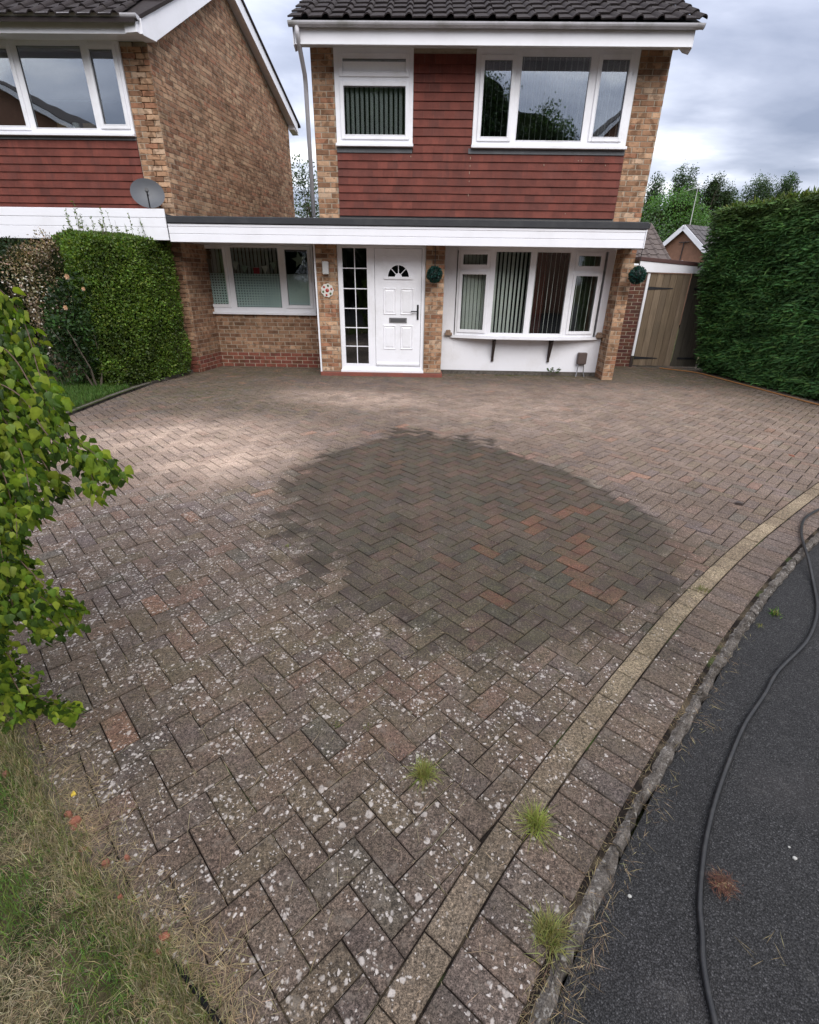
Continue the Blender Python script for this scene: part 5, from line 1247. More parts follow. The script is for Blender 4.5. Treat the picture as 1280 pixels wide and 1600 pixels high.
def shrub(name, label, cat, loc, ells, n, col, alt, frac, ln, wd, core=True, mat=M_LEAF, group=None):
    t = empty(name, label, cat, loc, group)
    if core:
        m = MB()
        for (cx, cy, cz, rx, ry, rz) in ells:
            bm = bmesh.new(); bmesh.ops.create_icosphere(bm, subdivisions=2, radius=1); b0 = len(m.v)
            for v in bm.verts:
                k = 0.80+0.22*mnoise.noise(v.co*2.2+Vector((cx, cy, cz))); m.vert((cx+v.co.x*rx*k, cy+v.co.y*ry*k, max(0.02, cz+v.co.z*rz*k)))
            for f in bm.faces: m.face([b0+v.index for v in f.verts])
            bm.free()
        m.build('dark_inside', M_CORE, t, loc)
    m = MB()
    for q in range(5):
        a = 2*math.pi*q/5; m.tube([(loc[0]+.05*math.cos(a), loc[1]+.05*math.sin(a), 0), (loc[0]+.16*math.cos(a), loc[1]+.14*math.sin(a), 0.35), (ells[0][0]+.3*math.cos(a), ells[0][1]+.3*math.sin(a), ells[0][2])], 0.016, 6, 0.006)
    m.build('stem', M_BARK, t, loc)
    vol = np.array([e_[3]*e_[5] for e_ in ells]); parts = []
    for (cx, cy, cz, rx, ry, rz), v in zip(ells, vol/vol.sum()):
        k = int(n*v); d_ = unit(rng.normal(0, 1, (k, 3))); rr = 0.80+0.28*rng.random(k); base_ = np.array([cx, cy, cz]); sc = np.array([rx, ry, rz])
        lump = nz(d_+base_, 2.2, 0.0); P = base_+d_*sc*(rr+0.20*lump)[:, None]; P = P[P[:, 2] > 0.03]; k2 = len(P); d2 = unit((P-base_)/sc)
        C = cols(k2, col, 0.45, 0.15, alt, frac)*np.clip(1+0.8*nz(P, 2.5, 3), 0.5, 1.8)[:, None]
        parts.append(leafcloud(P, d2*0.7+rng.normal(0, 0.6, (k2, 3)), d2+rng.normal(0, 0.7, (k2, 3)), rng.uniform(ln*0.7, ln*1.2, k2), rng.uniform(wd*0.7, wd*1.2, k2), C))
    cloud_object('foliage', parts, mat, t, loc); return t
shrub('dying_shrub', 'half dead brown shrub with dry pale leaves left of the privet hedge', 'shrub', (-5.95, 8.7, 0), [(-5.98, 8.6, 1.15, 0.48, 0.42, 1.05), (-5.72, 8.6, 1.80, 0.34, 0.32, 0.44), (-6.4, 8.7, 1.55, 0.42, 0.36, 0.58)], 12000, (0.125, 0.092, 0.048), (0.42, 0.33, 0.24), 0.26, 0.040, 0.024)
shrub('dark_shrub', 'dark green shrub at the left edge in front of the neighbouring house', 'shrub', (-7.2, 9.0, 0), [(-7.3, 8.9, 1.2, 0.8, 0.5, 1.0), (-6.75, 8.95, 1.75, 0.5, 0.4, 0.45), (-7.9, 8.9, 1.6, 0.6, 0.5, 0.6)], 13000, (0.022, 0.042, 0.014), (0.04, 0.08, 0.02), 0.25, 0.055, 0.03)
rose = shrub('rose_bush', 'dark leaved rose bush with peach blooms in front of the dying shrub', 'rose bush', (-5.35, 8.0, 0), [(-5.48, 7.98, 0.95, 0.34, 0.26, 0.62), (-5.28, 8.0, 1.35, 0.22, 0.2, 0.38), (-5.7, 8.0, 0.6, 0.36, 0.25, 0.5)], 2600, (0.026, 0.058, 0.017), (0.05, 0.10, 0.025), 0.3, 0.070, 0.042, core=False)
def bloom(parent, c, r, col, name='rose_bloom'):
    m = MB()
    for lay_, (k, q, h) in enumerate(((6, 1.0, 0.1), (5, 0.7, 0.35), (4, 0.4, 0.55))):
        for i in range(k):
            a = 2*math.pi*(i+0.5*lay_)/k; f = random.uniform(0.85, 1.1); m.cur = (col[0]*f, col[1]*f, col[2]*f, 1); u = Vector((math.cos(a), -0.3, math.sin(a))).normalized()
            s_ = u.cross(Vector((0, -1, 0))).normalized(); o = Vector(c)+Vector((0, -h*r, 0)); b0 = len(m.v)
            for du, dv, dn in ((0.05, 0, 0), (0.7, 0.5, 0.12), (1.05, 0, 0.3), (0.7, -0.5, 0.12)): m.vert(o+u*(du*q*r)+s_*(dv*q*r)-Vector((0, dn*r, 0)))
            m.face((b0, b0+1, b0+2)); m.face((b0, b0+2, b0+3))
    m.build(name, M_PETAL, parent)
for c, r in (((-5.18, 7.72, 1.68), 0.055), ((-5.0, 7.74, 1.52), 0.04), ((-5.33, 7.72, 1.26), 0.05)): bloom(rose, c, r*0.75, (0.60, 0.40, 0.28))
wf = empty('white_flower_spray', 'loose sprays of small white flowers at the left of the rose', 'flowers', (-6.0, 8.0, 0))
m = MB(); st_ = MB()
for i in range(12):
    b_ = Vector((-5.95+random.uniform(-.22, .28), 7.95+random.uniform(-.15, .15), 0.02)); tp = b_+Vector((random.uniform(-.2, .2), random.uniform(-.15, .05), random.uniform(0.6, 1.7))); st_.tube([b_, (b_+tp)/2+Vector((random.uniform(-.05, .05), 0, 0)), tp], 0.004, 4, 0.002)
    for k in range(9):
        q = tp+Vector((random.gauss(0, .05), random.gauss(0, .05), random.gauss(-.05, .07))); m.cur = (0.62, 0.58, 0.52, 1); quadleaf(m, q, rdir(), rdir(), 0.035, 0.03)
st_.build('stem', M_BARK, wf); m.build('flower_head', M_PETAL, wf, None, 'stuff')

# ------------------------------------------------------------------ garden edging
for i, (a, b_) in enumerate(zip([(-4.74, 5.75), (-4.74, 6.55), (-4.76, 7.3), (-4.74, 8.0), (-4.64, 8.75), (-4.52, 9.5)], [(-4.73, 6.52), (-4.75, 7.27), (-4.74, 7.97), (-4.66, 8.72), (-4.54, 9.47), (-4.44, 10.25)])):
    a, b_ = Vector((*a, 0)), Vector((*b_, 0)); u = (b_-a).normalized(); v = Vector((-u.y, u.x, 0)); m = MB(); m.obox(a+UP*-0.05, u, v, UP, (b_-a).length, 0.055, 0.09+random.uniform(-.012, .012), 0.01)
    tag(m.build('edging_stone', M_CONC), 'grey concrete edging stone, '+('nearest to the birch, in front of the lawn bed', 'second from the birch, beside the grassy bed', 'third from the birch, beside the bright grass', 'just in front of the privet hedge corner', 'under the privet hedge, fifth from the birch', 'farthest one, reaching the kitchen wall')[i], 'edging stone', 'edging stones along the left of the driveway')

# ------------------------------------------------------------------ background houses
gb = empty('far_garage', 'far low building with a brown tiled roof just past the corner of the house', 'garage', (6.2, 19, 0))
GP = R(30); gus = Vector((0, math.cos(GP), math.sin(GP))); gun = Vector((0, -math.sin(GP), math.cos(GP)))
# eaves at y=18, ridge about 3.75 high; right verge at x~8.1
m = MB(); m.box(2.5, 7.95, 18.3, 22.2, 0, 2.30); v = [m.vert(p) for p in ((7.95, 18.3, 2.301), (7.95, 22.2, 2.301), (7.95, 20.25, 3.43), (2.5, 18.3, 2.301), (2.5, 22.2, 2.301), (2.5, 20.25, 3.43))]
m.face((v[0], v[1], v[2])); m.face((v[3], v[5], v[4])); m.build('wall', plain('far_brick', (0.22, 0.115, 0.075), 0.9, 0.3, 8), gb)
gr_ = gable_roof('roof', gb, 2.3, 8.13, 18.0, 2.38, 2.25, GP, M_ROOF2)
lay_roof(gr_, 2.33, 19, 17.99, 2.385, gus, gun, 7, 7, M_ROOF2, 0.3053)
m = MB(); m.box(2.3, 8.13, 17.96, 17.985, 2.24, 2.375); m.build('eaves_board', M_FASCIA, gb)
bg_ = empty('far_bungalow', 'far brick bungalow gable with white barge boards and a grey tiled roof', 'house', (12, 25, 0))
AP = Vector((11.63, 25.0, 4.03)); BN = Vector((-0.85, -0.53, 0)).normalized(); BG = Vector((0.53, -0.85, 0)).normalized(); BR = -BN      # apex, gable normal, along gable (towards the viewer), ridge
BW = 1.95; BH = 1.55; BL = 7.0
FM = plain('far_gable_brick', (0.24, 0.125, 0.08), 0.9, 0.3, 9)
m = MB(); a = [AP+BG*BW-UP*BH, AP-UP*0.02, AP-BG*BW-UP*BH, AP-BG*BW-UP*4.03, AP+BG*BW-UP*4.03]
i0 = [m.vert(p) for p in a]; i1 = [m.vert(p+BR*BL) for p in a]; m.face(i0); m.face(i1[::-1])
for i in range(5): m.face((i0[i], i0[(i+1) % 5], i1[(i+1) % 5], i1[i]))
m.build('wall', FM, bg_)
bro = None
sl_ = BH/BW; su = (BG*-1+UP*sl_).normalized()       # up the near slope
m = MB(); o = AP+BG*(BW+0.2)-UP*(BH+0.2*sl_)-BR*0.15+UP*0.06; A2 = AP-BR*0.15+UP*0.06; f_ = AP-BG*(BW+0.2)-UP*(BH+0.2*sl_)-BR*0.15+UP*0.06
for q in (o, A2, f_): 
    for e_ in (0, BL+0.3): m.vert(q+BR*e_); m.vert(q+BR*e_-UP*0.07)
m.face((0, 2, 6, 4)); m.face((4, 6, 10, 8)); m.face((1, 5, 7, 3)); m.face((5, 9, 11, 7)); m.face((0, 1, 3, 2)); m.face((0, 4, 5, 1)); m.face((4, 8, 9, 5)); m.face((8, 10, 11, 9)); m.face((2, 3, 7, 6)); m.face((6, 7, 11, 10))
bro = m.build('roof', roof_mat('grey_concrete_tile', (0.085, 0.078, 0.08), (0.15, 0.14, 0.13)), bg_)
# tile courses of the near slope
m = MB(); nrm_ = BR.cross(su); nrm_ = nrm_ if nrm_.z > 0 else -nrm_; Ls = (A2-o).length
for r in range(8):
    q = o+su*(r*Ls/8)
    for c in range(22):
        m.obox(q+BR*(0.02+c*0.33)+nrm_*0.0, BR, su, nrm_, 0.30, Ls/8-0.03, 0.03+random.uniform(0, .012))
tag(m.build('roof_tiles', roof_mat('grey_concrete_tile_b', (0.085, 0.078, 0.08), (0.15, 0.14, 0.13)), bro), kind='stuff')
for sg in (1, -1):
    q0 = AP+BG*(sg*(BW+0.2))-UP*(BH+0.2*sl_)-BR*0.165; q1 = AP-BR*0.165; u = (q1-q0).normalized(); v = BN.cross(u); v = v if v.z > 0 else -v; m = MB()
    for t in (0, 0.03): [m.vert(p+BN*t) for p in (q0-v*0.13, q1-v*0.13+u*0.0, q1+v*0.06, q0+v*0.06)]
    m.face((0, 1, 2, 3)); m.face((7, 6, 5, 4)); [m.face((i, 4+i, 4+(i+1) % 4, (i+1) % 4)) for i in range(4)]
    m.build('barge_board', M_WHITE, bg_)
m = MB(); q = AP+BG*0.25-UP*1.47+BN*0.03; m.obox(q, -BG, UP, BN, 0.45, 0.12, 0.05); m.build('white_vent', M_WHITE, bg_)
m = MB(); m.tube([AP+BG*0.1-UP*0.62+BN*0.05, AP+BG*0.08-UP*1.6+BN*0.05], 0.02, 6); m.tube([AP+BG*0.35-UP*0.62+BN*0.06, AP-BG*0.15-UP*0.62+BN*0.06], 0.018, 6); m.build('wall_aerial', M_BLACK, bg_)
mast = MB(); mast.tube([AP-BG*0.1+BR*0.4-UP*0.1, AP-BG*0.1+BR*0.35+UP*1.62], 0.022, 6, 0.014); mast.tube([AP-BG*0.55+BR*0.3+UP*1.42, AP+BG*0.3+BR*0.4+UP*1.5], 0.012, 6); mast.build('aerial_mast', plain('pale_steel', (0.42, 0.42, 0.40), 0.5, 0.1, 5), bg_)

# ------------------------------------------------------------------ trees
def tree(label, base, h, trunk_r, ells, n, col, alt, ln, wd, limbs=7, frac=0.3, group='trees beyond the houses', name='tree', core=0.0, up_=0.1):
    t = empty(name, label, 'tree', base, group); bx, by, bz = base; m = MB(); Bv = Vector(base); m.tube([Bv, Bv+Vector((0.02*h, 0, h*0.35)), Bv+Vector((0, 0.01*h, h*0.72))], trunk_r, 9, trunk_r*0.35)
    cen = [Vector((e_[0]+bx, e_[1]+by, e_[2]+bz)) for e_ in ells]
    for c in cen:
        s0 = Bv+Vector((0.01*h, 0, h*random.uniform(0.28, 0.5))); m.tube([s0, s0.lerp(c, 0.5)+Vector((0, 0, 0.04*h)), c], trunk_r*0.4, 6, trunk_r*0.1)
        for q in range(3):
            d_ = rdir(); m.tube([s0.lerp(c, 0.6), c+Vector((d_.x*.6, d_.y*.6, abs(d_.z)*.7))*min(ells[0][3:6])], trunk_r*0.16, 4, trunk_r*0.04)
    m.build('trunk', M_BARK, t, base)
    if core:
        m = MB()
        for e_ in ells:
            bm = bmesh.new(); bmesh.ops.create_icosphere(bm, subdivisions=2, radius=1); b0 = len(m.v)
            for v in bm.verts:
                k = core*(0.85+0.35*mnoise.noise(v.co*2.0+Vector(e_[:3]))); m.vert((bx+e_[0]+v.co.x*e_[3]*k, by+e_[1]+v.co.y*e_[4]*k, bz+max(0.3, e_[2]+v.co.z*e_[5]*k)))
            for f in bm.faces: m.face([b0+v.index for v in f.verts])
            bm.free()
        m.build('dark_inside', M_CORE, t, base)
    vol = np.array([e_[3]*e_[4]*e_[5] for e_ in ells])**0.75; parts = []
    for e_, v in zip(ells, vol/vol.sum()):
        k = int(n*2.1*v/9); cc_ = np.array(e_[:3])+np.array(base); sc = np.array(e_[3:6])
        d_ = unit(rng.normal(0, 1, (k, 3))); r_ = rng.random(k)**0.4 if core < 0.9 else rng.uniform(0.84, 1.06, k); P = cc_+d_*sc*r_[:, None]     # clump centres
        keep = nz(P, 1.3/max(sc.max(), 0.5), 5.0) > -0.22; P = P[keep]; k = len(P); tone = np.clip(1+0.9*nz(P, 1.1/max(sc.max()*0.4, .3), 2.0)+0.25*(P[:, 2]-cc_[2])/sc[2], 0.4, 1.9)
        Pl = np.repeat(P, 9, axis=0)+rng.normal(0, 1, (k*9, 3))*(sc.mean()*(0.13 if core < 0.9 else 0.055)); kk = len(Pl)
        C = cols(kk, col, 0.35, 0.12, alt, frac)*np.repeat(tone, 9)[:, None]
        parts.append(leafcloud(Pl, rng.normal(0, 0.8, (kk, 3))+np.array([0, 0, up_]), rng.normal(0, 0.8, (kk, 3))+np.array([0, 0, 0.6]), rng.uniform(ln*0.5, ln*1.0, kk), rng.uniform(wd*0.5, wd*1.1, kk), C))
    cloud_object('crown', parts, M_LEAF, t, base); return t
DG, MG, BGN = (0.032, 0.058, 0.024), (0.046, 0.085, 0.028), (0.058, 0.130, 0.028)  # greens lightened so the leaf colour carries distance haze
def upright(h, w): return [(0, 0, h*0.45, w, w, h*0.30), (0.1*w, 0, h*0.68, w*0.8, w*0.8, h*0.22), (-0.35*w, 0, h*0.82, w*0.4, w*0.4, h*0.16), (0.4*w, 0, h*0.80, w*0.42, w*0.42, h*0.17)]
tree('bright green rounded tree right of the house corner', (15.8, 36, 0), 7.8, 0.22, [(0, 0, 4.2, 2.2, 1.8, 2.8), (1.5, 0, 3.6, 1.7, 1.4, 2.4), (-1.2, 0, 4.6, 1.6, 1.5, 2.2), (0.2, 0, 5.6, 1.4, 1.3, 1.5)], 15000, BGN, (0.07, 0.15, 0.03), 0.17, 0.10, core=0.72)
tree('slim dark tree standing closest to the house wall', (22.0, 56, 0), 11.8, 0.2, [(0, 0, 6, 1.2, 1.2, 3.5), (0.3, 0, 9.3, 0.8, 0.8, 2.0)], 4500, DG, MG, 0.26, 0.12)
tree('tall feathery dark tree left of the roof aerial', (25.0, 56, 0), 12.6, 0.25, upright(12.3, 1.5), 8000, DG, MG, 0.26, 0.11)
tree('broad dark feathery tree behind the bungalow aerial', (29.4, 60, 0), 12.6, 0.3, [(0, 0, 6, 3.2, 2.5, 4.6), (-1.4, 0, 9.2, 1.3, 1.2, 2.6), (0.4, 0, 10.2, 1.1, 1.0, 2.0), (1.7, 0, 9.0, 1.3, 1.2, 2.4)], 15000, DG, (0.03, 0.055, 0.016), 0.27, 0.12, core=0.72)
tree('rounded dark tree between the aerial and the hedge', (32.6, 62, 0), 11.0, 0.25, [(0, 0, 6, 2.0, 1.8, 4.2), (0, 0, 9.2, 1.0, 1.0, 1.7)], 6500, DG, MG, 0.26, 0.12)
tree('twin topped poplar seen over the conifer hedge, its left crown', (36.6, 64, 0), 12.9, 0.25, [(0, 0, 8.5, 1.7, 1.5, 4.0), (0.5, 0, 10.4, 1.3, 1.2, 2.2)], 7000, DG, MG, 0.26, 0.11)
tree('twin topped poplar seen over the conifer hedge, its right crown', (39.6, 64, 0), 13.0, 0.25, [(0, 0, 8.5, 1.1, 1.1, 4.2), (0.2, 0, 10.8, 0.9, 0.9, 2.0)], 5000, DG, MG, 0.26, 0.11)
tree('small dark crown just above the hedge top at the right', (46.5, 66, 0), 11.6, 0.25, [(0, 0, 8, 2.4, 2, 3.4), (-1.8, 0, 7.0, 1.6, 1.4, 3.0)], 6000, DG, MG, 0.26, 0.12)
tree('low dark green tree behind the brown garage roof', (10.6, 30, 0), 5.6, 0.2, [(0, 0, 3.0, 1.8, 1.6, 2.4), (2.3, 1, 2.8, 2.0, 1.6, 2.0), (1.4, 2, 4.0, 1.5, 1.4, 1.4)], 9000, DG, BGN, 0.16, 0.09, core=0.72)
tree('thin leafed tree in the gap between the two houses', (-5.0, 24.5, 0), 6.3, 0.12, [(0, 0, 2.9, 1.0, 1.0, 1.7), (0.1, 0, 4.5, 0.8, 0.8, 1.1), (-0.2, 0, 5.5, 0.75, 0.6, 0.75)], 2600, (0.035, 0.058, 0.02), (0.06, 0.09, 0.03), 0.13, 0.075)
# beyond the houses the far wood reads as one mass
parts = []
n = 16000; P = np.stack([rng.uniform(14, 75, n), rng.uniform(72, 82, n), np.zeros(n)], axis=1); top = 7.6+1.3*nz(P*np.array([1, 0, 0]), 0.23, 1.0); P[:, 2] = rng.random(n)**0.7*top
tone = np.clip(1+0.9*nz(P, 0.4, 6), 0.4, 1.8)[:, None]; parts.append(leafcloud(P, rng.normal(0, 1, (n, 3)), rng.normal(0, 1, (n, 3)), rng.uniform(0.5, 1.0, n), rng.uniform(0.3, 0.6, n), cols(n, (0.024, 0.045, 0.016), 0.3)*tone))
n = 2500; P = np.stack([rng.uniform(-16, 2, n), rng.uniform(34, 40, n), np.zeros(n)], axis=1); top = 4.0+0.8*nz(P*np.array([1, 0, 0]), 0.3, 4.0); P[:, 2] = rng.random(n)**0.7*top
parts.append(leafcloud(P, rng.normal(0, 1, (n, 3)), rng.normal(0, 1, (n, 3)), rng.uniform(0.4, 0.8, n), rng.uniform(0.25, 0.5, n), cols(n, (0.024, 0.042, 0.016), 0.4)))
tag(cloud_object('distant_wood', parts, M_LEAF, None, (40, 75, 0)), 'dark green mass of distant wood behind the houses', 'wood', None, 'stuff')
# across the road, behind the viewer: what the upstairs windows reflect
opp = empty('opposite_house', 'dark brick house with a white barge board reflected in the neighbouring window', 'house', (-21, -12, 0))
def opposite(t, x0, x1, yf, yb, ez, rz):
    m = MB(); xc = (x0+x1)/2; m.box(x0, x1, yb, yf, 0, ez); v = [m.vert(p) for p in ((x0, yf, ez+.001), (x1, yf, ez+.001), (xc, yf, rz-.05), (x0, yb, ez+.001), (x1, yb, ez+.001), (xc, yb, rz-.05))]; m.face((v[1], v[0], v[2])); m.face((v[3], v[4], v[5])); m.build('wall', FM, t)
    m = MB(); k = (rz-ez)/(xc-x0); ov = 0.4
    for x, z in ((x0-ov, ez-ov*k), (xc, rz), (x1+ov, ez-ov*k)):
        for y in (yf+0.3, yb-0.3): m.vert((x, y, z+0.1)); m.vert((x, y, z))
    m.face((0, 4, 6, 2)); m.face((4, 8, 10, 6)); m.face((1, 3, 7, 5)); m.face((5, 7, 11, 9)); m.face((0, 1, 5, 4)); m.face((4, 5, 9, 8)); m.face((2, 6, 7, 3)); m.face((6, 10, 11, 7)); m.face((0, 2, 3, 1)); m.face((8, 9, 11, 10)); m.build('roof', M_ROOF, t)
    for sg in (-1, 1):
        m = MB(); xe = x0-ov if sg < 0 else x1+ov; q = [(xe, ez-ov*k-0.16), (xc, rz-0.16), (xc, rz+0.06), (xe, ez-ov*k+0.06)]
        for y in (yf+0.305, yf+0.34): [m.vert((x, y, z)) for x, z in q]
        m.face((0, 1, 2, 3)); m.face((7, 6, 5, 4)); [m.face((i, 4+i, 4+(i+1) % 4, (i+1) % 4)) for i in range(4)]; m.build('barge_board', M_WHITE, t)
opposite(opp, -29, -13, -9.5, -19, 6.0, 10.2)
op2 = empty('opposite_house', 'dark roofed house across the road reflected in the right upstairs pane', 'house', (12.5, -15, 0))
opposite(op2, 6.2, 14.6, -11.5, -20, 5.8, 10.0)
RT = dict(group='trees across the road', core=1.0)
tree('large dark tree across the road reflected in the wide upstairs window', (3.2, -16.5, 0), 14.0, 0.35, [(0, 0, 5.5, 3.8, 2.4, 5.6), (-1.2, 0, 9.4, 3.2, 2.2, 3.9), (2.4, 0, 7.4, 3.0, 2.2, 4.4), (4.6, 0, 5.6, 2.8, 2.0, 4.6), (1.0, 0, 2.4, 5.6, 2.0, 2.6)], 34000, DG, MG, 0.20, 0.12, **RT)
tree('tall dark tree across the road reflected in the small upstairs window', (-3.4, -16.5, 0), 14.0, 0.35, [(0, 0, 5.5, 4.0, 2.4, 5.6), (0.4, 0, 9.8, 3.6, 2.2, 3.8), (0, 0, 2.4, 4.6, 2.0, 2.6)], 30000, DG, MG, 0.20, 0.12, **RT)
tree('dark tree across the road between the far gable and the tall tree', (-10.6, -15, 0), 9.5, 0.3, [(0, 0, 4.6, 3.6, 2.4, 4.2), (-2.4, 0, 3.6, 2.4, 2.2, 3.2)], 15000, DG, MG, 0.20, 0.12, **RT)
# ------------------------------------------------------------------ weeping birch at the left edge
bt_ = empty('weeping_birch', 'weeping birch with bright green leaves hanging at the left edge over the driveway', 'tree', (-3.15, 1.35, 0))
m = MB(); m.tube([(-3.15, 1.35, -0.02), (-3.12, 1.37, 1.2), (-3.2, 1.4, 2.6), (-3.1, 1.45, 3.6)], 0.085, 10, 0.035); m.build('trunk', plain('pale_birch_bark', (0.36, 0.34, 0.31), 0.8, 0.3, 12, 0.5, dirt=((0.04, 0.035, 0.03), 0.9), dirt_scale=6), bt_)
# hanging shoots: points from the branch end to the tip, in metres
STR = []
def strand(*p): STR.append([Vector(q) for q in p])
strand((-1.812, 1.907, 1.691), (-1.555, 1.874, 1.673), (-1.498, 1.909, 1.544), (-1.405, 1.791, 1.378), (-1.202, 1.549, 1.298))
strand((-1.884, 1.888, 1.539), (-1.569, 1.852, 1.458), (-1.369, 1.708, 1.303), (-1.351, 1.783, 1.139), (-1.022, 1.521, 1.1))
strand((-1.774, 1.746, 1.423), (-1.453, 1.706, 1.324), (-1.312, 1.625, 1.187), (-1.225, 1.635, 1.114), (-1.11, 1.667, 1.017))
strand((-1.834, 1.776, 1.35), (-1.506, 1.711, 1.253), (-1.403, 1.713, 1.134), (-1.278, 1.712, 1.061), (-1.127, 1.534, 1.013))
strand((-1.854, 1.794, 1.226), (-1.649, 1.824, 1.172), (-1.451, 1.701, 1.111), (-1.369, 1.647, 1.032), (-1.503, 1.81, 0.886))
strand((-1.729, 1.687, 1.345), (-1.499, 1.65, 1.268), (-1.453, 1.648, 1.129), (-1.257, 1.412, 1.081), (-1.428, 1.573, 0.907))
strand((-1.889, 2.028, 1.6), (-1.625, 1.958, 1.539), (-1.581, 1.949, 1.349), (-1.629, 1.954, 1.137), (-1.451, 1.634, 1.035))
strand((-1.92, 2.217, 1.714), (-1.857, 2.112, 1.421), (-1.828, 1.914, 1.115), (-1.843, 1.836, 0.739))
strand((-1.872, 2.248, 1.653), (-1.829, 2.144, 1.35), (-1.732, 1.91, 1.048), (-1.803, 1.797, 0.67))
strand((-1.736, 1.894, 1.665), (-1.653, 1.745, 1.419), (-1.696, 1.711, 1.121), (-1.525, 1.428, 0.916))
strand((-1.729, 2.082, 1.583), (-1.593, 1.908, 1.312), (-1.559, 1.748, 1.022), (-1.526, 1.634, 0.841))
strand((-1.63, 1.947, 1.656), (-1.563, 1.829, 1.398), (-1.549, 1.73, 1.106), (-1.378, 1.428, 0.877))
strand((-1.829, 2.128, 1.702), (-1.743, 1.996, 1.424), (-1.652, 1.78, 1.144), (-1.712, 1.701, 0.822))
strand((-1.785, 1.99, 1.639), (-1.725, 1.851, 1.376), (-1.766, 1.803, 1.06), (-1.675, 1.543, 0.779))
strand((-1.896, 2.067, 1.704), (-1.885, 1.984, 1.427), (-1.863, 1.863, 1.119), (-1.821, 1.721, 0.811))
strand((-1.623, 1.881, 1.568), (-1.564, 1.772, 1.311), (-1.56, 1.642, 1.031), (-1.439, 1.393, 0.82))
strand((-1.974, 2.188, 1.698), (-1.9, 2.034, 1.413), (-1.842, 1.845, 1.117), (-1.98, 1.883, 0.764))
strand((-1.831, 1.971, 1.733), (-1.76, 1.84, 1.478), (-1.794, 1.748, 1.189), (-1.836, 1.647, 0.792))
strand((-1.687, 2.077, 1.651), (-1.629, 1.991, 1.37), (-1.632, 1.81, 1.076), (-1.452, 1.568, 0.924))
strand((-2.191, 2.259, 1.691), (-2.104, 2.098, 1.397), (-2.047, 1.94, 1.08), (-2.164, 1.911, 0.78))
strand((-1.859, 2.054, 1.635), (-1.754, 1.874, 1.37), (-1.739, 1.753, 1.076), (-1.792, 1.71, 0.728))
strand((-1.861, 2.153, 1.67), (-1.747, 2.001, 1.39), (-1.777, 1.903, 1.068), (-1.775, 1.753, 0.753))
strand((-1.608, 1.618, 1.174), (-1.502, 1.513, 0.975), (-1.441, 1.411, 0.802), (-1.477, 1.408, 0.58))
strand((-2.186, 1.902, 1.0), (-2.061, 1.778, 0.761), (-1.941, 1.645, 0.562), (-1.989, 1.607, 0.461))
strand((-1.825, 1.816, 1.167), (-1.713, 1.704, 0.945), (-1.648, 1.602, 0.745), (-1.649, 1.595, 0.659))
strand((-1.838, 1.656, 1.088), (-1.775, 1.589, 0.858), (-1.62, 1.404, 0.726), (-1.728, 1.412, 0.49))
strand((-1.719, 1.787, 1.171), (-1.629, 1.698, 0.942), (-1.528, 1.562, 0.763), (-1.563, 1.554, 0.574))
strand((-1.86, 1.784, 1.079), (-1.721, 1.646, 0.868), (-1.627, 1.498, 0.701), (-1.778, 1.548, 0.34))
strand((-1.633, 1.728, 1.182), (-1.507, 1.601, 0.979), (-1.566, 1.598, 0.735), (-1.447, 1.455, 0.632))
strand((-1.931, 1.926, 1.01), (-1.815, 1.811, 0.764), (-1.834, 1.776, 0.495), (-1.83, 1.713, 0.279))
strand((-1.971, 1.712, 1.106), (-1.87, 1.611, 0.887), (-1.819, 1.496, 0.704), (-1.826, 1.42, 0.484))
strand((-1.771, 1.56, 0.852), (-1.575, 1.555, 0.777), (-1.374, 1.423, 0.753), (-1.282, 1.387, 0.672), (-1.36, 1.55, 0.475))
strand((-1.72, 1.486, 0.812), (-1.498, 1.455, 0.702), (-1.411, 1.459, 0.616), (-1.303, 1.419, 0.562), (-1.295, 1.435, 0.474))
strand((-1.792, 1.54, 0.696), (-1.569, 1.47, 0.604), (-1.442, 1.413, 0.562), (-1.542, 1.547, 0.358))
strand((-1.742, 1.478, 0.68), (-1.542, 1.467, 0.607), (-1.49, 1.505, 0.551), (-1.272, 1.342, 0.566))
strand((-1.79, 1.498, 0.607), (-1.605, 1.42, 0.461), (-1.497, 1.351, 0.37), (-1.429, 1.343, 0.3))
strand((-1.763, 1.456, 0.519), (-1.625, 1.419, 0.334), (-1.448, 1.279, 0.316), (-1.578, 1.397, 0.082))
strand((-1.833, 1.451, 0.396), (-1.666, 1.422, 0.229), (-1.499, 1.341, 0.233), (-1.462, 1.4, 0.12), (-1.203, 1.204, 0.318))
strand((-1.784, 1.474, 0.442), (-1.669, 1.403, 0.248), (-1.622, 1.365, 0.151), (-1.645, 1.385, 0.039))
strand((-1.927, 1.572, 0.642), (-1.797, 1.477, 0.501), (-1.762, 1.365, 0.335))
strand((-1.704, 1.535, 0.772), (-1.612, 1.472, 0.616), (-1.657, 1.465, 0.437))
strand((-1.708, 1.527, 0.708), (-1.627, 1.474, 0.542), (-1.562, 1.362, 0.454))
strand((-1.956, 1.598, 0.5), (-1.846, 1.52, 0.335), (-1.825, 1.449, 0.22))
strand((-1.663, 1.426, 0.644), (-1.563, 1.355, 0.499), (-1.477, 1.236, 0.346))
strand((-1.788, 1.579, 0.699), (-1.656, 1.48, 0.563), (-1.702, 1.489, 0.332))
strand((-1.963, 1.614, 0.671), (-1.885, 1.562, 0.493), (-1.747, 1.405, 0.45))
strand((-1.994, 1.545, 0.492), (-1.914, 1.491, 0.31), (-1.896, 1.43, 0.17))
strand((-1.908, 1.635, 0.564), (-1.807, 1.565, 0.392), (-1.809, 1.532, 0.238))
bm_ = MB(); leaf_spec = []
tops = Vector((-3.1, 1.45, 3.4))
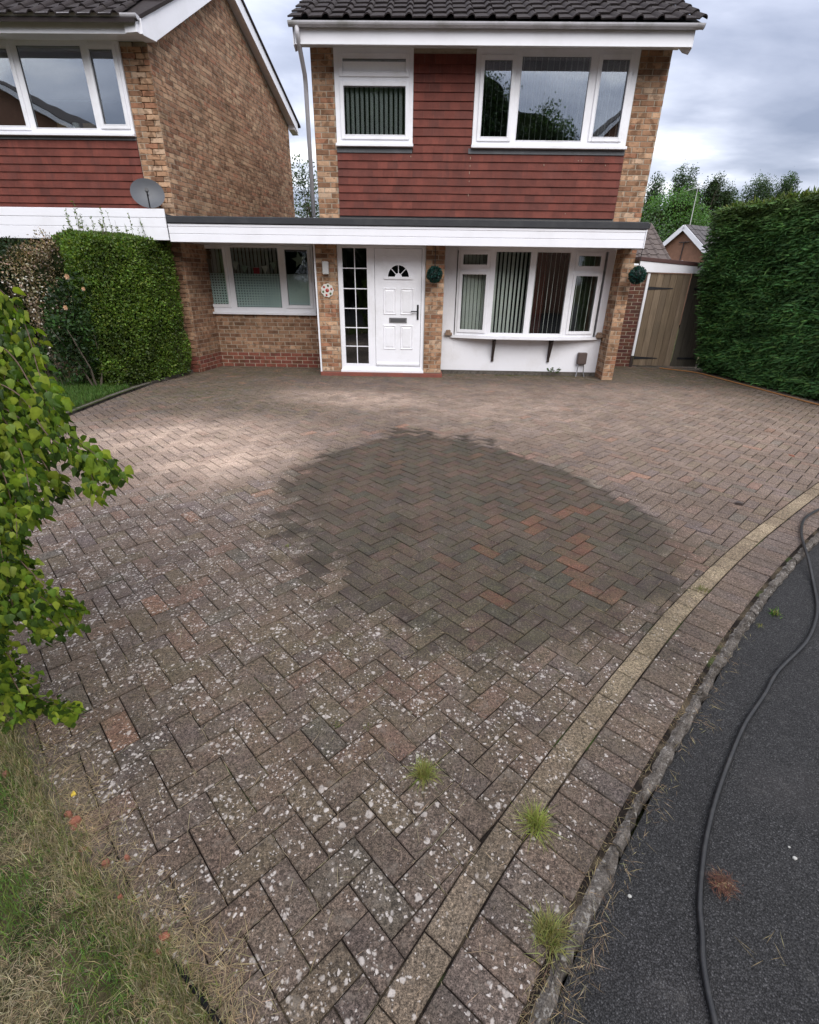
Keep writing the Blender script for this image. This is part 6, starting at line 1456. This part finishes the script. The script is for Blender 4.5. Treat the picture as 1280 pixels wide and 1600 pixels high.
for pts in STR:
    c = catmull([tuple(p) for p in pts], 8); 
    P3 = [Vector(p) for p in pts]; Q = [P3[0]*2-P3[1]]+P3+[P3[-1]*2-P3[-2]]; cc3 = []
    for i in range(1, len(Q)-2):
        for k in range(8):
            t = k/8; a, b_, c_2, d_ = Q[i-1], Q[i], Q[i+1], Q[i+2]; cc3.append(0.5*((2*b_)+(c_2-a)*t+(2*a-5*b_+4*c_2-d_)*t*t+(3*b_-a-3*c_2+d_)*t**3))
    cc3.append(P3[-1])
    bm_.tube(cc3, 0.0028, 5, 0.0011)
    acc = 0
    for i in range(1, len(cc3)):
        seg_ = cc3[i]-cc3[i-1]; acc += seg_.length
        while acc > 0.0037:
            acc -= 0.0037; p = cc3[i-1].lerp(cc3[i], random.random())
            side = rdir(); side = (side-seg_.normalized()*side.dot(seg_.normalized())); off_ = side.normalized()*random.uniform(0.005, 0.045)
            pp = p+off_+Vector((0, 0, -0.01)); 
            if pp.z < 0.03: continue
            leaf_spec.append((pp, p, off_))
for a, b_ in (((-3.12, 1.37, 2.9), (-1.95, 2.0, 2.1)), ((-3.12, 1.40, 2.6), (-2.1, 1.7, 1.5)), ((-3.14, 1.38, 2.0), (-2.05, 1.55, 1.0)), ((-3.13, 1.38, 3.2), (-1.9, 2.2, 2.25))):
    a, b_ = Vector(a), Vector(b_); bm_.tube([a, a.lerp(b_, 0.45)+Vector((0, 0, 0.22)), a.lerp(b_, 0.8)+Vector((0, 0, 0.12)), b_], 0.022, 7, 0.005)
bm_.build('branch', plain('birch_twig', (0.10, 0.06, 0.04), 0.7, 0.3, 30), bt_, (-3.15, 1.35, 0))
# birch leaves: a toothed triangular blade, in four shared shapes
def birch_leaf(v):
    m = MB(); sc = (1.0, 0.85, 1.12, 0.95, 0.9)[v]; fold = (0.14, 0.30, 0.05, 0.22, 0.4)[v]; tints = ((0.165, 0.245, 0.024), (0.105, 0.185, 0.020), (0.25, 0.31, 0.038), (0.060, 0.115, 0.016), (0.036, 0.070, 0.013))
    prof = [(0.0, 0.0), (0.09, 0.24), (0.25, 0.44), (0.42, 0.46), (0.60, 0.36), (0.77, 0.20), (0.90, 0.07), (1.0, 0.0)]
    L_ = 0.043*sc; Wd = 0.033*sc; mid = [m.vert((0, x*L_, -0.20*x*x*L_), tints[v]) for x, w in prof]
    for sg in (1, -1):
        e_ = [m.vert((sg*w*Wd*(1+0.04*((i % 2)*2-1)), x*L_-0.004*(w > .3), fold*w*Wd-0.22*x*x*L_), tuple(t*0.92 for t in tints[v])) for i, (x, w) in enumerate(prof) if 0 < i < len(prof)-1]
        e_ = [mid[0]]+e_+[mid[-1]]
        for i in range(len(prof)-1):
            q = [mid[i], mid[i+1], e_[i+1], e_[i]]; q = [x for k, x in enumerate(q) if x not in q[:k]]
            m.face(q if sg < 0 else q[::-1])
    return m
LM = [birch_leaf(v) for v in range(5)]; LMe = [m.mesh('birch_leaf', M_LEAF) for m in LM]
random.shuffle(leaf_spec); 
def leafmat(pp, off_):
    d_ = (off_.normalized()*0.4+Vector((0, 0, -1.3))+rdir()*0.45).normalized(); n_ = (Vector((0.2, -0.75, 0.45))+rdir()*0.75); s_ = d_.cross(n_).normalized(); n_ = s_.cross(d_)
    M = Matrix((s_, d_, n_)).transposed().to_4x4(); M.translation = pp; return M @ Matrix.Scale(random.choice([0.5, 0.7, 0.85, 0.95, 1.05])*random.uniform(0.9, 1.1), 4)
lv = [(leafmat(pp, of), random.choices(range(5), [5, 4, 3, 4, 4])[0], pp) for pp, p, of in leaf_spec]
def px_in(p):
    d = p-camg; z = d.dot(fw); x = 640+FPX*d.dot(rt)/z; y = 800-FPX*d.dot(up)/z; return -5 < x < 1280 and 0 < y < 1600
lv.sort(key=lambda t: (not px_in(t[2]), (t[2]-camg).length))
restl = MB()
for i, (M, k, pp) in enumerate(lv):
    if i < 298:
        o = bpy.data.objects.new('leaf', LMe[k]); COL.objects.link(o); o.parent = bt_; M2 = M.copy(); M2.translation = pp-WPOS[bt_.name]; o.matrix_local = M2
    else:
        b0 = len(restl.v)
        f = random.uniform(0.7, 1.2)
        for v, c in zip(LM[k].v, LM[k].c): restl.vert(M @ Vector(v), (c[0]*f, c[1]*f, c[2]*f))
        for q in LM[k].f: restl.face([b0+j for j in q])
restl.build('leaf_mass', M_LEAF, bt_, (-3.15, 1.35, 0), 'stuff')
print('birch leaves', len(lv))

# ------------------------------------------------------------------ lawns, straw, tufts
def inpoly(P, poly):
    x, y = P[:, 0], P[:, 1]; r = np.zeros(len(P), bool); n = len(poly)
    for i in range(n):
        ax, ay = poly[i]; bx, by = poly[(i+1) % n]; c = ((ay > y) != (by > y))
        with np.errstate(divide='ignore', invalid='ignore'): r ^= c & (x < (bx-ax)*(y-ay)/(by-ay+1e-12)+ax)
    return r
def blades(P, h, w, C, lean=0.5, seg=2, flat=0.0):
    """curved tapered grass blades"""
    n = len(P); a = rng.uniform(0, 2*math.pi, n); dirv = np.stack([np.cos(a), np.sin(a), np.zeros(n)], 1); side = np.stack([-np.sin(a), np.cos(a), np.zeros(n)], 1)
    h = np.broadcast_to(h, (n,)); w = np.broadcast_to(w, (n,)); ln = rng.random(n)*lean+flat; V = np.empty((n, 5, 3))
    upv = np.array([0, 0, 1.0]); e1 = np.sqrt(np.maximum(0.02, 1-np.minimum(ln, 0.97)**2))
    mid = P+dirv*(ln*h*0.35)[:, None]+upv*(e1*h*0.55)[:, None]; tip = P+dirv*(ln*h*1.0)[:, None]+upv*(np.maximum(0.08, e1-0.25*ln)*h)[:, None]
    V[:, 0] = P-side*w[:, None]/2; V[:, 1] = P+side*w[:, None]/2; V[:, 2] = mid+side*w[:, None]*0.4; V[:, 3] = mid-side*w[:, None]*0.4; V[:, 4] = tip
    b = np.arange(n)[:, None]*5; F = np.concatenate([b+[0, 1, 2], b+[0, 2, 3], b+[3, 2, 4]], 1).reshape(-1, 3); return V.reshape(-1, 3), F, np.repeat(C, 5, axis=0)
def along_left(n, s0, s1, spread):
    pts = [Vector((*p, 0)) for p in LEFTB[:7]]; out = []
    for _ in range(n):
        t = random.uniform(s0, s1); i = int(t); f = t-i; p = pts[i].lerp(pts[i+1], f); out.append((p.x+random.gauss(0.03, spread), p.y+random.gauss(0.03, spread), 0))
    return np.array(out)
lawn_poly = [(-0.22, 0.10), (-0.51, 0.50), (-0.74, 0.67), (-1.20, 0.97), (-1.62, 1.32), (-2.12, 1.76), (-2.97, 2.83), (-3.82, 4.1), (-4.6, 5.4), (-5.5, 5.0), (-4.0, 2.0), (-3.2, 0.4), (-2.2, -0.2), (-0.8, -0.4)]
def lawnpts(n, box, poly): 
    P = np.stack([rng.uniform(box[0], box[1], n), rng.uniform(box[2], box[3], n), np.zeros(n)], 1); return P[inpoly(P, poly)]
parts = []
P = lawnpts(130000, (-2.6, -0.2, -0.1, 1.9), lawn_poly); g = nz(P, 4.5, 2.0)+0.5*nz(P, 13, 5.0); edge = np.array([abs(sdist(LEFTB[:9]+[(-6, 4), (-3, -1)], p[0], p[1])) for p in P]); dry = np.clip(0.46-1.35*g+0.9*np.exp(-edge/0.09), 0, 1)
green = rng.random(len(P)) > dry
Pg = P[green]; ng = len(Pg); parts.append(blades(Pg, rng.uniform(0.018, 0.055, ng), rng.uniform(0.0012, 0.0022, ng), cols(ng, (0.115, 0.165, 0.030), 0.45, 0.15, (0.075, 0.17, 0.026), 0.5), 0.95))
Pd = P[~green]; nd = len(Pd); k = min(nd, 60000); Pd = Pd[:k]; Pd = Pd.copy(); Pd[:, 2] += rng.random(k)*0.014; parts.append(blades(Pd, rng.uniform(0.020, 0.055, k), rng.uniform(0.0008, 0.0015, k), cols(k, (0.235, 0.19, 0.105), 0.5, 0.12, (0.36, 0.30, 0.19), 0.3), 0.5, flat=0.6))
Pe = along_left(9000, 0.6, 4.6, 0.03); Pe = Pe-np.array([0.062, 0.048, 0]); n = len(Pe)
parts.append(blades(Pe, rng.uniform(0.02, 0.075, n), rng.uniform(0.0010, 0.0020, n), cols(n, (0.115, 0.135, 0.035), 0.5, 0.15, (0.30, 0.245, 0.145), 0.5), 1.0, flat=0.1))
P = lawnpts(30000, (-5.5, -1.6, 0.6, 5.4), lawn_poly); n = len(P); parts.append(blades(P, rng.uniform(0.02, 0.06, n), rng.uniform(0.002, 0.004, n), cols(n, (0.055, 0.085, 0.02), 0.5, 0.15, (0.17, 0.13, 0.06), 0.25), 0.9))
tag(cloud_object('lawn_grass', parts, M_GRASS, None, (-1.2, 0.6, 0)), 'dry tangled grass of the front verge at the bottom left', 'grass', None, 'stuff')
bedp = [(-4.82, 5.6), (-4.82, 8.0), (-5.0, 8.2), (-9, 8.6), (-9, 5.6)]
P = lawnpts(60000, (-8.5, -4.8, 5.6, 8.6), bedp); P[:, 2] = 0.03; n = len(P)
tag(cloud_object('garden_grass', [blades(P, rng.uniform(0.03, 0.10, n), rng.uniform(0.004, 0.007, n), cols(n, (0.055, 0.115, 0.018), 0.4, 0.15, (0.085, 0.14, 0.03), 0.3), 0.7)], M_GRASS, None, (-6.5, 7, 0)), 'short bright green grass in the bed below the privet hedge', 'grass', None, 'stuff')

# straw and dead grass on the paving edges and along the kerb
def straws(P, ln, w, C, z=0.004):
    n = len(P); a = rng.uniform(0, 2*math.pi, n); d_ = np.stack([np.cos(a), np.sin(a), rng.uniform(-0.02, 0.16, n)], 1); P = P.copy(); P[:, 2] += z+rng.random(n)*0.006
    return leafcloud(P, d_, np.tile([[0, 0, 1.0]], (n, 1))+rng.normal(0, 0.3, (n, 3)), ln, w, C, 0.3, 0.4)
parts = []
P = along_left(1500, 0.8, 3.2, 0.05); n = len(P); parts.append(straws(P, rng.uniform(0.02, 0.09, n), rng.uniform(0.0008, 0.0018, n), cols(n, (0.30, 0.23, 0.13), 0.35, 0.1)))
P = along_left(500, 2.8, 4.5, 0.07); n = len(P); parts.append(straws(P, rng.uniform(0.03, 0.10, n), rng.uniform(0.001, 0.002, n), cols(n, (0.27, 0.21, 0.11), 0.35, 0.1)))
P = np.stack([rng.uniform(-1.4, 0.3, 420), rng.uniform(0.5, 2.1, 420), np.zeros(420)], 1); P = P[~inpoly(P, lawn_poly)]; n = len(P); parts.append(straws(P, rng.uniform(0.015, 0.09, n)*rng.choice([0.6, 1, 1.4], n), rng.uniform(0.0008, 0.0016, n), cols(n, (0.33, 0.26, 0.16), 0.35, 0.1)))
Pk = []
for _ in range(3800):
    d = 0.28+abs(random.gauss(0, 0.55)) if random.random() < 0.75 else random.uniform(0.2, 3.2)
    if mnoise.noise(Vector((d*5, 0, 0))) < -0.25: continue
    p = off(d, random.gauss(-0.008, 0.012) if random.random() < 0.6 else random.gauss(-0.086, 0.014)); Pk.append((p.x, p.y, -0.012 if True else 0))
Pk = np.array(Pk); n = len(Pk); parts.append(straws(Pk, rng.uniform(0.012, 0.06, n), rng.uniform(0.0008, 0.0018, n), cols(n, (0.17, 0.12, 0.07), 0.45, 0.12, (0.33, 0.26, 0.14), 0.4)))
js = []
for z_, c_q, q in vis[:420]:
    for i in range(len(q)):
        a, b_ = q[i], q[(i+1) % len(q)]
        if mnoise.noise(Vector(((a.x+b_.x)*1.6, (a.y+b_.y)*1.6, 9))) < -0.02 or random.random() < 0.35: continue
        for _ in range(random.randint(1, 4)):
            t = random.random()*0.75; p_ = a.lerp(b_, t); js.append((p_, (b_-a).normalized()))
P = np.array([(p_.x+random.gauss(0, .002), p_.y+random.gauss(0, .002), -0.002) for p_, u in js]); Du = np.array([(u.x+random.gauss(0, .09), u.y+random.gauss(0, .09), random.uniform(-.01, .05)) for p_, u in js]); n = len(P)
parts.append(leafcloud(P, Du, np.tile([[0, 0, 1.0]], (n, 1))+rng.normal(0, 0.2, (n, 3)), rng.uniform(0.02, 0.10, n), rng.uniform(0.001, 0.0026, n), cols(n, (0.22, 0.175, 0.11), 0.45, 0.1), 0.2, 0.4))
# little heap of dead roots on the asphalt
P = np.stack([rng.normal(1.0, 0.017, 700), rng.normal(0.895, 0.014, 700), np.full(700, -0.033)], 1); P[:, 2] += rng.random(700)*0.016; parts.append(straws(P, rng.uniform(0.008, 0.030, 700), rng.uniform(0.0008, 0.002, 700), cols(700, (0.125, 0.055, 0.035), 0.4, 0.15, (0.34, 0.25, 0.15), 0.1)))
for cx, cy, k in ((1.17, 1.62, 25), (1.05, 0.72, 10), (0.92, 1.24, 20), (1.3, 1.5, 12)):
    P = np.stack([rng.normal(cx, 0.03, k), rng.normal(cy, 0.03, k), np.full(k, -0.033)], 1); parts.append(straws(P, rng.uniform(0.02, 0.07, k), 0.0014, cols(k, (0.24, 0.19, 0.10), 0.3)))
tag(cloud_object('dry_straw', parts, M_GRASS, None, (0, 0.7, 0)), 'scattered dry straw and dead grass along the kerb and lawn edge', 'straw', None, 'stuff')
m = MB()
pts_ = np.array([[p.x, p.y] for p in [off(d, 0.0) for d in np.linspace(0.1, 5.5, 120)]])
for i, d in enumerate(np.linspace(0.1, 5.5, 260)):
    w = 0.010+0.009*mnoise.noise(Vector((d*6, 1, 0))); a, b_ = off(d, 0.004), off(d, -0.014-max(0, w)); z = -0.006+0.005*mnoise.noise(Vector((d*20, 5, 0))); m.vert((a.x, a.y, z)); m.vert((b_.x, b_.y, z))
for i in range(259): m.face((2*i, 2*i+1, 2*i+3, 2*i+2))
m.build('mossy_joint', M_BED, kerb, (0, 0, 0))
def tuft(label, x, y, r, n, h, col, z=0.0, alt=(0.22, 0.20, 0.07), frac=0.3, w=0.0022, name='grass_tuft', group='grass tufts growing in the paving joints'):
    P = np.stack([rng.normal(x, r*0.26, n), rng.normal(y, r*0.26, n), np.full(n, z)], 1); o = cloud_object(name, [blades(P, rng.uniform(h*0.5, h*1.15, n), rng.uniform(w*0.6, w*1.2, n), cols(n, col, 0.3, 0.12, alt, frac), 1.0, flat=0.12)], M_GRASS, None, (x, y, z)); return tag(o, label, 'grass tuft', group)
tuft('yellow green grass tuft in the middle of the near paving', 0.048, 1.226, 0.05, 300, 0.088, (0.23, 0.26, 0.065), -0.008)
tuft('bushy yellow green grass tuft beside the yellow border row', 0.433, 1.047, 0.05, 360, 0.10, (0.24, 0.28, 0.065), -0.008)
tuft('straggly grass tuft near the bottom beside the kerb', 0.405, 0.735, 0.07, 360, 0.09, (0.21, 0.23, 0.07), -0.008, frac=0.5)
tuft('tiny weed tuft in the paving left of the middle tuft', -0.317, 1.44, 0.03, 40, 0.03, (0.10, 0.14, 0.03), -0.008)
tuft('second tiny weed tuft in the paving, close to the first', -0.187, 1.438, 0.03, 40, 0.03, (0.12, 0.14, 0.04), -0.008)
tuft('small green tuft at the left rim of the dark stain', -0.909, 2.92, 0.05, 60, 0.04, (0.12, 0.17, 0.03), -0.008, w=0.003)
tuft('mossy grass tuft on the yellow border row further up', 1.773, 2.52, 0.07, 110, 0.04, (0.15, 0.155, 0.05), -0.006, w=0.003)
tuft('little green weed beside the kerb on the asphalt', 2.10, 2.33, 0.05, 40, 0.05, (0.06, 0.13, 0.02), -0.033, w=0.006)
tuft('small mossy tuft by the kerb edge below the weed', 1.93, 2.20, 0.03, 40, 0.025, (0.12, 0.14, 0.03), -0.02)
wd_ = empty('wall_weed', 'small leafy green weed at the foot of the white wall', 'weed', (2.66, 9.98, 0)); m = MB(); s2_ = MB()
for i in range(7):
    a = 2*math.pi*i/7; tp = Vector((2.66+0.12*math.cos(a), 9.97+0.06*math.sin(a), random.uniform(0.10, 0.2))); s2_.tube([(2.66, 9.98, 0), tp], 0.004, 5, 0.002)
    for k in range(5): f = random.uniform(.8, 1.3); m.cur = (0.06*f, 0.12*f, 0.03*f, 1); quadleaf(m, Vector((2.66, 9.98, 0)).lerp(tp, random.uniform(0.45, 1.0)), Vector((math.cos(a+random.uniform(-.6, .6)), -0.5, 0.4)), rdir()+UP, 0.075, 0.035)
s2_.build('stem', M_BARK, wd_); m.build('foliage', M_LEAF, wd_)
P = np.stack([rng.uniform(1.5, 3.5, 900), rng.normal(9.98, 0.03, 900), np.full(900, -0.005)], 1); P = P[nz(P, 3, 4) > 0.0]; n = len(P)
tag(cloud_object('wall_moss', [blades(P, rng.uniform(0.01, 0.035, n), 0.006, cols(n, (0.075, 0.09, 0.025), 0.4), 0.9)], M_GRASS, None, (2.5, 9.98, 0)), 'low moss and weeds along the foot of the white wall', 'moss', None, 'stuff')

# ------------------------------------------------------------------ hoses and small litter
def hose(name, label, pts, r, mat, n=14):
    P3 = [Vector(p) for p in pts]; Q = [P3[0]*2-P3[1]]+P3+[P3[-1]*2-P3[-2]]; c = []
    for i in range(1, len(Q)-2):
        for k in range(n):
            t = k/n; a, b_, c2, d_ = Q[i-1:i+3]; c.append(0.5*((2*b_)+(c2-a)*t+(2*a-5*b_+4*c2-d_)*t*t+(3*b_-a-3*c2+d_)*t**3))
    c.append(P3[-1]); m = MB(); m.tube(c, r, 12); return tag(m.build(name, mat, smooth=True), label, 'hose')
HR = 0.0095; zk = HR+0.003; zr = -0.035+HR
hp = [(4.6, 4.55), (3.9, 4.02), (3.44, 3.77), (3.33, 3.71), (3.1, 3.53), (2.89, 3.26), (2.69, 2.91), (2.57, 2.68), (2.43, 2.45), (2.29, 2.27), (2.1, 2.08), (1.81, 1.86), (1.64, 1.70), (1.45, 1.53), (1.29, 1.36), (1.15, 1.2), (1.04, 1.06), (0.965, 0.95), (0.9, 0.84), (0.87, 0.77), (0.83, 0.68), (0.80, 0.56), (0.78, 0.4), (0.8, 0.1)]
def road_z(x, y):
    i = min(range(0, 200), key=lambda k: (off(KERBIN.L*k/199, 0)-Vector((x, y, 0))).length_squared); p, t, nl = KERBIN.at(KERBIN.L*i/199); d = (Vector((x, y, 0))-p).dot(nl)
    return zk+0.004 if d > -0.12 else (zr if d < -0.20 else zr+(zk+0.004-zr)*(d+0.20)/0.08)
M_HOSE = plain('black_rubber', (0.007, 0.007, 0.008), 0.36, 0.25, 40, 0.15, spec=0.4, dirt=((0.06, 0.055, 0.05), 0.4), dirt_scale=28)
hose('black_hose', 'black rubber hose lying along the road and over the kerb', [(x, y, road_z(x, y)) for x, y in hp], HR, M_HOSE)
hose('orange_hose', 'thin orange hose running along the foot of the conifer hedge', [(5.35, 11.25, 0.012), (5.55, 11.05, 0.012), (5.88, 10.72, 0.012), (6.0, 10.1, 0.012), (6.10, 9.42, 0.012), (6.22, 8.57, 0.012), (6.32, 7.85, 0.012), (6.6, 6.7, 0.012), (7.0, 5.9, 0.012)], 0.011, plain('orange_rubber', (0.34, 0.15, 0.045), 0.5, 0.15, 10))
m = MB(); a = Vector((-0.634, 0.632, 0.010)); b_ = Vector((-0.30, 0.40, 0.016)); u = (b_-a).normalized(); v = Vector((-u.y, u.x, 0)); m.obox(a, u, v, UP, (b_-a).length, 0.011, 0.009, 0.003); tag(m.build('edging_strip', plain('dull_black_plastic', (0.008, 0.008, 0.008), 0.9, 0.3, 30, spec=0.08)), 'black plastic edging strip at the lawn edge in the bottom left', 'edging strip')
M_CHIP = plain('terracotta', (0.25, 0.088, 0.050), 0.9, 0.4, 60, 0.6, dirt=((0.10, 0.06, 0.04), 0.7), dirt_scale=40)
def chip(label, x, y, r, h, mat, name='terracotta_chip', group='terracotta chips along the lawn edge', cat='chip'):
    m = MB(); k = 7; a0 = random.random()*6; r *= 0.78; rg = [(x+r*random.uniform(0.5, 1.15)*math.cos(a0+2*math.pi*i/k), y+r*random.uniform(0.5, 1.0)*math.sin(a0+2*math.pi*i/k)) for i in range(k)]
    h -= 0.002; t = [m.vert((px, py, 0.004+h+random.uniform(-.003, .003))) for px, py in rg]; b2 = [m.vert((x+(px-x)*1.15, y+(py-y)*1.15, 0.0)) for px, py in rg]; m.face(t)
    for i in range(k): m.face((b2[i], b2[(i+1) % k], t[(i+1) % k], t[i]))
    return tag(m.build(name, mat), label, cat, group)
for lab, x, y, r, h in (('largest flake of the red terracotta cluster at the lawn edge', -1.150, 1.010, 0.026, 0.012), ('upper terracotta flake of the cluster, pointing at the lawn', -1.189, 1.028, 0.016, 0.014), ('lower terracotta flake of the cluster by the yellow leaf', -1.140, 0.985, 0.015, 0.010), ('lone flat terracotta flake just below the cluster', -1.068, 0.917, 0.016, 0.008),
        ('terracotta chip half buried in straw, left of a pair', -0.966, 0.879, 0.015, 0.014), ('terracotta chip half buried in straw, right of a pair', -0.907, 0.895, 0.014, 0.018), ('small bright terracotta chip alone in the dry grass', -0.867, 0.785, 0.011, 0.018), ('broad terracotta flake beside the green grass patch', -0.687, 0.697, 0.021, 0.010), ('pale terracotta chip nearest the black edging strip', -0.687, 0.661, 0.012, 0.016), ('terracotta scrap lying further out on the lawn', -1.517, 1.168, 0.016, 0.016)):
    chip(lab, x, y, r, h, M_CHIP)
M_YEL = plain('yellow_leaf', (0.50, 0.36, 0.03), 0.6, 0.15, 30)
chip('small yellow fallen leaf on the mortar edge by the lawn', -1.222, 1.103, 0.013, 0.006, M_YEL, 'fallen_leaf', None, 'leaf')
chip('dark brown dead leaf on the far paving near the yellow row', 2.77, 3.84, 0.045, 0.015, M_DKWOOD, 'dead_leaf', None, 'leaf')
chip('orange leaf scrap on the far right of the paving', 4.15, 5.2, 0.045, 0.008, M_CHIP, 'leaf_scrap', None, 'leaf')
M_PEB = plain('white_pebble_stone', (0.36, 0.35, 0.32), 0.7, 0.1, 40)
for lab, x, y, r in (('white pebble on the asphalt right of the hose', 1.293, 0.986, 0.007), ('tiny white pebble on the asphalt close to the white pebble', 1.299, 1.022, 0.004), ('white pebble on the asphalt between kerb and hose', 0.693, 0.857, 0.006)):
    m = MB(); k = 7; bm = bmesh.new(); bmesh.ops.create_icosphere(bm, subdivisions=1, radius=r)
    for v in bm.verts: m.vert((x+v.co.x*1.2, y+v.co.y, -0.033+max(-0.001, v.co.z*0.7+r*0.4)))
    for f in bm.faces: m.face([v.index for v in f.verts])
    bm.free(); tag(m.build('pebble', M_PEB), lab, 'pebble', 'white pebbles on the asphalt')
# mortar haunch along the near lawn edge, flush with the paving
m = MB(); pts = [Vector((*p, 0)) for p in LEFTB[2:6]]; cl_ = catmull([(p.x, p.y) for p in pts], 10)
for i, p in enumerate(cl_):
    t = (cl_[min(i+1, len(cl_)-1)]-cl_[max(i-1, 0)]).normalized(); nr = Vector((t.y, -t.x, 0)); w = (0.012+0.055*min(1.0, i/18))*(0.6+0.8*abs(mnoise.noise(Vector((i*0.6, 2, 0))))); a, b_ = p-nr*0.015, p+nr*w
    m.vert((a.x, a.y, -0.012)); m.vert((a.x+nr.x*.01, a.y+nr.y*.01, 0.006+.003*mnoise.noise(Vector((i*.9, 0, 0))))); m.vert((b_.x-nr.x*.02, b_.y-nr.y*.02, 0.006)); m.vert((b_.x, b_.y, -0.006))
for i in range(len(cl_)-1):
    for k in range(3): m.face((4*i+k, 4*i+k+1, 4*i+4+k+1, 4*i+4+k))
m.build('mortar_haunch', plain('brown_mortar', (0.105, 0.078, 0.058), 0.95, 0.5, 35, 1.0, dirt=((0.045, 0.037, 0.027), 0.9), dirt_scale=10), drive, (0, 5, 0))
